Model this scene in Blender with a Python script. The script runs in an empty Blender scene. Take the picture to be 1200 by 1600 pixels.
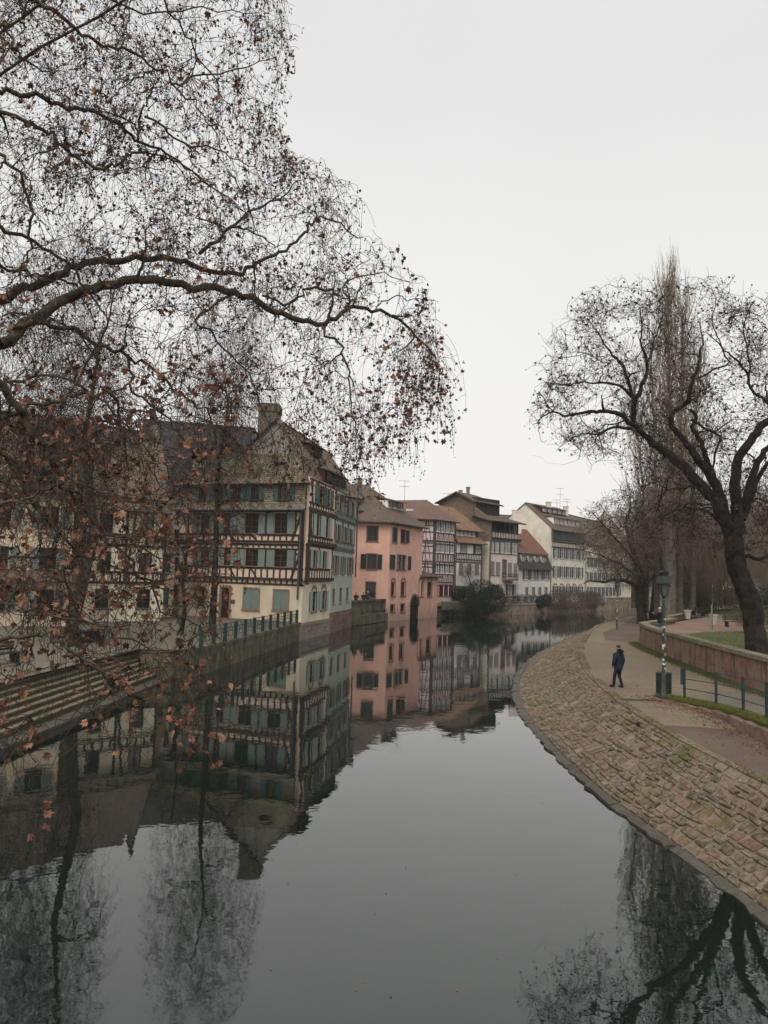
import bpy, bmesh, math, random
import numpy as np
from mathutils import Vector, Matrix, Quaternion
random.seed(7); RNG = np.random.default_rng(7)
SC = bpy.context.scene; COL = SC.collection
# ------------------------------------------------------------------ camera
FPX = 1200.0; PITCH = math.atan(97/1200.0); ROLL = math.radians(1.8); CAM = np.array([0, 0, 5.8])
_f = np.array([0, math.cos(PITCH), math.sin(PITCH)]); _u0 = np.array([0, -math.sin(PITCH), math.cos(PITCH)])
_r = math.cos(ROLL)*np.array([1., 0, 0]) + math.sin(ROLL)*_u0; _u = math.cos(ROLL)*_u0 - math.sin(ROLL)*np.array([1., 0, 0])
cd = bpy.data.cameras.new('camera'); cam = bpy.data.objects.new('camera', cd); COL.objects.link(cam)
cd.sensor_fit = 'VERTICAL'; cd.sensor_height = 36; cd.lens = 36*FPX/1600; cd.clip_start = 0.1; cd.clip_end = 3000
mw = Matrix.Identity(4)
for i in range(3):
    mw[i][0] = _r[i]; mw[i][1] = _u[i]; mw[i][2] = -_f[i]; mw[i][3] = CAM[i]
cam.matrix_world = mw; SC.camera = cam
# ------------------------------------------------------------------ light
w = bpy.data.worlds.new('World'); SC.world = w; w.use_nodes = True
SUN_EL, SUN_AZ = math.radians(52), math.radians(200)
nt = w.node_tree; nt.nodes.clear(); N = nt.nodes.new; Lk = nt.links.new
out = N('ShaderNodeOutputWorld'); bg = N('ShaderNodeBackground'); Lk(bg.outputs[0], out.inputs[0])
sky = N('ShaderNodeTexSky'); sky.sky_type = 'NISHITA'; sky.sun_disc = False
sky.sun_elevation = SUN_EL; sky.sun_rotation = SUN_AZ; sky.dust_density = 4; sky.air_density = 1
bg.inputs[1].default_value = 0.1                      # sky strength
hs = N('ShaderNodeHueSaturation'); hs.inputs['Saturation'].default_value = 0.15; Lk(sky.outputs[0], hs.inputs['Color'])
tc = N('ShaderNodeTexCoord'); sp = N('ShaderNodeSeparateXYZ'); Lk(tc.outputs['Generated'], sp.inputs[0])
cr = N('ShaderNodeValToRGB'); Lk(sp.outputs[2], cr.inputs[0])
els = cr.color_ramp.elements
els[0].position = 0.0; els[0].color = (7.05, 6.9, 6.6, 1)
els[1].position = 1.0; els[1].color = (6.2, 6.2, 6.15, 1)
for p_, c_ in ((0.12, (6.95, 6.85, 6.62, 1)), (0.35, (6.45, 6.43, 6.32, 1)), (0.55, (5.85, 5.88, 5.85, 1))):
    e = els.new(p_); e.color = c_
cl = N('ShaderNodeTexNoise'); cl.inputs['Scale'].default_value = 1.6; cl.inputs['Detail'].default_value = 3
Lk(tc.outputs['Generated'], cl.inputs['Vector'])
mr = N('ShaderNodeMapRange'); mr.inputs[1].default_value = 0.3; mr.inputs[2].default_value = 0.7; mr.inputs[3].default_value = 0.955; mr.inputs[4].default_value = 1.035
Lk(cl.outputs[0], mr.inputs[0])
vm = N('ShaderNodeVectorMath'); vm.operation = 'SCALE'; Lk(cr.outputs[0], vm.inputs[0]); Lk(mr.outputs[0], vm.inputs['Scale'])
mx = N('ShaderNodeMix'); mx.data_type = 'RGBA'; mx.inputs[0].default_value = 0.95       # thick even overcast over the clear sky
Lk(hs.outputs[0], mx.inputs[6]); Lk(vm.outputs[0], mx.inputs[7]); Lk(mx.outputs[2], bg.inputs[0])
sl = bpy.data.lights.new('sun', 'SUN'); sl.energy = 1.5; sl.angle = math.radians(45); sl.color = (1.0, 0.95, 0.88)
so = bpy.data.objects.new('sun', sl); COL.objects.link(so)
sd = Vector((math.sin(SUN_AZ)*math.cos(SUN_EL), math.cos(SUN_AZ)*math.cos(SUN_EL), math.sin(SUN_EL)))
so.rotation_mode = 'QUATERNION'; so.rotation_quaternion = sd.to_track_quat('Z', 'Y')
vs = SC.view_settings; vs.view_transform = 'Standard'; vs.look = 'None'; vs.exposure = 0.46; vs.gamma = 1; vs.use_curve_mapping = False
SC.render.engine = 'CYCLES'
try:
    SC.cycles.use_denoising = True; SC.cycles.denoiser = 'OPENIMAGEDENOISE'; SC.cycles.denoising_prefilter = 'ACCURATE'
    SC.cycles.max_bounces = 6; SC.cycles.diffuse_bounces = 3; SC.cycles.glossy_bounces = 3; SC.cycles.volume_bounces = 0
    SC.cycles.caustics_reflective = False; SC.cycles.caustics_refractive = False
except Exception: pass

# ------------------------------------------------------------------ geometry of the survey
def ray(px, py): return _f + _r*(px-600)/FPX - _u*(py-800)/FPX
def pz(px, py, z=0.0):
    d = ray(px, py); return CAM + d*((z-CAM[2])/d[2])
def pd(px, py, Y):
    d = ray(px, py); return CAM + d*(Y/d[1])
def projv(P):
    v = np.asarray(P, float) - CAM; den = v @ _f
    return 600 + FPX*(v @ _r)/den, 800 - FPX*(v @ _u)/den

# ------------------------------------------------------------------ object helpers
WL = {}
def V3(a): return Vector((float(a[0]), float(a[1]), float(a[2])))
def props(o, label=None, cat=None, group=None, kind=None):
    if label: o['label'] = label
    if cat: o['category'] = cat
    if group: o['group'] = group
    if kind: o['kind'] = kind
    return o
def thing(name, label, cat, loc=(0, 0, 0), group=None):
    o = bpy.data.objects.new(name, None); o.empty_display_size = 0.3; COL.objects.link(o)
    o.location = loc; WL[o.name] = V3(loc); return props(o, label, cat, group)
def link(name, me, loc=(0, 0, 0), parent=None, quat=None, scale=None, **k):
    o = bpy.data.objects.new(name, me); COL.objects.link(o); W = V3(loc); WL[o.name] = W
    if parent is not None:
        o.parent = parent; o.location = W - WL[parent.name]
    else: o.location = W
    if quat is not None: o.rotation_mode = 'QUATERNION'; o.rotation_quaternion = quat
    if scale is not None: o.scale = scale
    return props(o, **k)
class MB:
    def __init__(s): s.v = []; s.f = []; s.uv = []
    def add(s, vs, fs, uvs=None):
        b = len(s.v); s.v += [tuple(map(float, v)) for v in vs]; s.f += [tuple(b+i for i in f) for f in fs]
        s.uv += uvs if uvs else [None]*len(fs); return s
    def box(s, c, sz, ax=None):
        a = np.array(ax if ax is not None else np.eye(3), float); c = np.array(c, float); h = np.array(sz, float)/2
        vs = [c + a[0]*h[0]*i + a[1]*h[1]*j + a[2]*h[2]*k for i in (-1, 1) for j in (-1, 1) for k in (-1, 1)]
        return s.add(vs, [(0, 1, 3, 2), (4, 6, 7, 5), (0, 4, 5, 1), (2, 3, 7, 6), (0, 2, 6, 4), (1, 5, 7, 3)])
    def prism(s, poly, z0, z1):
        n = len(poly); vs = [(p[0], p[1], z0) for p in poly] + [(p[0], p[1], z1) for p in poly]
        ar = sum(poly[i][0]*poly[(i+1) % n][1]-poly[(i+1) % n][0]*poly[i][1] for i in range(n))
        fs = [tuple(range(n-1, -1, -1)), tuple(range(n, 2*n))] + [(i, (i+1) % n, n+(i+1) % n, n+i) for i in range(n)]
        if ar < 0: fs = [tuple(reversed(f)) for f in fs]
        return s.add(vs, fs)
    def bar(s, a, b, r, n=6, r2=None):
        a = np.array(a, float); b = np.array(b, float); t = b-a; L = np.linalg.norm(t); t = t/max(L, 1e-6)
        ref = np.array([0, 0, 1.]) if abs(t[2]) < .9 else np.array([1., 0, 0]); x = np.cross(t, ref); x /= np.linalg.norm(x); y = np.cross(t, x)
        r2 = r if r2 is None else r2; vs = []
        for P, R in ((a, r), (b, r2)): vs += [P + R*(x*math.cos(q*2*math.pi/n)+y*math.sin(q*2*math.pi/n)) for q in range(n)]
        return s.add(vs, [(i, (i+1) % n, n+(i+1) % n, n+i) for i in range(n)] + [tuple(range(n-1, -1, -1)), tuple(range(n, 2*n))])
    def lathe(s, c, prof, n=16):
        c = np.array(c, float); vs = [c+np.array([r*math.cos(q*2*math.pi/n), r*math.sin(q*2*math.pi/n), z]) for r, z in prof for q in range(n)]
        m = len(prof); fs = [(j*n+i, j*n+(i+1) % n, (j+1)*n+(i+1) % n, (j+1)*n+i) for j in range(m-1) for i in range(n)]
        fs += [tuple(range(n-1, -1, -1)), tuple((m-1)*n+i for i in range(n))]
        return s.add(vs, fs)
    def mesh(s, name, mat, off=(0, 0, 0), smooth=False):
        me = bpy.data.meshes.new(name); off = np.array([float(q) for q in off])
        me.from_pydata([tuple(np.array(v)-off) for v in s.v], [], s.f)
        if any(u is not None for u in s.uv):
            l = me.uv_layers.new(name='UVMap'); k = 0
            for f, u in zip(s.f, s.uv):
                for i in range(len(f)):
                    l.data[k].uv = u[i] if u is not None else (0, 0); k += 1
        if mat: me.materials.append(mat)
        if smooth: me.polygons.foreach_set('use_smooth', [True]*len(me.polygons))
        me.update(); return me
    def build(s, name, mat, parent=None, loc=None, smooth=False, **k):
        if loc is None: loc = WL[parent.name] if parent is not None else (0, 0, 0)
        return link(name, s.mesh(name, mat, loc, smooth), loc, parent, **k)

# ------------------------------------------------------------------ materials
MATS = {}
def nodes(name):
    m = bpy.data.materials.new(name); m.use_nodes = True; nt = m.node_tree; b = nt.nodes['Principled BSDF']; return m, nt, b
def mixc(nt, fac, a, b, blend='MIX'):
    n = nt.nodes.new('ShaderNodeMix'); n.data_type = 'RGBA'; n.blend_type = blend
    for s_, v_ in ((0, fac), (6, a), (7, b)):
        if hasattr(v_, 'is_output') or isinstance(v_, bpy.types.NodeSocket): nt.links.new(v_, n.inputs[s_])
        elif s_ == 0: n.inputs[0].default_value = v_
        else: n.inputs[s_].default_value = (*v_, 1) if len(v_) == 3 else v_
    return n.outputs[2]
def noise(nt, scale, detail=4, vec=None, stretch=None, rough=.55):
    n = nt.nodes.new('ShaderNodeTexNoise'); n.inputs['Scale'].default_value = scale; n.inputs['Detail'].default_value = detail; n.inputs['Roughness'].default_value = rough
    g = vec
    if g is None: g = nt.nodes.new('ShaderNodeNewGeometry').outputs['Position']
    if stretch:
        mp = nt.nodes.new('ShaderNodeMapping'); mp.inputs['Scale'].default_value = stretch; nt.links.new(g, mp.inputs[0]); g = mp.outputs[0]
    nt.links.new(g, n.inputs['Vector']); return n.outputs[0]
def ramp(nt, src, lo, hi, a=0., b=1.):
    n = nt.nodes.new('ShaderNodeMapRange'); n.inputs[1].default_value = lo; n.inputs[2].default_value = hi; n.inputs[3].default_value = a; n.inputs[4].default_value = b
    nt.links.new(src, n.inputs[0]); return n.outputs[0]
def bump(nt, b, h, strength=.3, dist=.02):
    n = nt.nodes.new('ShaderNodeBump'); n.inputs['Strength'].default_value = strength; n.inputs['Distance'].default_value = dist
    nt.links.new(h, n.inputs['Height']); nt.links.new(n.outputs[0], b.inputs['Normal'])
def sc3(c, k): return tuple(min(1, x*k) for x in c)
def m_plain(name, c, rough=.8, var=.25, scale=6, bumpk=.2, metal=0, spec=.3):
    m, nt, b = nodes(name); b.inputs['Roughness'].default_value = rough; b.inputs['Metallic'].default_value = metal; b.inputs['Specular IOR Level'].default_value = spec
    n = noise(nt, scale); col = mixc(nt, ramp(nt, n, .3, .7), sc3(c, 1-var), sc3(c, 1+var))
    nt.links.new(col, b.inputs['Base Color'])
    if bumpk: bump(nt, b, noise(nt, scale*6), bumpk, .01)
    return m
def m_plaster(name, c, dirt=.5, low=None, lowz=(0, 2)):
    m, nt, b = nodes(name); b.inputs['Roughness'].default_value = .92; b.inputs['Specular IOR Level'].default_value = .15
    col = mixc(nt, ramp(nt, noise(nt, .7, 5), .35, .65), sc3(c, .86), sc3(c, 1.05))
    st = ramp(nt, noise(nt, 1., 5, stretch=(2.2, 2.2, .22)), .48, .75, 0, dirt)
    col = mixc(nt, st, col, sc3(c, .5)); sp_ = ramp(nt, noise(nt, 9, 3), .62, .75, 0, .35); col = mixc(nt, sp_, col, sc3(c, .62))
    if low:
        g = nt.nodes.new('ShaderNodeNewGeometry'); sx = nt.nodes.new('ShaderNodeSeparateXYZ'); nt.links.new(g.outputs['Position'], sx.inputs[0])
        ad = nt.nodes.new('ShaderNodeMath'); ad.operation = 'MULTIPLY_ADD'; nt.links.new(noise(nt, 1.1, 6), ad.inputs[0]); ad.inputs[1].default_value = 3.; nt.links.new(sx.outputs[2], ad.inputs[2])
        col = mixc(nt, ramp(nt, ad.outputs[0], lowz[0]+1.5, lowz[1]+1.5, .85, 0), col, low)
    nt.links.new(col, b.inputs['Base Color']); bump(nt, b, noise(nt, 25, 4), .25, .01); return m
def m_tiles(name, c1, c2, moss=.3, w_=.20, h_=.16, mossc=(.09, .095, .045)):
    m, nt, b = nodes(name); b.inputs['Roughness'].default_value = .9; b.inputs['Specular IOR Level'].default_value = .2
    uv = nt.nodes.new('ShaderNodeUVMap').outputs[0]
    br = nt.nodes.new('ShaderNodeTexBrick'); nt.links.new(uv, br.inputs['Vector']); br.inputs['Scale'].default_value = 1
    br.inputs['Brick Width'].default_value = w_; br.inputs['Row Height'].default_value = h_; br.inputs['Mortar Size'].default_value = .02; br.inputs['Mortar Smooth'].default_value = .3
    br.inputs['Color1'].default_value = (*c1, 1); br.inputs['Color2'].default_value = (*c2, 1); br.inputs['Mortar'].default_value = (*sc3(c1, .22), 1); br.inputs['Bias'].default_value = 0
    wn = nt.nodes.new('ShaderNodeTexNoise'); wn.inputs['Scale'].default_value = 6.; wn.inputs['Detail'].default_value = 2; nt.links.new(uv, wn.inputs['Vector'])
    col = mixc(nt, ramp(nt, wn.outputs[0], .3, .7, 0, .6), br.outputs[0], sc3(c2, 1.25), 'MIX')
    col = mixc(nt, ramp(nt, noise(nt, .55, 5), .42, .62, 0, moss), col, mossc)
    col = mixc(nt, ramp(nt, noise(nt, 2.3, 4), .55, .75, 0, .5), col, sc3(c1, .4))
    # darker lower edge of each tile row (course shadow comes from the bump only)
    mp = nt.nodes.new('ShaderNodeMapping'); mp.inputs['Scale'].default_value = (0, 1/h_, 0); nt.links.new(uv, mp.inputs[0])
    sx = nt.nodes.new('ShaderNodeSeparateXYZ'); nt.links.new(mp.outputs[0], sx.inputs[0]); fr = nt.nodes.new('ShaderNodeMath'); fr.operation = 'FRACT'; nt.links.new(sx.outputs[1], fr.inputs[0])
    iv = nt.nodes.new('ShaderNodeMath'); iv.operation = 'SUBTRACT'; iv.inputs[0].default_value = 1; nt.links.new(fr.outputs[0], iv.inputs[1])
    mu = nt.nodes.new('ShaderNodeMath'); mu.operation = 'MULTIPLY_ADD'; nt.links.new(br.outputs['Fac'], mu.inputs[0]); mu.inputs[1].default_value = -1.2; nt.links.new(iv.outputs[0], mu.inputs[2])
    nt.links.new(col, b.inputs['Base Color']); bump(nt, b, mu.outputs[0], 1., .04); return m
def m_leaf(name, ca, cb, cc):
    m, nt, b = nodes(name); b.inputs['Roughness'].default_value = .75; b.inputs['Specular IOR Level'].default_value = .25
    g = nt.nodes.new('ShaderNodeNewGeometry'); oi = nt.nodes.new('ShaderNodeObjectInfo')
    ad = nt.nodes.new('ShaderNodeMath'); ad.operation = 'ADD'; nt.links.new(g.outputs['Random Per Island'], ad.inputs[0]); nt.links.new(oi.outputs['Random'], ad.inputs[1])
    fr = nt.nodes.new('ShaderNodeMath'); fr.operation = 'FRACT'; nt.links.new(ad.outputs[0], fr.inputs[0])
    r = nt.nodes.new('ShaderNodeValToRGB'); nt.links.new(fr.outputs[0], r.inputs[0]); e = r.color_ramp.elements
    e[0].color = (*ca, 1); e[1].color = (*cc, 1); q = e.new(.5); q.color = (*cb, 1)
    col = mixc(nt, ramp(nt, noise(nt, 30, 3), .4, .7, 0, .5), r.outputs[0], sc3(ca, .6)); nt.links.new(col, b.inputs['Base Color']); return m
def m_bark(name, c, c2, scale=5, bk=.6):
    m, nt, b = nodes(name); b.inputs['Roughness'].default_value = .95; b.inputs['Specular IOR Level'].default_value = .15
    col = mixc(nt, ramp(nt, noise(nt, scale, 5), .42, .6), c, c2); col = mixc(nt, ramp(nt, noise(nt, scale*5, 4), .35, .7, 0, .6), col, sc3(c, .5))
    nt.links.new(col, b.inputs['Base Color']); bump(nt, b, noise(nt, scale*4, 5, stretch=(1, 1, .35)), bk, .04); return m
def m_paint(name, c, rough=.5, metal=0.): return m_plain(name, c, rough, .18, 9, .08, metal)
def m_stone(name, cols, rough=.95, scale=3., bk=.5, moss=None, mossr=(.55, .7), streak=None):
    m, nt, b = nodes(name); b.inputs['Roughness'].default_value = rough; b.inputs['Specular IOR Level'].default_value = .2
    g = nt.nodes.new('ShaderNodeNewGeometry'); oi = nt.nodes.new('ShaderNodeObjectInfo')
    ad = nt.nodes.new('ShaderNodeMath'); ad.operation = 'ADD'; nt.links.new(g.outputs['Random Per Island'], ad.inputs[0]); nt.links.new(oi.outputs['Random'], ad.inputs[1])
    fr = nt.nodes.new('ShaderNodeMath'); fr.operation = 'FRACT'; nt.links.new(ad.outputs[0], fr.inputs[0])
    r = nt.nodes.new('ShaderNodeValToRGB'); nt.links.new(fr.outputs[0], r.inputs[0]); e = r.color_ramp.elements
    e[0].color = (*cols[0], 1); e[1].color = (*cols[-1], 1)
    for i, c in enumerate(cols[1:-1]): q = e.new((i+1)/(len(cols)-1)); q.color = (*c, 1)
    av = cols[len(cols)//2]
    col = mixc(nt, ramp(nt, noise(nt, scale, 5), .4, .65, 0, .6), r.outputs[0], sc3(av, 1.45)); col = mixc(nt, ramp(nt, noise(nt, scale*2.7, 6, rough=.7), .45, .68, 0, .7), col, sc3(av, .38))
    if moss: col = mixc(nt, ramp(nt, noise(nt, .9, 5), mossr[0], mossr[1], 0, .8), col, moss)
    if streak: col = mixc(nt, ramp(nt, noise(nt, 1., 6, stretch=(2.6, 2.6, .5), rough=.65), .50, .60, 0, .85), col, streak); col = mixc(nt, ramp(nt, noise(nt, 1., 6, stretch=(1.3, 1.3, 1.0), rough=.7), .56, .62, 0, .75), col, sc3(streak, 1.9))
    nt.links.new(col, b.inputs['Base Color']); bump(nt, b, noise(nt, scale*5, 6, rough=.7), bk, .035); return m
TIM = m_plain('dark_timber', (.050, .031, .024), .85, .35, 4, .4)
TIMG = m_plain('grey_green_timber', (.13, .14, .12), .85, .3, 4, .3)
TIMP = m_plain('violet_timber', (.075, .048, .058), .85, .3, 4, .3)
P_CREAM = m_plaster('cream_plaster', (.72, .60, .44), .4); P_CREAMW = m_plaster('cream_infill', (.78, .62, .49), .2)
P_CREAMR = m_plaster('pale_cream_plaster', (.76, .69, .52), .45)
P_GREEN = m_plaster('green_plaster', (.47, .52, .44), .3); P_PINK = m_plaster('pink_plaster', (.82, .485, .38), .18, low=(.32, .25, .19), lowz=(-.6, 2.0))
P_LILAC = m_plaster('lilac_plaster', (.66, .53, .54), .2); P_ROSE = m_plaster('rose_plaster', (.76, .60, .54), .2)
P_WHITE = m_plaster('white_plaster', (.82, .79, .74), .2); P_ROSEW = m_plaster('pale_rose_plaster', (.80, .68, .63), .18)
P_GABLE = m_plaster('ivory_plaster', (.72, .67, .56), .3); P_YEL = m_plaster('ivory_yellow_plaster', (.84, .80, .67), .22)
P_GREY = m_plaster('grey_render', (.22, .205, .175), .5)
T_MOSS = m_tiles('mossy_brown_tiles', (.085, .065, .05), (.25, .20, .15), .5, .26, .2, mossc=(.17, .165, .085))
T_DARK = m_tiles('dark_tiles', (.055, .045, .048), (.10, .085, .085), .15); T_SHING = m_tiles('shingle_tiles', (.085, .075, .06), (.27, .24, .18), .4, .24, .2, mossc=(.18, .175, .09))
T_BRN = m_tiles('brown_tiles', (.085, .06, .048), (.21, .15, .12), .3, .26, .2); T_RED = m_tiles('dull_red_tiles', (.19, .115, .095), (.25, .155, .125), .2)
T_ORA = m_tiles('orange_tiles', (.19, .105, .07), (.36, .215, .14), .3, .26, .2); T_BRICKR = m_tiles('brick_red_tiles', (.15, .07, .052), (.28, .135, .10), .3, .26, .2)
BRICKW = m_tiles('rubble_brick', (.12, .085, .065), (.24, .17, .13), .2, .35, .18)
GLASS = None
def m_glass():
    m, nt, b = nodes('window_glass'); b.inputs['Base Color'].default_value = (.018, .02, .022, 1); b.inputs['Roughness'].default_value = .08; b.inputs['Specular IOR Level'].default_value = .5
    bump(nt, b, noise(nt, 2.5, 2), .08, .02); return m
GLASS = m_glass()
def m_curt():
    m, nt, b = nodes('curtained_glass'); nt.links.new(mixc(nt, ramp(nt, noise(nt, 3, 3), .35, .6), (.10, .10, .10), (.36, .34, .31)), b.inputs['Base Color']); b.inputs['Roughness'].default_value = .25; return m
CURT = m_curt()
FR_W = m_paint('white_frame', (.62, .60, .56)); FR_B = m_paint('brown_frame', (.10, .055, .04)); FR_D = m_paint('dark_frame', (.04, .035, .035)); FR_S = m_stone('sandstone_trim', [(.24, .15, .12), (.30, .2, .16), (.26, .18, .13)])
SH_G = m_paint('sage_shutter', (.20, .25, .22), .7); SH_T = m_paint('teal_shutter', (.045, .12, .108), .6); SH_B = m_paint('blue_green_shutter', (.34, .42, .39), .7)
SH_DK = m_paint('dark_green_shutter', (.018, .030, .030), .6); SH_BR = m_paint('brown_shutter', (.045, .035, .032), .7); SH_GY = m_paint('grey_shutter', (.27, .25, .23), .7); SH_GR = m_paint('slate_shutter', (.075, .085, .09), .7)
STEEL = m_paint('dark_green_steel', (.025, .05, .045), .5, .2); IRON = m_paint('black_iron', (.014, .016, .018), .5, .3); ZINC = m_paint('zinc', (.09, .09, .095), .5, .4)
BARK_P = m_bark('plane_bark', (.045, .037, .027), (.125, .105, .075), 4); BARK_L = m_bark('plane_twig_bark', (.05, .038, .032), (.115, .09, .07), 8, .3)
BARK_D = m_bark('dark_bark', (.022, .018, .015), (.052, .043, .035), 3); TWIG_D = m_bark('dark_twig', (.030, .023, .021), (.058, .045, .038), 8, .2)
BARK_G = m_bark('grey_bark', (.11, .095, .078), (.19, .165, .135), 3); TWIG_B = m_bark('brown_twig', (.14, .102, .078), (.20, .15, .115), 6, .2)
TWIG_H = m_bark('ochre_twig', (.23, .178, .13), (.31, .24, .175), 6, .2)
LEAF = m_leaf('dry_plane_leaf', (.065, .030, .022), (.175, .075, .043), (.36, .18, .105)); LEAFR = m_leaf('small_red_leaf', (.05, .018, .016), (.09, .032, .026), (.14, .06, .04)); LEAFD = m_leaf('dark_seed_leaf', (.030, .018, .016), (.055, .03, .025), (.09, .045, .035))
BALL = m_plain('seed_ball', (.045, .026, .026), .95, .3, 40, .3)
EVERG = m_leaf('evergreen_leaf', (.010, .018, .010), (.018, .032, .018), (.035, .05, .028)); SHRB = m_leaf('brown_shrub_twiglet', (.06, .043, .034), (.10, .072, .055), (.14, .10, .08)); IVY = m_leaf('shrub_leaf', (.05, .045, .02), (.08, .07, .035), (.12, .085, .05))
STONES = m_stone('embankment_stone', [(.125, .088, .062), (.07, .054, .036), (.18, .115, .082), (.09, .07, .046), (.25, .20, .145), (.17, .085, .064), (.075, .064, .034), (.18, .136, .098)], moss=(.115, .11, .03), mossr=(.56, .70), scale=6, bk=1.)
MORTAR = m_stone('lime_mortar', [(.18, .148, .108), (.22, .182, .132)], scale=6, moss=(.16, .14, .06), mossr=(.55, .7))
WETST = m_stone('wet_grey_stone', [(.050, .045, .036), (.085, .076, .058), (.065, .058, .044)], rough=.6, scale=2.5)
SANDW = m_stone('red_sandstone', [(.21, .10, .076), (.29, .145, .108), (.24, .15, .112), (.19, .085, .068)], scale=1.6, moss=(.22, .185, .13), mossr=(.50, .62), bk=1., streak=(.10, .07, .055))
SANDB = m_stone('red_sandstone_base', [(.20, .115, .10), (.25, .16, .13), (.17, .11, .09)], scale=2.2, moss=(.09, .085, .05), mossr=(.5, .68))
CAPST = m_stone('mossy_cap_stone', [(.20, .175, .125), (.24, .20, .15), (.18, .165, .11)], scale=3, moss=(.11, .115, .04), mossr=(.42, .66))
MOSSC = m_stone('thick_moss_stone', [(.10, .11, .025), (.13, .125, .035), (.16, .13, .07)], scale=5, moss=(.085, .105, .012), mossr=(.3, .55), bk=1.)
QUAYW = m_stone('stained_quay_stone', [(.12, .105, .075), (.19, .16, .12), (.13, .11, .075)], streak=(.055, .05, .032), scale=2., moss=(.07, .075, .03), mossr=(.46, .66))
STEPR = m_stone('shaded_algae_riser', [(.062, .050, .032), (.08, .065, .042), (.07, .055, .037)], scale=2.5, moss=(.05, .062, .015), mossr=(.45, .65)); STEPM = m_stone('step_stone', [(.16, .135, .10), (.20, .165, .125), (.175, .14, .105)], scale=2.5, moss=(.075, .085, .02), mossr=(.52, .68))  # risers: algae plus their weaker skylight put into the colour; treads paler
CONC = m_stone('pale_concrete', [(.36, .34, .30), (.42, .40, .35)], scale=4, bk=.2)
MOSSG = m_leaf('moss_green', (.06, .065, .012), (.11, .12, .022), (.16, .15, .04)); GRASS = m_leaf('grass_blade', (.05, .075, .018), (.08, .11, .03), (.13, .135, .05))
def m_ground(name, c, kind='gravel', c2=None, moss=None):
    m, nt, b = nodes(name); b.inputs['Roughness'].default_value = .9; b.inputs['Specular IOR Level'].default_value = .25
    col = mixc(nt, ramp(nt, noise(nt, .35, 6), .35, .65), sc3(c, .78), sc3(c, 1.15)); col = mixc(nt, ramp(nt, noise(nt, 14, 5, rough=.7), .4, .7, 0, .45), col, sc3(c, .55))
    if c2: col = mixc(nt, ramp(nt, noise(nt, .22, 4), .5, .62), col, c2)
    if moss: col = mixc(nt, ramp(nt, noise(nt, .6, 6), .52, .68, 0, .6), col, moss)
    h = noise(nt, 30, 5)
    if kind == 'cobble':
        vo = nt.nodes.new('ShaderNodeTexVoronoi'); vo.feature = 'DISTANCE_TO_EDGE'; vo.inputs['Scale'].default_value = 7.; vo.inputs['Randomness'].default_value = .55
        g = nt.nodes.new('ShaderNodeNewGeometry'); nt.links.new(g.outputs['Position'], vo.inputs['Vector'])
        e_ = ramp(nt, vo.outputs['Distance'], 0, .09); col = mixc(nt, e_, sc3(c, .5), col); h = e_
        vc = nt.nodes.new('ShaderNodeTexVoronoi'); vc.inputs['Scale'].default_value = 7.; vc.inputs['Randomness'].default_value = .55; nt.links.new(g.outputs['Position'], vc.inputs['Vector'])
        sx = nt.nodes.new('ShaderNodeSeparateColor'); nt.links.new(vc.outputs['Color'], sx.inputs[0]); col = mixc(nt, ramp(nt, sx.outputs[0], 0, 1, 0, .35), col, sc3(c, 1.6))
    nt.links.new(col, b.inputs['Base Color']); bump(nt, b, h, .5, .02); return m
G_PATH = m_ground('cobbled_path', (.18, .138, .098), 'cobble', c2=(.20, .152, .10), moss=(.16, .14, .085)); G_RED = m_ground('red_asphalt', (.125, .088, .07), moss=(.13, .10, .07))
G_QUAY = m_ground('quay_cobbles', (.15, .132, .105), 'cobble'); G_GRAV = m_ground('red_gravel', (.22, .14, .11)); G_LAWN = m_ground('lawn_soil', (.085, .10, .035), moss=(.13, .115, .05))
G_DIRT = m_ground('garden_soil', (.10, .085, .055), moss=(.07, .08, .03)); G_BED = m_ground('river_mud', (.04, .042, .03))
def m_water():
    m, nt, b = nodes('river_water'); b.inputs['Base Color'].default_value = (.008, .013, .0105, 1); b.inputs['Roughness'].default_value = .012; b.inputs['IOR'].default_value = 1.72
    n1 = noise(nt, .9, 3, stretch=(1, 1, 1)); n2 = noise(nt, 5., 3, stretch=(1, .8, 1)); n3 = noise(nt, .12, 3)
    mu = nt.nodes.new('ShaderNodeMath'); mu.operation = 'MULTIPLY_ADD'; nt.links.new(n2, mu.inputs[0]); mu.inputs[1].default_value = .12; nt.links.new(n1, mu.inputs[2])
    m2 = nt.nodes.new('ShaderNodeMath'); m2.operation = 'MULTIPLY'; nt.links.new(mu.outputs[0], m2.inputs[0]); nt.links.new(ramp(nt, n3, .35, .65, .45, 1.), m2.inputs[1])
    bump(nt, b, m2.outputs[0], .5, .012); return m
WATER = m_water()
CUBES = {}
def cube_mesh(mat):
    if mat.name not in CUBES: CUBES[mat.name] = MB().box((0, 0, 0), (1, 1, 1)).mesh('block', mat)
    return CUBES[mat.name]
def oblock(name, mat, c, ax, sz, parent=None, me=None, **k):
    """one shared unit mesh, oriented along axes ax (3 row vectors), scaled to sz"""
    M = Matrix([[float(ax[j][i]) for j in range(3)] for i in range(3)])
    return link(name, me or cube_mesh(mat), c, parent, M.to_quaternion(), [float(q) for q in sz], **k)
def shutter_mesh(mat, key={}):
    if mat.name not in key:
        b = MB(); b.box((0, 0, 0), (1, .6, 1))
        for x in (-.43, .43): b.box((x, .2, 0), (.14, 1, 1))
        for z in (-.47, 0, .47): b.box((0, .19, z), (.72, .96, .06))
        for z in np.linspace(-.4, .4, 9): b.box((0, .1, z), (.70, .8, .03))
        key[mat.name] = b.mesh('shutter', mat)
    return key[mat.name]
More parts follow.
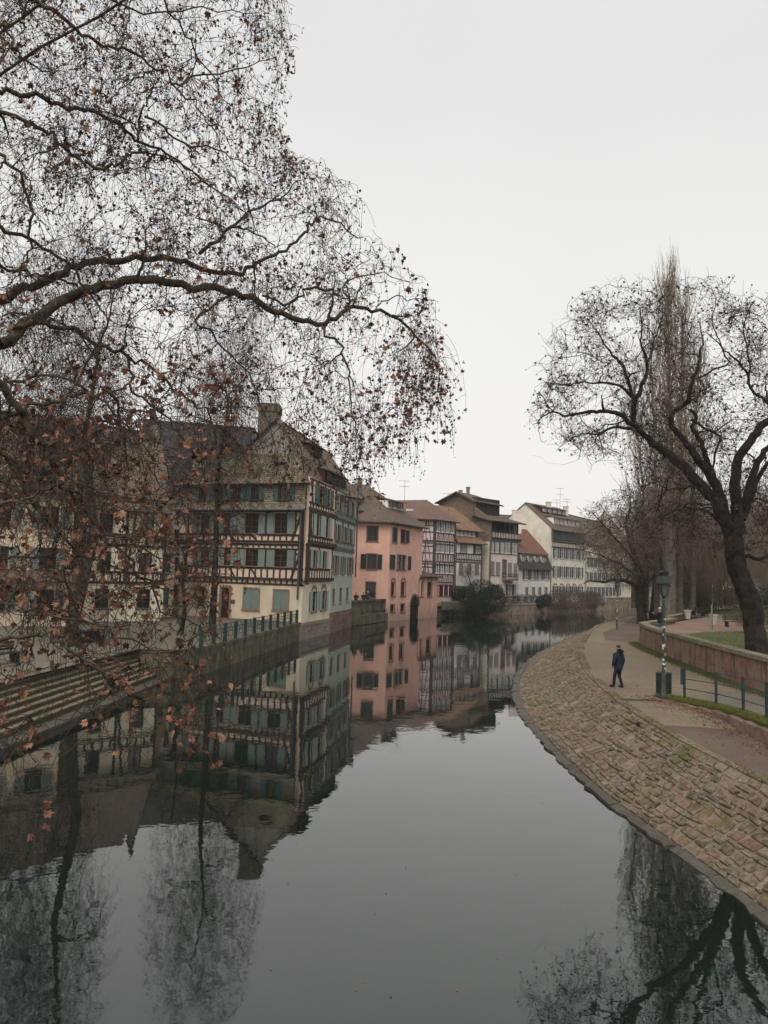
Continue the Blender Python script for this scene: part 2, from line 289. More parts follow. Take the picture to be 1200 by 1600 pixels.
# ------------------------------------------------------------------ building kit
ZH = np.array([0, 0, 1.])
class Fac:
    def __init__(s, p0, p1):
        s.p0 = np.array([p0[0], p0[1], 0.]); s.p1 = np.array([p1[0], p1[1], 0.]); d = s.p1-s.p0; s.L = np.linalg.norm(d); s.t = d/s.L
        s.n = np.array([s.t[1], -s.t[0], 0.]); s.ax = [-s.t, s.n, ZH]
    def P(s, u, z, off=0.): return s.p0 + s.t*u + s.n*off + ZH*z
    def uz(s, px, py):
        d = ray(px, py); k = ((s.p0-CAM) @ s.n)/(d @ s.n); q = CAM+d*k; return float((q-s.p0) @ s.t), float(q[2])
    def rect(s, x0, y0, x1, y1):
        ym = (y0+y1)/2; xm = (x0+x1)/2
        return s.uz(x0, ym)[0], s.uz(x1, ym)[0], s.uz(xm, y1)[1], s.uz(xm, y0)[1]
def wall_face(fac, u0, u1, z0, z1, holes, mat, parent, reveal=.22, name='wall', off=0., thick=.25, **k):
    us = sorted({u0, u1, *[h[0] for h in holes], *[h[1] for h in holes]}); zs = sorted({z0, z1, *[h[2] for h in holes], *[h[3] for h in holes]})
    us = [u for u in us if u0 <= u <= u1]; zs = [z for z in zs if z0 <= z <= z1]; b = MB(); P = fac.P
    for i in range(len(us)-1):
        for j in range(len(zs)-1):
            uc, zc = (us[i]+us[i+1])/2, (zs[j]+zs[j+1])/2
            if any(h[0] < uc < h[1] and h[2] < zc < h[3] for h in holes): continue
            b.add([P(us[i], zs[j], off), P(us[i+1], zs[j], off), P(us[i+1], zs[j+1], off), P(us[i], zs[j+1], off)], [(0, 1, 2, 3)])
    for h in holes:
        a, c, d, e = h[:4]; q = [(a, d), (c, d), (c, e), (a, e)]
        for i in range(4):
            m, n_ = q[i], q[(i+1) % 4]; b.add([P(*m, off), P(*n_, off), P(*n_, off-reveal), P(*m, off-reveal)], [(3, 2, 1, 0)])
    q = [(u0, z0), (u1, z0), (u1, z1), (u0, z1)]
    for i in range(4):
        m, n_ = q[i], q[(i+1) % 4]; b.add([P(*m, off), P(*n_, off), P(*n_, off-thick), P(*m, off-thick)], [(0, 1, 2, 3)])
    return b.build(name, mat, parent, **k)
def window(parent, fac, r, frame, nx=2, nz=3, off=0., reveal=.22, glass=None, name='window', arch=False, bw=.07, surround=None, sw=.12, sill=True, label=None):
    u0, u1, z0, z1 = r; uc = (u0+u1)/2; loc = fac.P(uc, z0, off-reveal)
    b = MB(); d = off-reveal+.05
    for a, c in ((u0, u0+bw), (u1-bw, u1)): b.box(fac.P((a+c)/2, (z0+z1)/2, d), (c-a, .1, z1-z0), fac.ax)
    for a, c in ((z0, z0+bw), (z1-bw, z1)): b.box(fac.P(uc, (a+c)/2, d), (u1-u0-2*bw, .1, c-a), fac.ax)
    for i in range(1, nx): b.box(fac.P(u0+(u1-u0)*i/nx, (z0+z1)/2, d), (.055 if i*2 != nx else .08, .09, z1-z0-2*bw), fac.ax)
    for i in range(1, nz): b.box(fac.P(uc, z0+(z1-z0)*i/nz, d-.003), (u1-u0-2*bw, .07, .045), fac.ax)
    w = b.build(name, frame, parent, loc=loc, label=label)
    MB().box(fac.P(uc, (z0+z1)/2, d-.06), (u1-u0, .03, z1-z0), fac.ax).build('pane', glass or random.choice([GLASS, GLASS, GLASS, CURT]), w)
    if surround:
        s_ = MB(); s2 = sw
        for a, c in ((u0-s2, u0), (u1, u1+s2)): s_.box(fac.P((a+c)/2, (z0+z1)/2, off+.0), (c-a, .06, z1-z0+.001), fac.ax)
        if arch:
            n = 8; R = (u1-u0)/2
            for i in range(n):
                A = math.pi*(i+.5)/n; s_.box(fac.P(uc-math.cos(A)*(R+s2/2), z1+math.sin(A)*(R*.55+s2/2), off), (s2*1.2, .06, math.pi*R/n+.1), [-(fac.t*math.cos(math.pi/2-A)*0+fac.t), fac.n, ZH])
        else: s_.box(fac.P(uc, z1+s2/2, off), (u1-u0+2*s2, .06, s2), fac.ax)
        if sill: s_.box(fac.P(uc, z0-s2/2, off+.04), (u1-u0+2*s2+.1, .16, s2), fac.ax)
        s_.build('window_surround', surround, parent)
    elif sill: MB().box(fac.P(uc, z0-.05, off+.03), (u1-u0+.1, .18, .08), fac.ax).build('sill', frame, w)
    return w
def shutter(parent, fac, r, mat, off=0., **k):
    u0, u1, z0, z1 = r; return oblock('shutter', mat, fac.P((u0+u1)/2, (z0+z1)/2, off+.05), fac.ax, (abs(u1-u0), .05, z1-z0), parent, me=shutter_mesh(mat), **k)
def beam(parent, fac, a, b_, w, mat, off=0., th=.07, name='timber_beam'):
    (u0, z0), (u1, z1) = a, b_; A = fac.P(u0, z0, off); B = fac.P(u1, z1, off); d = B-A; L = np.linalg.norm(d); d /= L
    jit = random.uniform(-.004, .004) + (.006 if abs(z1-z0) > .01 else 0)
    return oblock(name, mat, (A+B)/2+fac.n*(th/2-.02+jit), [np.cross(fac.n, d), fac.n, d], (w, th, L), parent)
def studs(parent, fac, us, z0, z1, w, mat, off=0.):
    for u in us: beam(parent, fac, (u, z0), (u+random.uniform(-.04, .04), z1), w*random.uniform(.85, 1.15), mat, off)
def slab(parent, pts, mat, name='roof', th=.16, **k):
    P = [np.array(p, float) for p in pts]; n = np.zeros(3)
    for i in range(len(P)): n += np.cross(P[i]-P[0], P[(i+1) % len(P)]-P[0])
    n /= np.linalg.norm(n)
    if n[2] < 0: P.reverse(); n = -n
    u = np.cross(ZH, n); u = u/np.linalg.norm(u) if np.linalg.norm(u) > .05 else np.array([1., 0, 0]); v = np.cross(n, u); m = len(P)
    uv = [(float(p @ u), float(p @ v)) for p in P]
    b = MB(); Q = [p-n*th for p in P]; b.add(P+Q, [tuple(range(m))]+[tuple(range(2*m-1, m-1, -1))]+[(i, m+i, m+(i+1) % m, (i+1) % m) for i in range(m)],
        [uv, [uv[i] for i in range(m-1, -1, -1)]]+[[uv[i], uv[i], uv[(i+1) % m], uv[(i+1) % m]] for i in range(m)])
    return b.build(name, mat, parent, **k)
def poly_wall(parent, pts, mat, name='wall', th=.2, nrm=None, **k):
    """vertical wall of any outline (3D points), thickened away from nrm; UV in metres"""
    P = [np.array(p, float) for p in pts]; nrm = np.array(nrm, float); nrm /= np.linalg.norm(nrm); t = np.cross(ZH, nrm); m = len(P)
    uv = [(float(p @ t), float(p[2])) for p in P]; Q = [p-nrm*th for p in P]; b = MB()
    b.add(P+Q, [tuple(range(m)), tuple(range(2*m-1, m-1, -1))]+[(i, m+i, m+(i+1) % m, (i+1) % m) for i in range(m)],
          [uv, uv[::-1]]+[[uv[i], uv[i], uv[(i+1) % m], uv[(i+1) % m]] for i in range(m)])
    return b.build(name, mat, parent, **k)
def chimney(parent, c, sx, sy, z0, z1, mat, name='chimney', pots=0, cap=True):
    b = MB(); b.box((c[0], c[1], (z0+z1)/2), (sx, sy, z1-z0))
    if cap: b.box((c[0], c[1], z1-.05), (sx+.16, sy+.16, .12)); b.box((c[0], c[1], z1-.35), (sx+.08, sy+.08, .08))
    for i in range(pots): b.lathe((c[0]+(i-(pots-1)/2)*.45, c[1], z1), [(.14, 0), (.11, .35)], 8)
    return b.build(name, mat, parent)
def antenna(loc, h, label):
    t = thing('television_antenna', label, 'antenna', loc); x, y, z = loc
    MB().bar(loc, (x, y, z+h), .03, 5).build('mast', ZINC, t); b = MB()
    for k, q in enumerate((.97, .72)):
        b.bar((x-.9, y, z+h*q), (x+.7, y, z+h*q), .022, 4)
        for i in range(6): b.bar((x-.8+i*.25, y-.35, z+h*q), (x-.8+i*.25, y+.35, z+h*q), .014, 4)
    b.build('aerial', ZINC, t)

# ------------------------------------------------------------------ terrain, water
W_L = [(-14.2, -40), (-13.4, 0), (-12.6, 12), (-11.9, 24.65), (-11.35, 28.1), (-11.0, 34.5), (-10.5, 39), (-9.85, 42), (-8.72, 49.9), (-6.73, 65.95), (-4.92, 74.52), (-3.27, 85.34), (0.82, 95.45), (7.88, 109.35), (10.4, 113), (16.03, 117.4), (22.6, 124.3), (27.5, 131.5), (34.5, 139.5), (44, 150.5), (52, 162), (62, 178), (86, 207), (120, 240), (300, 400)]
W_R = [(8.5, -40), (7.6, 0), (6.95, 10), (6.82, 13.72), (6.58, 16.66), (6.1, 19.59), (5.88, 23.19), (5.83, 27.42), (5.97, 32.86), (6.6, 39.02), (8.45, 48.31), (11.43, 58.53), (19.4, 79.36), (26.19, 94.45), (31.92, 105.65), (41.19, 124.44), (60, 160), (80, 190), (120, 225), (310, 380)]
E_T = [(11.6, -40), (10.6, 0), (9.75, 10), (9.35, 13.72), (8.95, 17.2), (8.80, 21.1), (8.75, 23.5), (8.8, 27.0), (9.3, 32.0), (10.1, 38.2), (11.9, 46.8), (14.9, 57.6), (21.6, 78.0), (28.2, 93.3), (33.9, 104.5), (43.0, 123.3), (61.8, 158.9), (81.5, 188), (121, 223), (312, 377)]
def ngon_sheet(poly, z, name, mat, **k):
    bm = bmesh.new(); vs = [bm.verts.new((p[0], p[1], z if len(p) < 3 else p[2])) for p in poly]; f = bm.faces.new(vs); bm.normal_update()
    if f.normal.z < 0: f.normal_flip()
    bmesh.ops.triangulate(bm, faces=[f]); me = bpy.data.meshes.new(name); bm.to_mesh(me); bm.free(); me.materials.append(mat); return link(name, me, kind='structure', **k)
MB().add([(-600, -60, -1.2), (600, -60, -1.2), (600, 800, -1.2), (-600, 800, -1.2)], [(0, 1, 2, 3)]).build('river_bed', G_BED, kind='structure')
MB().add([(-60, -60, 0), (330, -60, 0), (330, 420, 0), (-60, 420, 0)], [(0, 1, 2, 3)]).build('river_water', WATER, kind='structure')
# left bank: the stepped part is cut back, the rest stands over a quay wall
STEP_A, STEP_B = (-12.6, 12.0), (-10.9, 37.0)
LB = [(-14.2, -40), (-15.2, 0), (-14.4, 11.9), (-13.72, 24.2), (-12.6, 40.5), (-10.75, 40.6), (-9.85, 42), (-8.72, 49.9), (-6.73, 65.95), (-6.5, 67)] + [(x-.02, y+.02) for x, y in W_L[10:]] + [(300, 800), (-600, 800), (-600, -40)]
ngon_sheet(LB, 1.5, 'quay_ground', G_QUAY)
RB = E_T[:] + [(600, 380), (600, -40)]
ngon_sheet(RB, 1.3, 'riverside_path', G_PATH)
# red asphalt strip in the foreground of the path
ngon_sheet([(9.3, 17.5), (9.05, 21.2), (9.1, 24.8), (10.2, 24.7), (11.6, 24.2), (11.25, 20), (10.9, 10), (10.9, -5), (10.8, -5), (10.1, 10)], 1.304, 'red_pavement', G_RED)
ngon_sheet([(18.6, 58.6), (17.2, 59.2), (19.4, 67.5), (24, 78), (32, 98), (60, 98), (32, 70)], 1.304, 'red_path_strip', G_RED)

def lerp_line(L, n):
    P = np.array(L, float); d = np.r_[0, np.cumsum(np.linalg.norm(np.diff(P, axis=0), axis=1))]
    s = np.linspace(0, d[-1], n); return np.stack([np.interp(s, d, P[:, i]) for i in range(P.shape[1])], 1), d[-1]
def smooth(P, it=3):
    P = P.copy()
    for _ in range(it): P[1:-1] = .5*P[1:-1]+.25*(P[:-2]+P[2:])
    return P
# embankment: smooth both edges, keep their correspondence through the given knots
def knots(L, sub=10):
    P = np.array(L, float); out = []
    for i in range(len(P)-1): out += [P[i]*(1-k/sub)+P[i+1]*(k/sub) for k in range(sub)]
    return smooth(np.array(out+[P[-1]]), 40)
EW = knots(W_R[:18]); ET = knots(E_T[:18])
EMB = thing('stone_embankment', 'long sloping bank of rough mortared stones between the river and the footpath', 'embankment', (7.5, 20, 0))
arc = np.r_[0, np.cumsum(np.linalg.norm(np.diff((EW+ET)/2, axis=0), axis=1))]
def emb(s, t, off=0.):
    """s metres along, t 0 (water) to 1 (path), off metres along the slope's normal"""
    w0 = np.array([np.interp(s, arc, EW[:, 0]), np.interp(s, arc, EW[:, 1]), -.05]); w1 = np.array([np.interp(s, arc, ET[:, 0]), np.interp(s, arc, ET[:, 1]), 1.31])
    sag = -.10*math.sin(math.pi*t)
    d = w1-w0; h = np.array([d[0], d[1], 0]); h /= np.linalg.norm(h); n = ZH*np.linalg.norm(d[:2])-h*d[2]; n /= np.linalg.norm(n)
    return w0+d*t+n*(off+sag)
b = MB(); S = np.arange(0, arc[-1], .3); T = np.linspace(0, 1.02, 9); vs = [emb(s, t, -.012+.012*math.sin(s*3.1+t*9)*math.sin(s*1.3-t*14)) for s in S for t in T]
b.add(vs, [(i*9+j, (i+1)*9+j, (i+1)*9+j+1, i*9+j+1) for i in range(len(S)-1) for j in range(8)]); mo = b.build('mortar_bed', MORTAR, EMB, smooth=True)
bm_ = bmesh.new(); bm_.from_mesh(mo.data); bmesh.ops.recalc_face_normals(bm_, faces=bm_.faces)
if sum(f.normal.z for f in bm_.faces) < 0: bmesh.ops.reverse_faces(bm_, faces=bm_.faces)
bm_.to_mesh(mo.data); bm_.free()
def stone_geo(corners, base, h, rnd):
    """corners: 4 points on surface ccw (s,t); returns verts/faces of a worn block"""
    C = [np.array(c) for c in corners]; ctr = sum(C)/4; vs = []
    ring = []
    for i in range(4):
        a, c = C[i], C[(i+1) % 4]; ring += [a+(ctr-a)*.10, (a*.5+c*.5)+(ctr-(a+c)/2)*rnd.uniform(-.02, .06)]
    for sc_, hh in ((1., -.08), (.95, h*.62), (.80, h)):
        for p in ring: vs.append((ctr+(p-ctr)*sc_, hh+(rnd.uniform(-.013, .013) if hh > 0 else 0)))
    fs = []
    for k in range(2): fs += [(k*8+i, k*8+(i+1) % 8, (k+1)*8+(i+1) % 8, (k+1)*8+i) for i in range(8)]
    fs.append(tuple(16+i for i in range(8))); return vs, fs
rnd = random.Random(3); stones = []
cam_s = arc[np.argmin(np.abs((EW[:, 1]+ET[:, 1])/2-9))]; s_end = arc[np.argmin(np.abs(EW[:, 1]-112))]
NR = 17; CW = .17; NC = int((s_end-cam_s)/CW); occ = np.zeros((NC+8, NR), bool)
jit = {}
def knot(i, j):
    if (i, j) not in jit: jit[(i, j)] = (rnd.uniform(-.055, .055), rnd.uniform(-.013, .013))
    a_, c_ = jit[(i, j)]; sk_ = .35*(j/NR)+.10*math.sin(i*.13+j*.5)
    return cam_s+i*CW+a_+sk_+(.5*CW if j % 2 else 0), .09+.895*j/NR+(c_ if 0 < j < NR else 0)+(.010*math.sin(i*.21+j) if 0 < j < NR else 0)
for i in range(NC):
    for j in range(NR):
        if occ[i, j]: continue
        w_ = rnd.choice([2, 2, 3, 3, 3, 4, 1]); h_ = rnd.choice([1, 1, 2, 2, 2, 2, 3]) if w_ > 1 else rnd.choice([1, 2])
        if j > NR*.6: h_ = min(h_, 2)
        h_ = min(h_, NR-j)
        while w_ > 1 and occ[i:i+w_, j].any(): w_ -= 1
        while h_ > 1 and occ[i:i+w_, j:j+h_].any(): h_ -= 1
        occ[i:i+w_, j:j+h_] = True; g0 = .010
        k00, k10, k11, k01 = knot(i, j), knot(i+w_, j), knot(i+w_, j+h_), knot(i, j+h_); gs, gt = .016, .0055
        cs = [(k00[0]+gs, k00[1]+gt), (k10[0]-gs, k10[1]+gt), (k11[0]-gs, k11[1]-gt), (k01[0]+gs, k01[1]-gt)]
        stones.append((k00[0], cs, rnd.uniform(.012, .060)))
def stone_verts(cs, h):
    v2, fs = stone_geo(cs, 0, h, rnd); return [emb(p[0], p[1], hh) for p, hh in v2], fs
def seen_size(st):
    p = emb(st[1][0][0], .5); x, y = projv(p); return 0 if not (-20 < x < 1230 and y < 1640) else 1/np.linalg.norm(p-CAM)
stones.sort(key=lambda q: -seen_size(q)); rest = MB()
for i, (s, cs, h) in enumerate(stones):
    vs, fs = stone_verts(cs, h)
    fs = [f[::-1] for f in fs]
    if i < 300: MB().add(vs, fs).build('stone', STONES, EMB, loc=vs[16])
    else: rest.add(vs, fs)
rest.build('stones', STONES, EMB, kind='stuff')
# kerb of dark wet slabs at the waterline
s = cam_s-1
while s < s_end:
    L = rnd.uniform(.9, 2.1); q = MB(); dz = rnd.uniform(-.05, .03); n_ = 4; vs = []
    for k in range(n_+1):
        ss = s+.02+(L-.04)*k/n_; o = emb(ss, 0); i_ = emb(ss, .085); hd = (o-i_); hd[2] = 0; hd /= np.linalg.norm(hd)
        o = o+hd*(.04+rnd.uniform(-.09, .07)); vs += [o*[1, 1, 0]+ZH*(-.35), o*[1, 1, 0]+ZH*(.06+dz), o*[1, 1, 0]-hd*.07+ZH*(.09+dz), i_+ZH*.035, i_+ZH*-.2]
    fs = [(k*5+j, k*5+j+1, (k+1)*5+j+1, (k+1)*5+j) for k in range(n_) for j in range(4)]+[(0, 1, 2, 3, 4), tuple(n_*5+j for j in (4, 3, 2, 1, 0))]
    q.add(vs, fs).build('kerb_stone', WETST, EMB, loc=vs[0]); s += L
# top edge: narrow pale border blocks
s = cam_s
k_ = 0
while s < s_end:
    L = rnd.uniform(.5, 1.0); vs = []
    for tt, hh in ((.985, .0), (.985, .035), (1.055, .035), (1.055, -.02)):
        for ss in (s+.012, s+L-.012): vs.append(emb(ss, tt, 0)*[1, 1, 0]+ZH*(1.30+hh*(1 if hh > 0 else 3)-(.02 if tt < 1 else 0)))
    q = MB().add(vs, [(0, 1, 3, 2), (2, 3, 5, 4), (4, 5, 7, 6), (0, 2, 4, 6), (1, 7, 5, 3)]); q.build('edging_stone', STONES, EMB, loc=vs[0]); s += L; k_ += 1

# ------------------------------------------------------------------ left quay: steps and walls
ST = thing('quay_steps', 'long flight of broad mossy stone steps leading down to the river', 'steps', (-12, 24, 0))
A = np.array([-12.55, 4.0]); B = np.array([-10.95, 40.6]); dd = (B-A)/np.linalg.norm(B-A); nn = np.array([-dd[1], dd[0]])   # nn points to the quay
NS = 8
for i in range(NS):
    z1 = .10+(1.5-.10)*(i+1)/NS; o0 = .55+i*.26; LL = np.linalg.norm(B-A); u = -rnd.uniform(0, 1.5)
    while u < LL:
        L = rnd.uniform(1.8, 2.6); a, c = max(u, 0)+.006, min(u+L, LL)-.006
        if c-a > .1:
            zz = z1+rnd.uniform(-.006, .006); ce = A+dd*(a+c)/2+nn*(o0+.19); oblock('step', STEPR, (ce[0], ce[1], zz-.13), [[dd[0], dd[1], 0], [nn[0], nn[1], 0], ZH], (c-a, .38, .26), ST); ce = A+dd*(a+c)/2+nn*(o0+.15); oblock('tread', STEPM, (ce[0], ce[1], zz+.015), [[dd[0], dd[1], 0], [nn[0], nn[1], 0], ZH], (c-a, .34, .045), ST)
        u += L
for k in range(16):
    L = np.linalg.norm(B-A)/16; ce = A+dd*(k+.5)*L+nn*.22; oblock('landing_stone', WETST, (ce[0], ce[1], -.06), [[dd[0], dd[1], 0], [nn[0], nn[1], 0], ZH], (L-.015, .72, .30), ST)
MB().box(((A+B)[0]/2+nn[0]*1.9, (A+B)[1]/2+nn[1]*1.9, -.35), (np.linalg.norm(B-A), 2.2, .9), [[dd[0], dd[1], 0], [nn[0], nn[1], 0], ZH]).build('foundation', QUAYW, ST)
def quay_wall(line, z1, label, name='quay_wall', mat=None, cap=.22, th=.5, z0=-.8, blk=(1.0, .42), capm=None, cat='wall', capproud=.06, zfun=None, pitch_j=.2, side=1, capw=None, nocap=False):
    """blocks laid in courses along a polyline (river on the right hand when walking along it if side=1)"""
    t = thing(name, label, cat, (line[0][0], line[0][1], z0)); mat = mat or QUAYW; P = np.array(line, float); d = np.r_[0, np.cumsum(np.linalg.norm(np.diff(P, axis=0), axis=1))]
    at = lambda s: np.array([np.interp(s, d, P[:, 0]), np.interp(s, d, P[:, 1])]); top = zfun or (lambda s: z1)
    def piece(nm, s0, s1, za, zb, m, proud=0., ww=th):
        a, c = at(s0), at(s1); e = (c-a)/max(np.linalg.norm(c-a), 1e-6); n = np.array([e[1], -e[0]])*side; ce = (a+c)/2-n*(ww/2-proud)
        ax = [[e[0], e[1], 0], [-e[1], e[0], 0], ZH]; oblock(nm, m, (ce[0], ce[1], (za+zb)/2), ax, (np.linalg.norm(c-a)-.014, ww, zb-za-.012), t)
    nrow = max(1, int(round((z1-cap-z0)/blk[1])))
    for r in range(nrow):
        s = -rnd.uniform(0, blk[0])
        while s < d[-1]:
            L = blk[0]*rnd.uniform(1-pitch_j, 1+pitch_j); a, c = max(0, s), min(d[-1], s+L)
            if c-a > .08:
                zt = top((a+c)/2)-cap; piece('stone_block', a, c, z0+(zt-z0)*r/nrow, z0+(zt-z0)*(r+1)/nrow, mat, rnd.uniform(-.012, .012))
            s += L
    s = 0
    while s < d[-1]-.05 and not nocap:
        L = min(blk[0]*1.5*rnd.uniform(.8, 1.2), d[-1]-s); piece('cap_stone', s-.02, s+L+.02, top(s+L/2)-cap, top(s+L/2)+random.uniform(-.004, .004), capm or mat, capproud, capw or th+.1); s += L
    return t
quay_wall([(-13.1, 40.75), (-10.85, 40.65), (-9.85, 42), (-8.72, 49.9), (-6.85, 65.6)], 1.52, 'stained quay wall under the green railing in front of the cream half-timbered house', z0=-.5)
# ------------------------------------------------------------------ cream half-timbered house
c0 = (-18.6, 70.6); c1 = (-6.73, 65.95); c2 = (-4.92, 74.52); c3 = (-3.27, 85.34)
FA = Fac(c0, c1); FB = Fac(c1, c2); FG = Fac(c2, c3)
H1 = thing('cream_timbered_house', 'tall cream half-timbered corner house with green shutters and shingled attic storey at the water', 'house', (c1[0], c1[1], 1.5))
zb = 1.5; Z = dict(g1=4.55, b0=5.05, s1=6.0, w1=7.55, b1=8.2, s2=8.9, w2=10.9, e=11.05, t=13.5)
bk = FG.n*-1
def front_rects(L): return [FA.rect(*q) for q in L]
gw = front_rects([(381, 920, 404, 952), (428, 923, 450, 953)]); door = FA.rect(345, 918, 358, 964); door = (door[0], door[1], 1.5, door[3]); gl = FA.rect(307, 917, 319, 947)
wall_face(FA, 0, FA.L, zb-.3, 5.0, gw+[door, gl], P_CREAM, H1)
for r in gw:
    window(H1, FA, r, FR_B, 2, 1, reveal=.2, surround=FR_S, sw=.14); m = (r[0]+r[1])/2
    for a, c in ((r[0]+.01, m-.015), (m+.015, r[1]-.01)): shutter(H1, FA, (a, c, r[2]+.02, r[3]-.02), SH_G, -.09, label='closed sage green shutter')
window(H1, FA, gl, FR_B, 2, 3, surround=FR_S)
dd_ = MB().box(FA.P((door[0]+door[1])/2, (door[2]+door[3])/2, -.15), (door[1]-door[0], .08, door[3]-door[2]), FA.ax).build('door', m_paint('oxblood_door', (.045, .016, .014)), H1)
MB().box(FA.P(door[1]-.15, 2.6, -.08), (.04, .08, .15), FA.ax).build('handle', IRON, dd_)
s_ = MB()
for a in (door[0]-.09, door[1]+.09): s_.box(FA.P(a, (door[2]+door[3])/2, .0), (.18, .07, door[3]-door[2]), FA.ax)
s_.box(FA.P((door[0]+door[1])/2, door[3]+.1, 0), (door[1]-door[0]+.36, .07, .2), FA.ax); s_.build('door_surround', FR_S, H1)
b = MB()
for a in (361, 364.5): r = FA.rect(a, 937, a+2.6, 943); b.box(FA.P((r[0]+r[1])/2, (r[2]+r[3])/2, .03), (r[1]-r[0], .08, r[3]-r[2]), FA.ax)
b.build('letter_box', ZINC, H1)
# two timbered storeys, front
W2 = [(431, 452, (420.5, 431), (452, 462.5)), (385, 407, (374, 385), (407, 417.5)), (352, 363, (341.5, 352), (363, 373.5)), (316, 330, (305, 316), (330, 341))]
W1 = [(429, 450, (418, 429), (450, 461)), (384, 405, (373, 384), (405, 416)), (350, 362, (339, 350), (362, 372.5)), (314, 328, (303, 314), (328, 338.5))]
for (ws, zl, zh, oy) in ((W1, Z['s1']+.12, Z['w1']+.05, 875), (W2, Z['s2']+.1, Z['w2']-.1, 822)):
    hs_ = []
    for x0, x1, sl_, sr_ in ws:
        u0, u1 = FA.uz(x0, oy)[0], FA.uz(x1, oy)[0]; hs_.append((u0, u1, zl, zh))
    off = .12 if zl < 8 else .28
    wall_face(FA, 0, FA.L, 5.0 if zl < 8 else 8.2, 8.2 if zl < 8 else 11.1, hs_, P_CREAMW, H1, off=off)
    for (x0, x1, sl_, sr_), r in zip(ws, hs_):
        window(H1, FA, r, FR_B, 2, 3, off=off, reveal=.16, glass=GLASS)
        for q in (sl_, sr_): a, c = FA.uz(q[0], oy)[0], FA.uz(q[1], oy)[0]; shutter(H1, FA, (a+.02, c-.02, zl, zh), SH_G, off+.05)
    if zl < 8: lv = [(4.62, .16), (5.08, .19), (6.0, .17), (7.68, .15), (8.05, .16)]
    else: lv = [(8.32, .19), (8.88, .16), (10.98, .18)]
    for z_, w_ in lv: beam(H1, FA, (0, z_), (FA.L+.05, z_), w_, TIM, off if z_ > 4.9 else 0)
    n_ = 21
    for i in range(n_):
        u = FA.L*(i+.35)/n_; beam(H1, FA, (u, (5.2 if zl < 8 else 8.45)), (u+random.uniform(-.04, .04), (5.9 if zl < 8 else 8.8)), .14, TIM, off)
    for i in range(n_+2):
        u = FA.L*(i+.2)/(n_+2)
        beam(H1, FA, (u, (4.70 if zl < 8 else 7.78)), (u, (4.97 if zl < 8 else 7.96)), .13, TIM, off if zl > 8 else .02)
    for u in [(hs_[i][0]+hs_[i+1][1])/2 for i in range(len(hs_)-1)]: beam(H1, FA, (u, zl-.1), (u+.02, zh+.15), .2, TIM, off)
    ur = FA.uz(474, oy)[0]; beam(H1, FA, (FA.L-.15, zh+.2), (FA.L-1.1, 5.15 if zl < 8 else 8.35), .2, TIM, off+.012)
    beam(H1, FA, (FA.L-.85, zl+1.15), (FA.L, zl+1.15), .16, TIM, off)
    for r in hs_:
        for u in (r[0]-.75, r[1]+.75): beam(H1, FA, (min(max(u, .1), FA.L-.1), zl-.1), (min(max(u, .1), FA.L-.1)+.02, zh+.15), .13, TIM, off-.005)
    for u in (1.6, 3.7, 6.0, 8.2): beam(H1, FA, (u, (5.2 if zl < 8 else 8.4)), (u+.55*(1 if int(u) % 2 else -1), (5.95 if zl < 8 else 8.85)), .14, TIM, off+.004)
    beam(H1, FA, (0.3, zh+.1), (1.2, 5.2 if zl < 8 else 8.4), .2, TIM, off)
beam(H1, FA, (FA.L-.12, 4.7), (FA.L-.12, 11.1), .3, TIM, .2, th=.3, name='corner_post')
# shingled attic storey with flared foot
ws3 = [(439.5, 455), (397, 408), (368, 380), (342, 353), (316, 327)]; offT = .42
hs_ = [(FA.uz(a, 773)[0], FA.uz(c, 773)[0], 11.95, 13.2) for a, c in ws3]
q = wall_face(FA, -.1, FA.L+.1, 11.55, 13.55, hs_, T_SHING, H1, off=offT, name='shingled_wall')
uvl = q.data.uv_layers.new(name='UVMap'); fo = np.array(FA.p0)
for p in q.data.polygons:
    for li in p.loop_indices:
        co = q.data.vertices[q.data.loops[li].vertex_index].co; wv = np.array(co)+np.array(WL[H1.name]); uvl.data[li].uv = (float((wv-fo) @ FA.t), float(wv[2]))
for r in hs_:
    window(H1, FA, r, FR_B, 2, 2, off=offT, reveal=.2, glass=GLASS, surround=TIM, sw=.08)
    ww_ = .48
    for a, c in ((r[0]-ww_-.05, r[0]-.05), (r[1]+.05, r[1]+ww_+.05)): shutter(H1, FA, (a, c, r[2]-.02, r[3]+.05), SH_T, offT)
slab(H1, [FA.P(-.3, 11.08, .95), FA.P(FA.L+.35, 11.08, .95), FA.P(FA.L+.12, 11.62, .40), FA.P(-.1, 11.62, .40)], T_SHING, 'eave_skirt', .1)
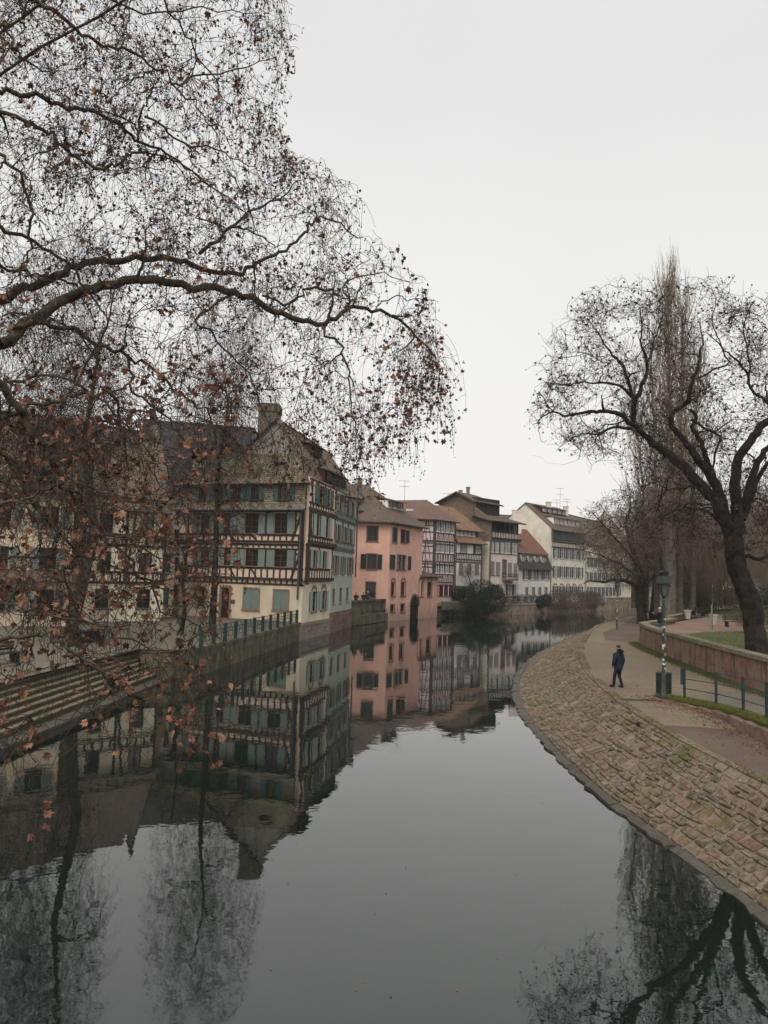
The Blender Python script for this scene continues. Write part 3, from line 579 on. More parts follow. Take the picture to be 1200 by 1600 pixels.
# river side of the cream house
def river_side():
    g = [FB.rect(487, 924, 493.5, 955), FB.rect(502, 923, 508.5, 952)]
    u1 = [(487, 497), (502, 510)]
    wall_face(FB, 0, FB.L, 1.4, 5.0, g, P_CREAMR, H1)
    for r in g:
        window(H1, FB, r, FR_B, 2, 3, arch=True, surround=FR_S, sw=.15, reveal=.18)
        shutter(H1, FB, (r[0]-.75, r[0]-.05, r[2], r[3]), SH_B, .02); shutter(H1, FB, (r[1]+.05, r[1]+.75, r[2], r[3]), SH_B, .02)
    for lo, hi, off, zl, zh, xs in ((5.0, 8.25, .12, 6.15, 7.75, ((487.5, 493.5), (502.5, 508))), (8.25, 11.15, .28, 9.0, 10.9, ((488, 494.5), (503, 509))), (11.15, 14.0, .28, 11.9, 13.6, ((490.5, 498), (504.5, 510)))):
        oy = 822; hh = [(FB.uz(a, oy)[0], FB.uz(c, oy)[0], zl, zh) for a, c in xs]; S_ = SH_B if hi < 12 else SH_T
        wall_face(FB, 0, FB.L, lo, hi, hh, P_CREAMW, H1, off=off)
        for r in hh:
            window(H1, FB, r, FR_B, 2, 3, off=off, glass=GLASS, reveal=.15); w_ = (r[1]-r[0])*.62
            shutter(H1, FB, (r[0]-w_-.04, r[0]-.04, zl, zh), S_, off+.05); shutter(H1, FB, (r[1]+.04, r[1]+w_+.04, zl, zh), S_, off+.05)
        beam(H1, FB, (-.1, lo+.12), (FB.L+.1, lo+.12), .34 if lo < 9 else .24, TIM, off+.03, th=.14); beam(H1, FB, (0, zl-.12), (FB.L-.9, zl-.12), .2, TIM, off); beam(H1, FB, (0, hi-.15), (FB.L, hi-.15), .18, TIM, off)
        studs(H1, FB, [FB.L*(i+.5)/11 for i in range(11)], lo+.3, zl-.2, .16, TIM, off)
        for u in (.75, (hh[0][1]+hh[1][0])/2, FB.L-.35): beam(H1, FB, (u, zl-.1), (u, hi-.2), .2, TIM, off)
        beam(H1, FB, (.3, hi-.3), (1.15, lo+.3), .18, TIM, off+.01)
    beam(H1, FB, (.15, 4.7), (.15, 11.3), .22, TIM, .2, th=.25, name='corner_post')
    quay_wall([(c1[0]+.12, c1[1]-.5), (c1[0]+.12, c1[1]), (c2[0]+.1, c2[1])], 1.45, 'pale grey block footing below the cream timbered house', 'house_footing', m_stone('grey_footing', [(.25, .21, .17), (.31, .26, .21), (.22, .18, .15)]), z0=-.5, blk=(.9, .45), th=.35, cap=.3)
river_side()
# solid bodies added inside the houses to keep light out
def body(parent, poly, z0, z1, mat, name='inner_light_block'): return MB().prism(poly, z0, z1).build(name, mat, parent)
ins = lambda p, v, k: (p[0]+v[0]*k, p[1]+v[1]*k)
back = FA.n*-1
bA0 = ins(c0, back, .3); bA1 = (c1[0]-.45, c1[1]+.45); bA2 = (c2[0]-.4, c2[1]+.0); bA3 = (c0[0]+4.5, c0[1]+11)
body(H1, [bA0, bA1, bA2, (bA2[0]-7, bA2[1]+3), (bA0[0]+2.6, bA0[1]+9)], 1.2, 13.6, P_GREY)
poly_wall(H1, [(c0[0], c0[1], 1.2), (c0[0], c0[1], 13.6), (c0[0]+2.6, c0[1]+9.3, 13.6), (c0[0]+2.6, c0[1]+9.3, 1.2)][::-1], P_CREAM, nrm=-FA.t)
# roof of cream + green houses: skirt below grey gable, then long ridge parallel to the river
rd = (np.array([c3[0], c3[1], 0])-np.array([c1[0], c1[1], 0])); rd /= np.linalg.norm(rd); rn = np.array([rd[1], -rd[0], 0])
EA0 = FA.P(-.5, 13.35, .95); EA1 = FA.P(FA.L+.55, 13.35, .95)
gy = 68.3
ap = pd(434, 655, gy+.2); gl_, gr_ = pd(374, 709, gy), pd(470, 709, gy-1.2)
hgl = pd(330, 709, gy+1.5)
zt_ = float(gr_[2])
E3 = np.array([c3[0], c3[1], 0])+rd*.4+rn*.75+ZH*14.15; E1b = EA1.copy()
rr0 = ap+rd*.0; rr1 = ap+rd*21
GP = (gr_+gl_)/2
slab(H1, [EA0, EA1, gr_, gl_], T_MOSS, 'roof', .18)
poly_wall(H1, [gl_, gr_, ap+np.array([.3, 0, 0]), ap-np.array([.3, 0, 0])], P_GREY, 'gable', nrm=(-.25, -1, 0))
slab(H1, [gl_+ZH*.06-rd*.3, ap+ZH*.12-rd*.3, rr1+ZH*.1, gl_+rd*21+ZH*.06], T_DARK, 'roof', .15)
body(H1, [(gl_[0]+.5, gl_[1]+.5), (gr_[0]-.5, gr_[1]+.8), (gr_[0]-.5+rd[0]*18, gr_[1]+rd[1]*18), (gl_[0]+.5+rd[0]*18, gl_[1]+rd[1]*18)], 13.3, zt_-.2, P_GREY)
slab(H1, [EA1-FA.n*0, EA1+rd*8.6+rn*.0, gr_+rd*8.6, gr_-rd*.15], T_BRN, 'roof', .16)
slab(H1, [gr_-rd*.2, gr_+rd*8.6, rr0+rd*8.6, rr0-rd*.2], T_BRN, 'roof', .16)
# fill: left slope lower
slab(H1, [EA0, gl_, gl_+rd*10, EA0+rd*10-FA.t*0], T_DARK, 'roof', .16)
cc = pd(420, 690, gy+1.6); k_ = (gy+1.6)/1200
ch = MB(); cw = 34*k_; cz1 = float(pd(420, 634, gy+1.6)[2]); ch.box((cc[0], cc[1], (cz1+14.5)/2), (cw*.93, 1.9, cz1-14.5)); ch.box((cc[0], cc[1], cz1-.35), (cw, 2.1, .7)); ch.box((cc[0], cc[1], cz1+.02), (cw*.85, 1.7, .12))
ch.build('chimney', m_stone('old_chimney_brick', [(.13, .115, .085), (.17, .14, .105), (.11, .10, .07)], moss=(.10, .10, .05)), H1)
r = FA.rect(433, 722, 444, 735); dq = pd(438, 728, gy-1.0)
b = MB().box((dq[0], dq[1], dq[2]), (.75, .9, .65)); dm = b.build('dormer', TIM, H1); slab(dm, [(dq[0]-.6, dq[1]-.75, dq[2]+.28), (dq[0]+.6, dq[1]-.75, dq[2]+.28), (dq[0]+.6, dq[1]+.9, dq[2]+.75), (dq[0]-.6, dq[1]+.9, dq[2]+.75)], T_MOSS, 'dormer_roof', .08)
# drainpipe at the corner
b = MB(); pc = FA.P(FA.L-.15, 0, .62); b.bar(pc+ZH*3.4, pc+ZH*11, .09, 8); b.build('drainpipe', ZINC, H1)
MB().bar(FA.P(-.2, 11.02, 1.0), FA.P(FA.L+.3, 11.02, 1.0), .09, 8).build('gutter', ZINC, H1)
# small shed dormers on the river slope (dark, with red cheek)
def shed_dormer(parent, a, along, outn, w, h, dp, wins, mroof, mface, frame=FR_W, name='dormer', rise=.3, glass=None):
    """a: lower-left front corner; along: unit vector; outn: outward unit; box dp deep; wins windows"""
    a = np.array(a, float); f = Fac((a[0], a[1]), tuple((a+along*w)[:2])); z0 = a[2]
    ww = [(w*(i+.5)/wins-w/wins*.34, w*(i+.5)/wins+w/wins*.34, z0+h*.22, z0+h*.86) for i in range(wins)]
    d = MB().box(f.P(w/2, z0+h/2, -dp/2-.1), (w-.04, dp-.2, h), f.ax).build(name, mface, parent)
    for r_ in ww: # window with frame set proud of the dormer front
        q = MB(); uc = (r_[0]+r_[1])/2
        for x_ in (r_[0], uc, r_[1]): q.box(f.P(x_, (r_[2]+r_[3])/2, .04), (.07, .08, r_[3]-r_[2]), f.ax)
        for z_ in (r_[2], (r_[2]+r_[3])/2, r_[3]): q.box(f.P(uc, z_, .037), (r_[1]-r_[0], .07, .06), f.ax)
        q.build('dormer_window', frame, d)
        MB().box(f.P(uc, (r_[2]+r_[3])/2, -.005), (r_[1]-r_[0], .03, r_[3]-r_[2]), f.ax).build('dormer_pane', glass or CURT, d)
    slab(d, [f.P(-.15, z0+h, .35), f.P(w+.15, z0+h, .35), f.P(w+.15, z0+h+rise*dp, -dp), f.P(-.15, z0+h+rise*dp, -dp)], mroof, 'dormer_roof', .1)
    return d
sl_ = (rr0-gr_); slope_pt = lambda s, t: gr_+rd*s+(rr0-gr_)*t
p_ = (EA1+(gr_-EA1)*.30)+rd*6.0; shed_dormer(H1, p_+rn*.35, rd, rn, 5.6, 1.15, 2.6, 4, T_BRN, TIM, FR_D, glass=GLASS)
p_ = slope_pt(5.0, .22); shed_dormer(H1, p_+rn*.3, rd, rn, 3.2, 1.0, 1.8, 2, T_BRN, TIM, FR_D, glass=GLASS)
# ------------------------------------------------------------------ green narrow house
H2 = thing('green_narrow_house', 'sea-green river house with weathered grey timbers and a red sandstone base', 'house', (c2[0], c2[1], 0))
gz = [(2.75, 4.25, ((520.5, 524.5), (531.5, 535.5), (542, 545.5))), (5.7, 7.5, ((521.5, 527), (533.5, 537.5), (543.5, 549.5)))]
hh = []
for zl, zh, xs in gz: hh += [(FG.uz(a, 900)[0], min(FG.uz(c, 900)[0], FG.L-.3), zl, zh) for a, c in xs]
wall_face(FG, 0, FG.L, 1.9, 8.2, hh, P_GREEN, H2)
for r in hh: window(H2, FG, r, FR_S, 2, 3, reveal=.15)
for r in hh[3:]: shutter(H2, FG, (r[0]-.62, r[0]-.04, r[2], r[3]), SH_GY, .02); shutter(H2, FG, (r[1]+.04, r[1]+.5, r[2], r[3]), SH_GY, .02)
for lo, hi, zl, zh, off in ((8.2, 11.2, 9.0, 10.6, .1), (11.2, 14.15, 11.9, 13.5, .2)):
    us = [.13, .45, .70]; hh = [(FG.L*u, FG.L*u+1.25, zl, zh) for u in us]
    wall_face(FG, 0, FG.L, lo, hi, hh, P_GREEN, H2, off=off)
    for r in hh:
        window(H2, FG, r, FR_B, 2, 3, off=off, reveal=.12, glass=GLASS); shutter(H2, FG, (r[0]-.6, r[0]-.04, zl, zh), SH_GY, off+.04); shutter(H2, FG, (r[1]+.04, r[1]+.6, zl, zh), SH_GY, off+.04)
    for z_, w_ in ((lo+.1, .24), (lo+.45 if hi > 12 else lo+.1, .18), (zl-.12, .18), (hi-.15, .2), (zl+.7, .01)):
        if w_ > .05: beam(H2, FG, (0, z_), (FG.L, z_), w_, TIMG, off)
    studs(H2, FG, [FG.L*(i+.4)/15 for i in range(15)], lo+.25, zl-.2, .15, TIMG, off); studs(H2, FG, [.25, FG.L*.35, FG.L*.4, FG.L*.62, FG.L*.66, FG.L-.2], zl-.1, hi-.2, .18, TIMG, off)
b = MB()
for i in range(16): b.box(FG.P(FG.L*(i+.5)/16, 8.02, .1), (.13, .22, .2), FG.ax)
b.build('joist_ends', TIMG, H2)
quay_wall([(c2[0]+.12, c2[1]), (c3[0]+.1, c3[1])], 1.92, 'red sandstone footing below the green house', 'house_footing', SANDB, z0=-.5, blk=(.8, .4), th=.35, cap=.05, capproud=0, capw=.3)
bq = [(c2[0]-.35, c2[1]), (c3[0]-.35, c3[1]-.05), (c3[0]-8, c3[1]+2), (c2[0]-8, c2[1]+2)]; body(H2, bq, 0, 14.1, P_GREY)
Fs = Fac(c3, (c3[0]-8.2, c3[1]+1.9)); poly_wall(H2, [(c3[0], c3[1], 0), (c3[0]-8.2, c3[1]+1.9, 0), (c3[0]-8.2, c3[1]+1.9, 17.5), (c3[0]-4.5, c3[1]+1., 20.5), (c3[0], c3[1], 14.3)], P_GREEN, nrm=(.2, 1, 0))
E2_ = EA1+rd*8.6
slab(H2, [E2_, E3+rd*.4, gr_+rd*19, gr_+rd*8.6], T_BRN, 'roof', .16); slab(H2, [gr_+rd*8.6, gr_+rd*19, rr0+rd*19, rr0+rd*8.6], T_BRN, 'roof', .16)
shed_dormer(H2, (E2_+(gr_-E2_)*.28)+rd*2.2+rn*.4, rd, rn, 5.2, 1.25, 2.8, 4, T_BRN, m_paint('ochre_red_board', (.15, .05, .04)), FR_D, glass=GLASS)
b = MB(); pc = FG.P(FG.L-.05, 0, .35); b.bar(pc+ZH*5.4, pc+ZH*13.2, .08, 8); b.bar(pc+ZH*13.2, pc+rn*.35+ZH*13.95, .08, 8); b.build('drainpipe', ZINC, H2)
MB().bar(E2_+rn*.05, E3+rn*.05, .09, 8).build('gutter', ZINC, H2)
# ------------------------------------------------------------------ salmon pink house
k0 = (.82, 95.45); kl = (-6.5, 95.7); k1 = (5.35, 104.3); k2 = (7.95, 109.4)
FPl = Fac(kl, k0); FPr = Fac(k0, k1); FPa = Fac(k1, k2)
H3 = thing('pink_house', 'salmon pink house with dark shutters and arched lower windows standing in the river', 'house', (k0[0], k0[1], 0))
ze = 12.35
hl = [FPl.rect(574, 823, 590, 845), FPl.rect(574, 866, 588, 889), FPl.rect(572, 910, 586, 936)]
hl[2] = (hl[2][0], hl[2][1], 2.85, hl[2][3])
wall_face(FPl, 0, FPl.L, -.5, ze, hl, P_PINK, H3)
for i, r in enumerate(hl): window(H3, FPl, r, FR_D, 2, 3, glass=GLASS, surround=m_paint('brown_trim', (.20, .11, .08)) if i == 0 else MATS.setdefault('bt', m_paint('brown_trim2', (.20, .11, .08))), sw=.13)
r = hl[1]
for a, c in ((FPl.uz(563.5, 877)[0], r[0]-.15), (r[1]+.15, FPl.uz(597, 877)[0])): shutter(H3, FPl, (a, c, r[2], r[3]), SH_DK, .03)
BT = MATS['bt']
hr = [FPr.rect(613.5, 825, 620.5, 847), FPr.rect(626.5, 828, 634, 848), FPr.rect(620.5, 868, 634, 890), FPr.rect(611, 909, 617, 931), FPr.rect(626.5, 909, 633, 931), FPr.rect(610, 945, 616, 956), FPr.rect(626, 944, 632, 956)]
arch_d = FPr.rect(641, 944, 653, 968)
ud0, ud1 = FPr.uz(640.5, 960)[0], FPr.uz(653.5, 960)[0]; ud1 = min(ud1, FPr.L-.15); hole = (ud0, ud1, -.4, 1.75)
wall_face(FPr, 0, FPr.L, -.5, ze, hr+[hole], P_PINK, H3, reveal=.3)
for i, r in enumerate(hr): window(H3, FPr, r, FR_D if i < 3 else FR_B, 2, 3 if i < 5 else 2, glass=GLASS, surround=BT, sw=.12, arch=i in (3, 4))
shutter(H3, FPr, (hr[1][1]+.1, hr[1][1]+.95, hr[1][2], hr[1][3]), SH_DK, .03); shutter(H3, FPr, (hr[0][0]+.05, hr[0][1]-.05, hr[0][2], hr[0][3]), SH_DK, -.1)
shutter(H3, FPr, (FPr.uz(609, 878)[0], FPr.uz(616.5, 878)[0], hr[2][2], hr[2][3]), SH_DK, .03); shutter(H3, FPr, (FPr.uz(637, 878)[0], FPr.uz(641.5, 878)[0], hr[2][2], hr[2][3]), SH_DK, .03)
# low annex with arched windows
zan = 5.75; ha = [FPa.rect(654.5, 909, 661, 932), FPa.rect(668, 909, 674.5, 932)]
wall_face(FPa, 0, FPa.L, -.5, zan, ha, P_PINK, H3, reveal=.25)
for r in ha: window(H3, FPa, r, FR_B, 2, 3, glass=GLASS, surround=BT, sw=.1, arch=True)
# arch over the water gate: recessed dark tunnel with a round head
b = MB(); n_ = 10; uc = (ud0+ud1)/2; R = (ud1-ud0)/2; pts = [(ud0, -.5), (ud0, 1.75)]+[(uc-R*math.cos(math.pi*i/n_), 1.75+R*math.sin(math.pi*i/n_)) for i in range(1, n_)]+[(ud1, 1.75), (ud1, -.5)]
vs = [FPr.P(u, z, -.03) for u, z in pts]+[FPr.P(u, z, -2.5) for u, z in pts]; m = len(pts)
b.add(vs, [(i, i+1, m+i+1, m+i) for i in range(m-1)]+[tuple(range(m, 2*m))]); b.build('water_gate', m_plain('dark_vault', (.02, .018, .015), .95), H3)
b = MB()
for i in range(12):
    A_ = math.pi*(i+.5)/12; dx, dz = -math.cos(A_), math.sin(A_); ax_ = [np.cross(FPr.n, FPr.t*dx+ZH*dz), FPr.n, FPr.t*dx+ZH*dz]; b.box(FPr.P(uc+dx*(R+.12), 1.75+dz*(R+.12), .02), (math.pi*R/12+.04, .12, .28), ax_)
b.build('arch_stones', SANDB, H3)
MB().box(FPr.P(uc, .6, -.27), (ud1-ud0+.02, .06, 2.4), FPr.ax).build('gate_shade_panel', m_plain('gate_shade', (.012, .011, .010), .95), H3)  # near-black sheet standing in for the shade inside the opening
# head of the opening: flat black disc painted as its shade so the arch reads round
b = MB(); pts = [(uc-R*math.cos(math.pi*i/n_), 1.75+R*math.sin(math.pi*i/n_)) for i in range(n_+1)]; b.add([FPr.P(u, z, .012) for u, z in pts], [tuple(range(len(pts)))]); b.build('arch_shade_disc', m_plain('arch_shade', (.012, .011, .010), .95), H3)
nb = -FPr.n
body(H3, [(kl[0]+.3, kl[1]+.4), (k0[0]-.1, k0[1]+.4), (k1[0]-.35, k1[1]+.1), (k1[0]-.35-6, k1[1]+3.5), (kl[0]+.3, kl[1]+10)], -.4, ze-.05, P_GREY)
body(H3, [(k1[0]-.3, k1[1]+.3), (k2[0]-.3, k2[1]+.1), (k2[0]-4, k2[1]+2.5), (k1[0]-4, k1[1]+2.7)], -.4, zan, P_GREY)
poly_wall(H3, [(*k1, -.4), (k1[0]-7, k1[1]+3.7, -.4), (k1[0]-7, k1[1]+3.7, ze), (*k1, ze)], P_PINK, nrm=(.46, 1, 0)); poly_wall(H3, [(*k2, -.4), (k2[0]-4, k2[1]+2.1, -.4), (k2[0]-4, k2[1]+2.1, zan+.4), (*k2, zan)], P_PINK, nrm=(.46, 1, 0))
ov = .7; e0 = np.array([kl[0]-1, kl[1]-ov, ze-.05]); e1 = np.array([k0[0]+.35, k0[1]-ov, ze-.05]); e2 = np.array([k1[0]+.75, k1[1]+.1, ze-.05]); apx = pd(573, 757, 101.5); ap0 = apx+np.array([-9, 0, 0]); e3 = np.array([k1[0]-6.5, k1[1]+4.5, ze])
slab(H3, [e0, e1, apx, ap0], T_BRN, 'roof', .2); slab(H3, [e1, e2, apx], T_BRN, 'roof', .2); slab(H3, [e2, e3, apx], T_BRN, 'roof', .2); slab(H3, [e3, apx, ap0, ap0*[1, 1, 0]+np.array([0, 5, ze])], T_BRN, 'roof', .2)
for a_, b_ in ((e0, e1), (e1, e2)): MB().bar(a_-ZH*.12, b_-ZH*.12, .11, 8).build('gutter', m_paint('dark_gutter', (.05, .05, .045)) if 'gut' not in MATS else MATS['gut'], H3)
cq = pd(562, 770, 97.5); chimney(H3, (cq[0], cq[1]), .62, .62, cq[2]-1.2, float(pd(562, 747, 97.5)[2]), m_stone('grey_chimney', [(.12, .10, .09), (.15, .12, .10), (.1, .09, .08)]), cap=False)
dq = e1+(e2-e1)*.30+(apx-(e1+e2)/2)*.38; shed_dormer(H3, dq+FPr.n*.3, FPr.t, FPr.n, 4.4, 1.0, 2.2, 2, T_BRN, P_WHITE, FR_B, glass=GLASS)
slab(H3, [FPa.P(-.5, zan-.05, .55), FPa.P(FPa.L+.6, zan-.05, .55), FPa.P(FPa.L+.6, zan+.75, -3), FPa.P(-.5, zan+.75, -3)], T_BRN, 'roof', .18)
# terrace wall between green and pink house
quay_wall([(-3.2, 85.4), (k0[0]-.3, k0[1]-.15)], 2.78, 'mossy river wall with a ledge below the terrace where three people lean', 'terrace_wall', QUAYW, z0=-.5, blk=(1.3, .55), capproud=.12)
ngon_sheet([(-3.4, 85.6), (k0[0]-.3, k0[1]), (kl[0], kl[1]), (-7.5, 90)], 2.0, 'terrace_floor', G_QUAY)
b = MB(); f_ = Fac((-3.2, 85.4), (k0[0]-.3, k0[1]-.15)); b.box(f_.P(f_.L/2, .55, .15), (f_.L, .5, 1.0), f_.ax); b.build('wall_ledge', QUAYW, kind=None, label='dark stone ledge along the foot of the terrace wall', ) ['category'] = 'ledge'
RIVW = m_stone('river_wall_stone', [(.32, .23, .18), (.38, .29, .225), (.28, .215, .16)], scale=1.5, moss=(.11, .10, .06), mossr=(.5, .66))
# ------------------------------------------------------------------ generic terraced house
def gabled(H, f, depth, zb_, ze_, zr, roof, side, rfrac=.5, over=.5, back_over=.3, gable_l=True, gable_r=True, sidemat_r=None, kink=None):
    """f front facade; ridge parallel to it. returns roof plane helper"""
    bkv = -f.n; P = lambda u, v, z: f.P(u, z, -v)
    for u, nr, m in ((0, -f.t, side), (f.L, f.t, sidemat_r or side)):
        pts = [P(u, 0.02, zb_), P(u, depth, zb_), P(u, depth, ze_-.05), P(u, depth*rfrac, zr-.1), P(u, 0.02, ze_-.05)]
        poly_wall(H, pts if u else pts[::-1], m, 'gable_wall', nrm=nr, th=.2)
    poly_wall(H, [P(0, depth, zb_), P(f.L, depth, zb_), P(f.L, depth, ze_-.1), P(0, depth, ze_-.1)], side, nrm=bkv)
    MB().prism([tuple(P(.3, .45, 0)[:2]), tuple(P(f.L-.3, .45, 0)[:2]), tuple(P(f.L-.3, depth-.4, 0)[:2]), tuple(P(.3, depth-.4, 0)[:2])], zb_, ze_-.2).build('inner_light_block', P_GREY, H)  # solid core added inside the house to block light
    rz = lambda v: ze_+(zr-ze_)*v/(depth*rfrac)
    slab(H, [P(-.15, -over, rz(-over)), P(f.L+.15, -over, rz(-over)), P(f.L+.15, depth*rfrac, zr), P(-.15, depth*rfrac, zr)], roof, 'roof', .16)
    slab(H, [P(-.15, depth+back_over, ze_-.2), P(f.L+.15, depth+back_over, ze_-.2), P(f.L+.15, depth*rfrac, zr), P(-.15, depth*rfrac, zr)], roof, 'roof', .16)
    MB().bar(P(-.15, -over-.02, rz(-over)-.08), P(f.L+.15, -over-.02, rz(-over)-.08), .09, 6).build('gutter', ZINC, H)
    b = MB(); nn_ = int(f.L/.45)
    for i in range(nn_): b.bar(P(-.1+(f.L+.2)*i/nn_, depth*rfrac, zr+.0), P(-.1+(f.L+.2)*(i+.93)/nn_, depth*rfrac, zr+.02), .11, 6)
    b.build('ridge_tiles', roof, H)
    return rz
# lilac timbered house
kp = (7.45, 111.0); kpl = (2.6, 111.3); kpr = (10.75, 114.8)
FL = Fac(kpl, kp); FR = Fac(kp, kpr)
H4 = thing('lilac_timbered_house', 'lilac half-timbered house with dense dark frame and four rows of pale windows', 'house', (kp[0], kp[1], 1.5))
zt = 5.8+(899-812)*111/1200+.1
lev = [float(FR.uz(692, y)[1]) for y in (940, 912, 903, 869, 836)]
wall_face(FL, 0, FL.L, 1.4, zt, [], P_LILAC, H4)
rws = [(913, 931), (880, 896), (848.5, 864), (816, 832)]; hh = []
for y0, y1 in rws:
    z0, z1 = float(FR.uz(696, y1)[1]), float(FR.uz(696, y0)[1])
    for i in range(4): hh.append((FR.L*(.045+i*.237), FR.L*(.045+i*.237+.19), z0, z1))
wall_face(FR, 0, FR.L, 1.4, zt, hh, P_ROSE, H4)
RF = m_paint('red_frame', (.20, .045, .04))
for i, r in enumerate(hh): window(H4, FR, r, RF if i < 4 else FR_W, 2, 3, reveal=.1, glass=GLASS if i < 4 else CURT, bw=.09)
for i, (y0, y1) in enumerate(rws[1:]):
    z0, z1 = float(FR.uz(696, y1)[1]), float(FR.uz(696, y0)[1])
    for z_ in (z0-.13, z1+.13, z0-1.35, z0-1.75): beam(H4, FR, (0, z_), (FR.L, z_), .15, TIMP)
    for k in range(5): u = FR.L*(.02+k*.237); beam(H4, FR, (u, z0-.2), (u, z1+.2), .15, TIMP)
    for k in range(12): u = FR.L*(k+.5)/12; beam(H4, FR, (u, z0-1.3), (u+.12*math.sin(k*2.1), z0-.2), .11, TIMP)
    # left face
    for z_ in (z0-1.35, z0-1.7, z0-.1, z0+.85, z1+.1): beam(H4, FL, (0, z_), (FL.L, z_), .15, TIMP)
    for u in (.3, 1.4, 2.5, 3.6): beam(H4, FL, (u, z0-1.3), (u, z1+.6), .11, TIMP)
    for u, du in ((.7, .6), (2.0, -.5), (3.1, .55), (4.3, -.5)): beam(H4, FL, (u, z0-1.3), (u+du, z1+.5), .11, TIMP)
for f in (FL, FR): beam(H4, f, (0, zt-.12), (f.L, zt-.12), .24, TIMP)
beam(H4, FL, (FL.L-.1, 4.5), (FL.L-.1, zt), .3, TIMP, .02); beam(H4, FR, (.1, 4.5), (.1, zt), .3, TIMP, .02); beam(H4, FR, (FR.L-.1, 4.5), (FR.L-.1, zt), .26, TIMP, .02)
body(H4, [(kpl[0], kpl[1]+.4), (kp[0]-.1, kp[1]+.5), (kpr[0]-.4, kpr[1]+.3), (kpr[0]-5, kpr[1]+5), (kpl[0], kpl[1]+9)], 1.2, zt-.1, P_GREY)
ax_ = pd(667, 781, 117); al = pd(590, 782, 116.5); E0, E1_, E2_ = FL.P(-6, zt-.05, .7), np.array([kp[0]+.15, kp[1]-.8, zt-.05]), FR.P(FR.L+.6, zt-.05, .5)
Eb = FR.P(FR.L+.6, zt, -9)
slab(H4, [E0, E1_, ax_, al], T_RED, 'roof', .18); slab(H4, [E1_, E2_, ax_], T_RED, 'roof', .18); slab(H4, [E2_, Eb, al+np.array([0, 4, -1]), al, ax_], T_RED, 'roof', .18)
q = pd(640, 797, 113.6); b = MB().box(q, (1.1, .9, .25)); b.build('skylight', FR_W, H4)
poly_wall(H4, [(*kpr, 1.4), (kpr[0]-5, kpr[1]+5, 1.4), (kpr[0]-5, kpr[1]+5, zt), (*kpr, zt)], P_ROSE, nrm=(.7, .7, 0))
q = pd(632, 781, 116.6); antenna((float(q[0]), float(q[1]), float(q[2])-.4), 3.4, 'thin roof aerial standing on the dull red roof left of the gables')
# white house with orange roof
pe0, pe1 = (10.9, 115.2), (15.4, 119.6); FE = Fac(pe0, pe1); H5 = thing('white_orange_roof_house', 'white plastered house with orange tiled roof behind the dark riverside bush', 'house', (*pe0, 1.5))
zl0 = float(FE.uz(732, 848)[1]); zu = float(FE.uz(732, 828)[1])
w5 = [FE.rect(720, 849.5, 729, 864), FE.rect(740, 850, 750, 865)]; w6 = [FE.rect(717, 880, 723.5, 896), FE.rect(730, 881, 736, 896), FE.rect(742, 881, 748, 897)]
wall_face(FE, 0, FE.L, 1.4, zl0, w5+w6, P_WHITE, H5)
for r in w5: window(H5, FE, r, FR_W, 4, 3, reveal=.1, glass=CURT, surround=TIMP)
for r in w6: window(H5, FE, r, FR_S, 2, 3, reveal=.12); shutter(H5, FE, (r[0]+.03, (r[0]+r[1])/2, r[2], r[3]), SH_GY, -.02); shutter(H5, FE, ((r[0]+r[1])/2+.02, r[1]-.03, r[2], r[3]), SH_GY, -.02)
zz = w5[0][2]
for z_ in (zz-.12, zz-1.0, zz-1.4): beam(H5, FE, (0, z_), (FE.L, z_), .17, TIMP)
for k in range(16): u = FE.L*(k+.5)/16; beam(H5, FE, (u, zz-1.0), (u+.1, zz-.1), .12, TIMP); beam(H5, FE, (u, zz-1.4), (u, zz-1.0), .14, TIMP)
beam(H5, FE, (FE.L*.72, zz), (FE.L*.72, zl0), .17, TIMP); beam(H5, FE, (FE.L-.1, 2), (FE.L-.1, zl0), .2, TIMP); beam(H5, FE, (.1, 1.6), (.1, zl0), .14, ZINC)
slab(H5, [FE.P(-.1, zl0-.1, .7), FE.P(FE.L+.7, zl0-.1, .7), FE.P(FE.L+.2, zl0+.95, -.25), FE.P(-.1, zl0+.95, -.25)], T_ORA, 'roof', .15)
d_ = MB().box(FE.P(FE.L*.47, (zl0+.9+zu)/2, -1.2), (FE.L*.86, 1.8, zu-zl0-.8), FE.ax).build('attic_wall', TIM, H5)
for i in range(5): window(H5, FE, (.35+i*.95, 1.0+i*.95, zl0+1.05, zu-.25), FR_W, 2, 2, off=-.25, reveal=.02, glass=CURT)
za_ = zu; rt = FE.P(-2.5, zu+3.9, -6)
slab(H5, [FE.P(-.3, za_-.1, .25), FE.P(FE.L+.4, za_-.1, .25), FE.P(FE.L-1.6, za_+3.8, -4.6), FE.P(-4, za_+3.8, -4.6)], T_ORA, 'roof', .16)
slab(H5, [FE.P(FE.L-1.6, za_+3.8, -4.6), FE.P(-4, za_+3.8, -4.6), FE.P(-4, za_, -9), FE.P(FE.L-.5, za_, -9)], T_ORA, 'roof', .16)
body(H5, [tuple(FE.P(.2, 0, -.5)[:2]), tuple(FE.P(FE.L-.2, 0, -.5)[:2]), tuple(FE.P(FE.L-.3, 0, -8.6)[:2]), tuple(FE.P(.2, 0, -8.6)[:2])], 1.2, za_-.2, P_GREY)
q = pd(701, 795, 117); antenna((float(q[0]), float(q[1]), float(q[2])-.6), 3.0, 'spindly aerial on the orange roof ridge')
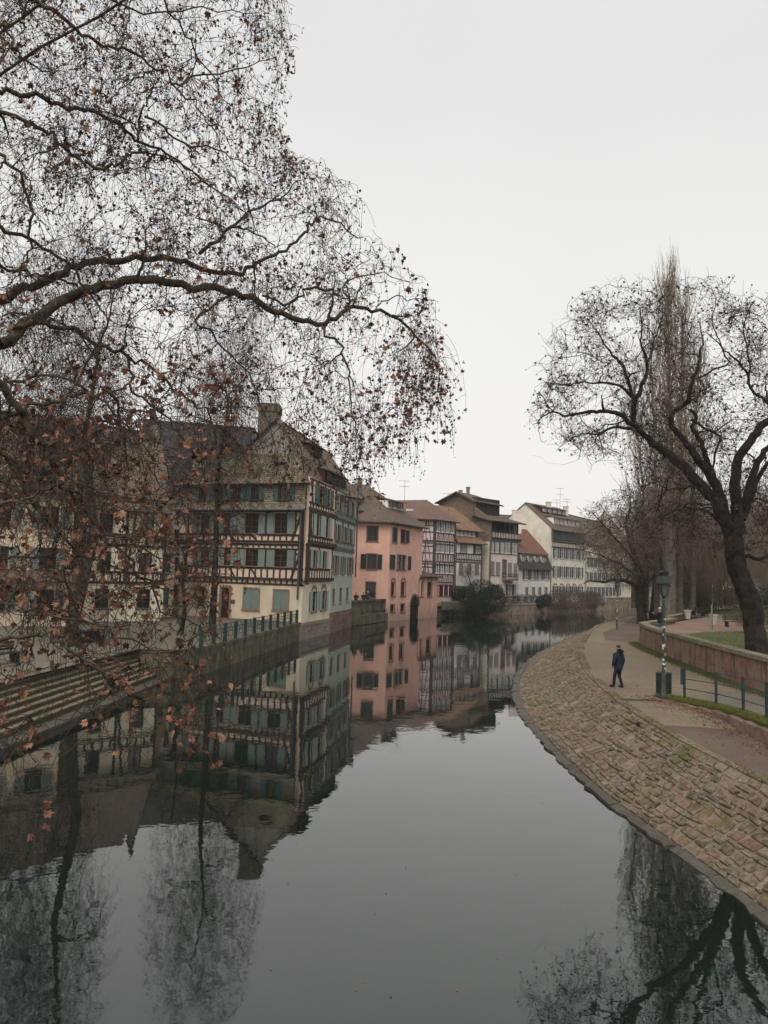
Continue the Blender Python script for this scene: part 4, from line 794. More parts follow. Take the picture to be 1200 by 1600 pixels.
# tall pale rose house with brick gable and open attic loft
pf0, pf1 = (16.6, 120.2), (22.0, 125.4); FF = Fac(pf0, pf1); H6 = thing('tall_rose_house', 'tall pale rose house with open dark loft under its roof and small iron balcony', 'house', (*pf0, 1.5))
z6 = lambda y, x=785: float(FF.uz(x, y)[1])
ws = [FF.rect(*q) for q in ((766.5, 877, 772.5, 898), (775, 878, 781, 898.5), (793.5, 879, 799.5, 899), (802.5, 880, 808, 899.5))]; bd = FF.rect(785, 875, 791, 904)
gr = [FF.rect(*q) for q in ((769, 913, 776, 930), (779, 913, 785, 930), (792, 913, 799, 930), (802, 913, 808, 930))]
wall_face(FF, 0, FF.L, 1.4, z6(866), ws+[bd]+gr, P_ROSEW, H6)
for r in ws: window(H6, FF, r, FR_S, 2, 3, reveal=.12); m_ = (r[0]+r[1])/2; shutter(H6, FF, (r[0]+.03, m_-.02, r[2], r[3]), SH_GY, -.02); shutter(H6, FF, (m_+.02, r[1]-.03, r[2], r[3]), SH_GY, -.02)
window(H6, FF, bd, FR_B, 2, 3, reveal=.12, surround=FR_S, sill=False)
for r in gr: window(H6, FF, r, FR_W, 2, 3, reveal=.12); shutter(H6, FF, (r[0]-.4, r[0]-.03, r[2], r[3]), SH_GR, .02)
b_ = [FF.rect(*q) for q in ((765.5, 847, 771, 863), (773.5, 847.5, 779, 863.5), (782, 848, 787, 864), (788.5, 848, 796.5, 864.5), (800, 849, 807.5, 865.5))]
wall_face(FF, 0, FF.L, z6(866), z6(841), b_, SH_GR, H6, off=.05)
for r in b_: window(H6, FF, r, FR_W, 3, 3, off=.05, reveal=.08, glass=CURT)
wall_face(FF, 0, FF.L, z6(841), z6(832), [], P_WHITE, H6, off=.08, name='timber_band'); studs(H6, FF, [FF.L*(i+.5)/18 for i in range(18)], z6(840.5), z6(832.5), .14, TIM, .08); beam(H6, FF, (0, z6(842)), (FF.L, z6(842)), .3, TIM, .08); beam(H6, FF, (0, z6(832)), (FF.L, z6(832)), .2, TIM, .08)
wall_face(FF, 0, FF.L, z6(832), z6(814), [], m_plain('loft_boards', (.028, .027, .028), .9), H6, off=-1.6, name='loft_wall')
for u in (.1, FF.L*.2, FF.L*.5, FF.L*.8, FF.L-.1): beam(H6, FF, (u, z6(832)), (u, z6(814)), .2, TIM, -.1, th=.2, name='loft_post')
for i in range(10): u = FF.L*(i+.5)/10; beam(H6, FF, (u, z6(831)), (u, z6(826)), .06, TIM, -.05, name='loft_rail')
oblock('loft_floor', TIM, FF.P(FF.L/2, z6(832), -.8), FF.ax, (FF.L, 1.7, .15), H6)
zE = z6(815)
slab(H6, [FF.P(-.6, zE-.05, .9), FF.P(FF.L+1.1, zE-.05, .9), FF.P(FF.L+.6, zE+1.15, -3.4), FF.P(-.9, zE+1.15, -3.4)], T_BRN, 'roof', .2)
zU = z6(791, 770)+.9; zR = zU+1.5
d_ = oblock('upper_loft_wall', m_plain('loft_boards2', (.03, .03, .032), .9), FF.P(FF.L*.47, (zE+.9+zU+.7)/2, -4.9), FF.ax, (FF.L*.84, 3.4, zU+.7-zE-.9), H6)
for i in range(7): oblock('board', TIM, FF.P(FF.L*(-.01+i*.134), (zE+.9+zU+.5)/2, -3.17), FF.ax, (.1, .06, zU+.4-zE-.9), H6)
slab(H6, [FF.P(-.7, zU, -2.6), FF.P(FF.L*.95, zU-.2, -2.6), FF.P(FF.L*.55, zR, -6.3), FF.P(-.9, zR+.2, -6.3)], T_BRN, 'roof', .18)
slab(H6, [FF.P(-.9, zR+.2, -6.3), FF.P(FF.L*.55, zR, -6.3), FF.P(FF.L*.95, zU, -11), FF.P(-.9, zU, -11)], T_BRN, 'roof', .18)
# brick party wall, seen end-on to the left of the front
gp = [FF.P(-.05, 1.4, .1), FF.P(-.05, 1.4, -12), FF.P(-.05, zU-1, -12.3), FF.P(-.05, zR+.25, -6.4), FF.P(-.05, zU+.2, -3.0), FF.P(-.05, zE+2.2, -3.0), FF.P(-.05, zE+.1, .3)]
poly_wall(H6, gp[::-1], BRICKW, 'party_wall', nrm=-FF.t, th=.35)
poly_wall(H6, [FF.P(-.08, 1.4, .12), FF.P(-.08, z6(848), .12), FF.P(-.08, z6(848), -5), FF.P(-.08, 1.4, -5)], P_GABLE, 'party_wall', nrm=-FF.t, th=.3)
poly_wall(H6, [FF.P(FF.L, 1.4, 0), FF.P(FF.L, 1.4, -9), FF.P(FF.L, zE, -9), FF.P(FF.L, zE, 0)], P_ROSEW, nrm=FF.t)
body(H6, [tuple(FF.P(.3, 0, -1.9)[:2]), tuple(FF.P(FF.L-.3, 0, -1.9)[:2]), tuple(FF.P(FF.L-.3, 0, -10)[:2]), tuple(FF.P(.3, 0, -10)[:2])], 1.2, zE+1.0, P_GREY)
body(H6, [tuple(FF.P(.3, 0, -.5)[:2]), tuple(FF.P(FF.L-.3, 0, -.5)[:2]), tuple(FF.P(FF.L-.3, 0, -2)[:2]), tuple(FF.P(.3, 0, -2)[:2])], 1.2, z6(842), P_GREY)
for px, y0, y1, dd2 in ((719.5, 766, 775, 127), (731, 761, 779, 127)): q0, q1 = pd(px, y1, dd2), pd(px, y0, dd2); chimney(H6, (q0[0], q0[1]), .55, .55, float(q0[2])-1.5, float(q1[2]), m_stone('chimney_render', [(.2, .17, .14), (.24, .2, .17), (.18, .16, .14)]) if px < 725 else P_GREY)
for px, py in ((804, 797), (811, 799)): q0, q1 = pd(px, 816, 133), pd(px, py, 133); chimney(H6, (q0[0], q0[1]), .75, .9, float(q0[2])-2, float(q1[2]), P_ROSEW)
b = MB(); bz = z6(906, 793); u0_, u1_ = FF.uz(785, 900)[0]-.1, FF.uz(801, 900)[0]; b.box(FF.P((u0_+u1_)/2, bz, .6), (u1_-u0_, 1.1, .16), FF.ax)
bal = b.build('balcony', P_GREY, H6); b = MB()
for i in range(13): u = u0_+(u1_-u0_)*i/12; b.bar(FF.P(u, bz, 1.1), FF.P(u, bz+.95, 1.1), .025, 4)
for z_ in (bz+.95, bz+.5, bz+.12): b.bar(FF.P(u0_, z_, 1.1), FF.P(u1_, z_, 1.1), .03, 4); b.bar(FF.P(u0_, z_, 1.1), FF.P(u0_, z_, 0), .03, 4); b.bar(FF.P(u1_, z_, 1.1), FF.P(u1_, z_, 0), .03, 4)
b.build('balcony_railing', IRON, bal)
# low house with mansard
pg0, pg1 = (23.9, 135.4), (31.2, 142.8); FM = Fac(pg0, pg1); H7 = thing('low_mansard_house', 'low white house with red roof, row of little dormers and grey shutters', 'house', (*pg0, 1.5))
z7 = lambda y: float(FM.uz(838, y)[1]); zs = z7(889)
wt = [FM.rect(a, 891, a+5.5, 905.5) for a in (818.5, 829, 840, 850.5)]; wb = [FM.rect(a, 917, a+5.5, 930) for a in (820.5, 831, 841, 850.5)]
wall_face(FM, 0, FM.L, 1.4, zs, wt+wb, P_WHITE, H7)
for r in wt:
    window(H7, FM, r, FR_W, 2, 3, reveal=.1, glass=CURT)
    shutter(H7, FM, (r[0]-.42, r[0]-.03, r[2], r[3]), SH_GR, .02); shutter(H7, FM, (r[1]+.03, r[1]+.42, r[2], r[3]), SH_GR, .02)
for r in wb: window(H7, FM, r, FR_W, 2, 2, reveal=.1); shutter(H7, FM, (r[0]+.02, (r[0]+r[1])/2-.02, r[2], r[3]), SH_GY, .0)
zt7 = z7(865); slab(H7, [FM.P(-.1, zs-.1, .6), FM.P(FM.L+.1, zs-.1, .6), FM.P(FM.L+.1, zt7, -.9), FM.P(-.1, zt7, -.9)], T_DARK, 'roof', .16)
slab(H7, [FM.P(-.1, zt7-.05, -.4), FM.P(FM.L+.1, zt7-.05, -.4), FM.P(FM.L-.0, zt7+4.8, -5.4), FM.P(-.1, zt7+4.8, -5.4)], T_BRICKR, 'roof', .16)
slab(H7, [FM.P(-.1, zt7+4.8, -5.4), FM.P(FM.L+.1, zt7+4.8, -5.4), FM.P(FM.L+.1, zt7, -10.5), FM.P(-.1, zt7, -10.5)], T_BRICKR, 'roof', .16)
for i in range(4):
    a = FM.P(.9+i*(FM.L-1.8)/4+.25, z7(878.5), .15); shed_dormer(H7, a, FM.t, FM.n, 1.0, 1.25, 1.2, 1, T_DARK, P_GABLE, FR_W, rise=.3, glass=GLASS)
a = FM.P(1.6, zt7+1.7, -1.4); shed_dormer(H7, a, FM.t, FM.n, 1.3, .7, 1.6, 1, T_BRN, P_WHITE, FR_D, rise=.35)
for u in (0, FM.L): poly_wall(H7, [FM.P(u, 1.4, 0), FM.P(u, zs, 0), FM.P(u, zt7, -.9), FM.P(u, zt7+4.6, -5.4), FM.P(u, zt7, -10.4), FM.P(u, 1.4, -10.4)][::(1 if u == 0 else -1)], P_WHITE, nrm=FM.t*(1 if u else -1))
body(H7, [tuple(FM.P(.3, 0, -.5)[:2]), tuple(FM.P(FM.L-.3, 0, -.5)[:2]), tuple(FM.P(FM.L-.3, 0, -9.8)[:2]), tuple(FM.P(.3, 0, -9.8)[:2])], 1.2, zs, P_GREY)
# big ivory gable house
ph0, ph1 = (31.6, 143.6), (40.3, 153.4); FH = Fac(ph0, ph1); H8 = thing('ivory_gable_house', 'large house with blank ivory gable wall and two rows of dormers in its brown roof', 'house', (*ph0, 1.5))
zh_ = float(FH.uz(864, 824)[1]); zrh = float(pd(830, 787, 149)[2])
ww_ = []
for y0, y1 in ((857, 873), (885, 902), (916, 930)):
    for i in range(5): u = FH.L*(.06+.19*i); z1, z0 = float(FH.uz(878, y0)[1]), float(FH.uz(878, y1)[1]); ww_.append((u, u+1.25, z0, z1))
wall_face(FH, 0, FH.L, 1.4, zh_, ww_, P_YEL, H8)
for r in ww_: window(H8, FH, r, FR_W, 2, 3, reveal=.12, arch=r[2] < 4, surround=FR_S if r[2] < 4 else None); shutter(H8, FH, (r[0]-.45, r[0]-.03, r[2], r[3]), SH_GR, .02); shutter(H8, FH, (r[1]+.03, r[1]+.45, r[2], r[3]), SH_GR, .02)
zt0, zt1 = float(FH.uz(878, 846)[1]), float(FH.uz(878, 829)[1])
wall_face(FH, 0, FH.L, zt0, zt1+.3, [], SH_GR, H8, off=.1, name='boarded_gallery')
for i in range(7): window(H8, FH, (FH.L*(.05+i*.135), FH.L*(.05+i*.135+.09), zt0+.3, zt1-.1), FR_D, 2, 2, off=.12, reveal=.06, glass=GLASS)
beam(H8, FH, (0, zt0-.2), (FH.L, zt0-.2), .25, TIM); beam(H8, FH, (0, zt0-1.2), (FH.L, zt0-1.2), .25, TIM); studs(H8, FH, [FH.L*(i+.5)/24 for i in range(24)], zt0-1.1, zt0-.2, .16, TIM)
gabled(H8, FH, 12.5, 1.4, zh_, zrh, T_BRN, P_GABLE, rfrac=.47)
rz8 = lambda v: zh_+(zrh-zh_)*v/(12.5*.47)
for v, z_, n_, hgt in ((1.1, 0, 6, 1.25), (3.9, 0, 5, 1.05)): shed_dormer(H8, FH.P(2.2, rz8(v)-.1, -v+.35), FH.t, FH.n, FH.L-3.2, hgt, 2.0, n_, T_BRN, P_WHITE if v < 2 else TIM, FR_W, rise=.35)
for px, py, dd2 in ((857, 784, 151), (884, 791, 157)): q1 = pd(px, py, dd2); chimney(H8, (q1[0], q1[1]), .9, .9, float(q1[2])-3, float(q1[2]), P_GABLE)
for px, py, h_, lb in ((875, 795, 4.6, 'tallest of the roof aerials on the ridge of the ivory gable house'), (870, 795, 2.2, 'short roof aerial left of the tallest one on the ivory gable house'), (886, 792, 2.0, 'small aerial fixed beside the right chimney of the ivory gable house')):
    q = pd(px, py, 152); antenna(tuple(float(v) for v in q-ZH*.4), h_, lb)
# further ivory house behind the riverside tree
pi0, pi1 = (41.2, 155.3), (57, 180); FI = Fac(pi0, pi1); H9 = thing('long_ivory_house', 'long ivory house seen through branches beyond the ivory gable house', 'house', (*pi0, 1.5))
zi = 13.6; ww_ = [(1.0+i*2.75, 2.2+i*2.75, z, z+1.9) for z in (2.6, 5.6, 8.6) for i in range(9)]
wall_face(FI, 0, FI.L, 1.4, zi, ww_, P_YEL, H9)
for r in ww_: window(H9, FI, r, FR_W, 2, 3, reveal=.12); shutter(H9, FI, (r[0]-.55, r[0]-.03, r[2], r[3]), SH_GR, .02); shutter(H9, FI, (r[1]+.03, r[1]+.55, r[2], r[3]), SH_GR, .02)
gabled(H9, FI, 11, 1.4, zi, zi+6.0, T_BRN, P_YEL)
pj0, pj1 = (60, 184), (80, 214); FJ = Fac(pj0, pj1); H10 = thing('far_pale_house', 'farthest pale house at the river bend glimpsed between tree trunks', 'house', (*pj0, 1.5))
ww_ = [(1.2+i*3.1, 2.6+i*3.1, z, z+1.9) for z in (2.6, 5.6, 8.6) for i in range(10)]
wall_face(FJ, 0, FJ.L, 1.4, 11.5, ww_, P_WHITE, H10)
for r in ww_: window(H10, FJ, r, FR_W, 2, 3, reveal=.12)
gabled(H10, FJ, 11, 1.4, 11.5, 16.5, T_BRN, P_WHITE)
# steep brown roof behind (x about 940) and background roofs between the houses
def plain_house(name, label, p0, p1, depth, ze_, zr, wall, roof, rows=2, win=FR_W, zb_=1.4, shut=None, timb=False):
    f = Fac(p0, p1); H = thing(name, label, 'house', (*p0, zb_)); n_ = max(1, int(f.L/3.0)); hs = []
    for r in range(rows):
        z0 = zb_+1.1+r*2.9
        if z0+1.6 > ze_: break
        for i in range(n_): u = f.L*(i+.5)/n_; hs.append((u-.55, u+.55, z0, z0+1.5))
    wall_face(f, 0, f.L, zb_, ze_, hs, wall, H)
    for r in hs:
        window(H, f, r, win, 2, 3, reveal=.15)
        if shut: shutter(H, f, (r[0]-.6, r[0]-.04, r[2], r[3]), shut, .02); shutter(H, f, (r[1]+.04, r[1]+.6, r[2], r[3]), shut, .02)
    if timb:
        for r in range(rows):
            z0 = zb_+3.1+r*2.9
            if z0 < ze_:
                beam(H, f, (0, z0), (f.L, z0), .22, TIM); beam(H, f, (0, z0+.8), (f.L, z0+.8), .18, TIM); studs(H, f, [f.L*(i+.5)/(n_*5) for i in range(n_*5)], z0, z0+.8, .15, TIM)
        for i in range(n_+1): u = min(max(.1, f.L*i/n_), f.L-.1); beam(H, f, (u, zb_+3), (u, ze_), .2, TIM)
        for i in range(n_): u = f.L*i/n_; beam(H, f, (u+.1, zb_+3.2), (u+.7, ze_-.2), .17, TIM)
    gabled(H, f, depth, zb_, ze_, zr, roof, wall, rfrac=.5); return H, f
plain_house('brown_gable_house', 'steep brown roofed house rising behind the riverside tree', (51, 199), (46.5, 184), 12.5, 14.5, 22.5, P_GABLE, T_BRN)
plain_house('rear_red_roof_house', 'dull red roof showing behind the tall rose house', (21, 147), (31, 151), 9, 15.0, 18.3, P_WHITE, T_RED, 1)
# ------------------------------------------------------------------ houses on the left square (seen through the plane tree)
H11, f11 = plain_house('ochre_square_house', 'broad cream house with a huge dark roof at the left edge of the square', (-38, 46.0), (-21.9, 54.2), 15, 11.2, 17.4, P_CREAM, T_BRN, 3, FR_B, shut=SH_G)
shed_dormer(H11, f11.P(4, 11.0, -2.6), f11.t, f11.n, 2.2, 1.3, 2.2, 2, T_DARK, P_CREAM); shed_dormer(H11, f11.P(12, 11.0, -2.6), f11.t, f11.n, 2.2, 1.3, 2.2, 2, T_DARK, P_CREAM)
slab(H11, [f11.P(-.5, 4.6, 1.6), f11.P(f11.L+.2, 4.6, 1.6), f11.P(f11.L+.2, 5.3, 0), f11.P(-.5, 5.3, 0)], T_BRN, 'awning_roof', .1)
H12, f12 = plain_house('white_timbered_house', 'white half-timbered house with close dark framing between the cream house and the brick-tiled one', (-22.6, 58.0), (-17.6, 62.4), 11, 10.8, 17.5, P_CREAMR, T_BRN, 3, FR_D, timb=True)
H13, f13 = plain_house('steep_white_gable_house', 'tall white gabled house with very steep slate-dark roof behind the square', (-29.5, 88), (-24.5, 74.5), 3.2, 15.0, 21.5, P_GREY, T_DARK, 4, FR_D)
H14, f14 = plain_house('orange_tiled_house', 'low cream house with teal shuttered window under an orange-brown tiled roof', (-20.9, 66.0), (-18.2, 67.6), 9, 7.5, 12.2, P_CREAM, T_ORA, 2, FR_B, shut=SH_T)
H15, f15 = plain_house('rear_dark_roof_house', 'big dark slate roof filling the gap left of the cream timbered house', (-26.0, 80), (-14, 83), 13, 14.5, 22.4, P_WHITE, T_DARK, 4, FR_D)
shed_dormer(H15, f15.P(2.2, 16.6, -2.), f15.t, f15.n, 1.6, 1.2, 2, 1, T_DARK, P_WHITE, FR_W); shed_dormer(H15, f15.P(5.4, 16.6, -2.), f15.t, f15.n, 1.6, 1.2, 2, 1, T_DARK, P_WHITE, FR_W)
plain_house('rear_brown_house', 'brown roofed house filling the left skyline behind the broad cream house', (-46, 66), (-28, 73), 13, 12, 20.0, P_GABLE, T_BRN, 3)
# far quay walls and gardens along the left bank
quay_wall([(7.9, 109.5), (10.4, 113.0), (16.2, 117.5)], 1.1, 'low overgrown river wall in front of the lilac house', name='river_wall', mat=QUAYW, z0=-.5, blk=(1.4, .5))
quay_wall([(16.1, 117.5), (22.5, 124.35), (27.4, 131.55), (34.4, 139.55), (43.9, 150.6)], 1.7, 'worn stone river wall below the iron fence and shrubs', name='river_wall', mat=RIVW, z0=-.5, blk=(1.6, .6))
quay_wall([(44, 150.6), (51.9, 162), (61.9, 178), (86, 207)], 2.6, 'far reddish stone quay wall at the river bend', name='river_wall', mat=RIVW, z0=-.5, blk=(2.2, .8))
q = quay_wall([(9.0, 110.0), (16.8, 119.2)], 2.2, 'garden wall with pale pillars behind the dark bush', name='garden_wall', mat=P_GREY, z0=1.0, blk=(1.5, .6))
# ------------------------------------------------------------------ right bank: terrace wall, ramp, railing
WALL = [(24.8, 66.2), (20.6, 59.4), (19.2, 57.6), (18.35, 54), (17.5, 47.5), (16.85, 41), (16.25, 34), (15.9, 28), (15.6, 20), (15.3, 8), (15.2, -10)]
WALLS = [tuple(p) for p in smooth(lerp_line(WALL[2:], 40)[0], 4)]
quay_wall([WALL[0], WALL[1]]+WALLS, 2.85, 'long curving red sandstone retaining wall with a pale cap beside the path', 'retaining_wall', SANDW, z0=1.0, blk=(1.35, .8), cap=.2, capm=CAPST, th=.4, capproud=.10, capw=.62, side=1)
ngon_sheet([(24.8, 66.3), (20.9, 59.2)]+[(x+.25, y) for x, y in WALLS]+[(598, -10), (598, 350), (400, 350), (70, 140), (40, 90)], 2.4, 'park_ground', G_GRAV)
lawn = [tuple(p) for p in smooth(lerp_line([(17.0, 38), (17.6, 43), (18.4, 47.5), (20.2, 52), (23.5, 56), (28, 58.5), (34, 57), (42, 50), (40, 28), (20, 24), (16.8, 30)], 40)[0], 3)]
ngon_sheet(lawn, 2.42, 'lawn', G_LAWN)
ngon_sheet([(33, 90), (48, 82), (90, 90), (150, 140), (90, 160), (45, 105)], 2.412, 'far_lawn', G_LAWN)
MW = [(11.25, 30.9), (11.75, 28.9), (12.0, 27.2), (11.85, 24.8), (11.45, 22.6), (11.1, 19), (10.95, 14), (10.9, 4)]
MWs = [tuple(p) for p in smooth(lerp_line(MW, 30)[0], 3)]
mz = lambda s: 1.44+max(0, s-.5)*.055
quay_wall(MWs, 1.9, 'low curving sandstone wall topped with thick green moss under the blue-green railing', 'mossy_wall', SANDB, z0=1.15, blk=(1.3, .7), cap=.20, capm=MOSSC, th=.35, capproud=.07, capw=.55, zfun=mz, side=-1, nocap=True)
MWT = [o for o in COL.objects if o.name == 'mossy_wall'][0]
def loft(line, prof, name, mat, parent, jitter=.02):
    P = np.array(line); T_ = np.gradient(P, axis=0); T_ /= np.linalg.norm(T_, axis=1, keepdims=True); nr = np.stack([T_[:, 1], -T_[:, 0]], 1); b = MB(); m = len(prof); d_ = np.r_[0, np.cumsum(np.linalg.norm(np.diff(P, axis=0), axis=1))]
    for i in range(len(P)):
        for (o_, z_) in prof: jj = random.uniform(-jitter, jitter); b.v.append((P[i][0]+nr[i][0]*(o_+jj), P[i][1]+nr[i][1]*(o_+jj), mz(d_[i])+z_+random.uniform(-jitter, jitter)*.6))
    for i in range(len(P)-1):
        for j in range(m): b.f.append((i*m+j, i*m+(j+1) % m, (i+1)*m+(j+1) % m, (i+1)*m+j)); b.uv.append(None)
    b.f += [tuple(range(m)), tuple((len(P)-1)*m+j for j in range(m-1, -1, -1))]; b.uv += [None, None]
    o = b.build(name, mat, parent, smooth=True); q_ = bmesh.new(); q_.from_mesh(o.data); bmesh.ops.recalc_face_normals(q_, faces=q_.faces); q_.to_mesh(o.data); q_.free(); return o
loft(lerp_line(MWs, 90)[0], [(.10, -.26), (.12, -.10), (.07, -.01), (-.1, .015), (-.3, .01), (-.46, -.03), (-.50, -.26)], 'moss_cap', MOSSC, MWT)
# ramp surface
b = MB(); mp_, L_ = lerp_line(MWs, 24); wp_, _ = lerp_line([(15.9, 33.5)]+[p for p in WALLS if p[1] < 33.0], 24)
for i in range(24):
    s_ = L_*i/23; b.v += [(mp_[i][0]+.2, mp_[i][1], 1.306+max(0, s_-.5)*.052), (wp_[i][0]+.2, wp_[i][1], 1.306+max(0, s_-.5)*.052)]
for i in range(23): b.f.append((2*i, 2*i+2, 2*i+3, 2*i+1)); b.uv.append(None)
rp = b.build('ramp', G_QUAY, kind='structure')
bm_ = bmesh.new(); bm_.from_mesh(rp.data); bmesh.ops.recalc_face_normals(bm_, faces=bm_.faces)
for f_ in bm_.faces:
    if f_.normal.z < 0: f_.normal_flip()
bm_.to_mesh(rp.data); bm_.free()
def rail_at(s): return np.array([np.interp(s, sc_, np.array(MWs)[:, 0]), np.interp(s, sc_, np.array(MWs)[:, 1])])
sc_ = np.r_[0, np.cumsum(np.linalg.norm(np.diff(np.array(MWs), axis=0), axis=1))]
RBL = m_paint('blue_green_railing', (.03, .05, .052), .5, .1)
RL = thing('riverside_railing', 'blue-green steel railing with three thin rails standing on the mossy wall', 'railing', (11.6, 30, 1.4))
prev = None
for k in range(12):
    s_ = 1.25+k*2.05
    if s_ > sc_[-1]: break
    q = rail_at(s_); z0 = mz(s_)-.02; q = q+np.array([.12, 0]); oblock('post', RBL, (q[0], q[1], z0+.56), np.eye(3), (.075, .075, 1.12), RL)
    if prev is not None:
        for h in (1.08, .72, .36): MB().bar((*prev[:2], prev[2]+h), (q[0], q[1], z0+h), .018, 6).build('rail', RBL, RL)
    else:
        b = MB(); b.box((q[0]-.10, q[1], z0+.80), (.10, .03, .60)); b.build('end_plate', RBL, RL)
    prev = (q[0], q[1], z0)
# ------------------------------------------------------------------ street lamps
def lamp(loc, H, label, stickers=True):
    t = thing('street_lamp', label, 'street lamp', loc, 'lantern lamps along the riverside path'); x, y, z = loc
    MB().lathe(loc, [(.15, 0), (.15, .06), (.11, .10), (.10, .55), (.085, .95), (.072, 1.05), (.064, 1.15), (.048, H-1.25), (.062, H-1.2), (.04, H-1.1)], 14).build('post', m_plain('lamp_post_paint', (.05, .055, .05), .6, .5, 14), t, smooth=True)
    if stickers:
        for i in range(26):
            zz = .95+2.1*random.random()**1.0; a = math.radians(random.uniform(200, 340)); r_ = .066-.006*(zz-1.2) if zz > 1.2 else .085; w_ = random.uniform(.03, .075); h_ = random.uniform(.04, .13); b = MB(); n_ = 4
            for k in range(n_+1):
                aa = a+(k/n_-.5)*w_/r_*1.3; rr = r_+.003; b.v += [(x+rr*math.cos(aa), y+rr*math.sin(aa), z+zz), (x+rr*math.cos(aa), y+rr*math.sin(aa), z+zz+h_)]
            for k in range(n_): b.f.append((2*k, 2*k+2, 2*k+3, 2*k+1)); b.uv.append(None)
            b.build('sticker', random.choice([STK[0], STK[0], STK[1], STK[1], STK[4], STK[4], STK[3], STK[3]]), t)
    zt = z+H; s4 = lambda r, zz: [(x+r*sx_, y+r*sy_, zz) for sx_, sy_ in ((-1, -1), (1, -1), (1, 1), (-1, 1))]
    b = MB()
    for k in range(4):
        a_, c_ = s4(.085, zt-1.02)[k], s4(.175, zt-.50)[k]; b.bar(a_, c_, .014, 5)
        a2, c2_ = s4(.085, zt-1.02)[(k+1) % 4], s4(.175, zt-.50)[(k+1) % 4]; b.bar(a_, a2, .012, 4); b.bar(c_, c2_, .016, 4)
    b.bar((x, y, zt-1.12), (x, y, zt-1.0), .05, 8); b.build('lantern_frame', IRON, t)
    g = MB(); vs = s4(.08, zt-1.01)+s4(.165, zt-.51); g.add(vs, [(0, 1, 5, 4), (1, 2, 6, 5), (2, 3, 7, 6), (3, 0, 4, 7)]); g.build('lantern_glass', LGL, t)
    b = MB(); vs = s4(.235, zt-.50)+s4(.175, zt-.24); b.add(vs, [(0, 1, 5, 4), (1, 2, 6, 5), (2, 3, 7, 6), (3, 0, 4, 7), (3, 2, 1, 0), (4, 5, 6, 7)]); b.box((x, y, zt-.515), (.50, .50, .035)); b.build('lantern_hood', m_paint('hood_green', (.035, .045, .045), .4, .3), t)
    b = MB(); b.box((x, y, zt-.17), (.26, .26, .16)); vs = s4(.17, zt-.09)+[(x, y, zt+.03)]; b.add(vs, [(0, 1, 4), (1, 2, 4), (2, 3, 4), (3, 0, 4), (3, 2, 1, 0)]); b.build('chimney_cap', IRON, t); return t
STK = [m_paint('white_sticker', (.68, .68, .66), .5), m_paint('grey_sticker', (.42, .43, .42), .5), m_paint('red_sticker', (.45, .05, .06), .5), m_paint('black_sticker', (.02, .02, .02), .5), m_paint('pale_sticker', (.6, .58, .5), .5)]
def m_lgl():
    m, nt, b_ = nodes('lantern_glass'); b_.inputs['Base Color'].default_value = (.35, .36, .35, 1); b_.inputs['Roughness'].default_value = .1; b_.inputs['Transmission Weight'].default_value = .75; b_.inputs['IOR'].default_value = 1.05; return m
LGL = m_lgl()
lp = pz(1037, 1091, 1.3); lamp(tuple(lp), 5.0, 'near black lantern lamp post covered in white stickers beside the litter bin')
lp2 = pz(964, 985, 1.3); lamp(tuple(lp2), 4.6, 'smaller looking lantern lamp post farther along the path near the water')
# soil ring at second lamp
b = MB(); b.lathe((lp2[0], lp2[1], 1.302), [(.75, 0), (.6, .05), (.2, .07)], 14); o = b.build('weed_patch', G_LAWN, label='weedy soil ring at the foot of the far lantern lamp', cat='weeds')
# litter bin
bp = np.array([lp[0]*(1+.42/lp[1]), lp[1]+.42, 1.3]); t = thing('litter_bin', 'round dark green ribbed litter bin standing just behind the near lamp post', 'litter bin', tuple(bp))
BG = m_paint('bin_green', (.030, .042, .038), .5, .2)
MB().lathe(bp, [(.36, 0), (.36, .05), (.30, .09), (.275, .13), (.275, .86), (.30, .88), (.315, .91), (.315, .94), (.28, .96), (.22, .96), (.21, .8)], 28).build('drum', BG, t, smooth=False)
for i in range(26): a = 2*math.pi*i/26; oblock('slat', BG, (bp[0]+.285*math.cos(a), bp[1]+.285*math.sin(a), 1.3+.49), [[-math.sin(a), math.cos(a), 0], [math.cos(a), math.sin(a), 0], ZH], (.043, .022, .70), t)
for zz in (.30, .66): MB().lathe(bp+ZH*zz, [(.292, 0), (.305, .02), (.292, .04)], 28).build('hoop', BG, t)
# mooring ring on the slope
mp0 = pz(990, 1133, 1.22); t = thing('mooring_ring', 'rusty iron mooring ring lying near the top of the stone slope', 'mooring ring', tuple(mp0)); b = MB(); n_ = 14
for i in range(n_):
    a0, a1 = 2*math.pi*i/n_, 2*math.pi*(i+1)/n_; f_ = lambda a: (mp0[0]+.15*math.cos(a), mp0[1]+.13*math.sin(a), mp0[2]+.07-.05*math.cos(a)); b.bar(f_(a0), f_(a1), .02, 6)
b.build('ring', m_paint('rust', (.06, .03, .02), .8), t); MB().box(mp0+np.array([.14, 0, .03]), (.10, .08, .12)).build('staple', IRON, t)
# drain slot on the path
dp_ = pz(1003, 1094, 1.3)
b = MB(); b.box((dp_[0], dp_[1], 1.306), (1.5, .32, .012)); t = b.build('drain_cover', IRON, label='long dark drain grating set across the path in front of the litter bin', cat='drain')
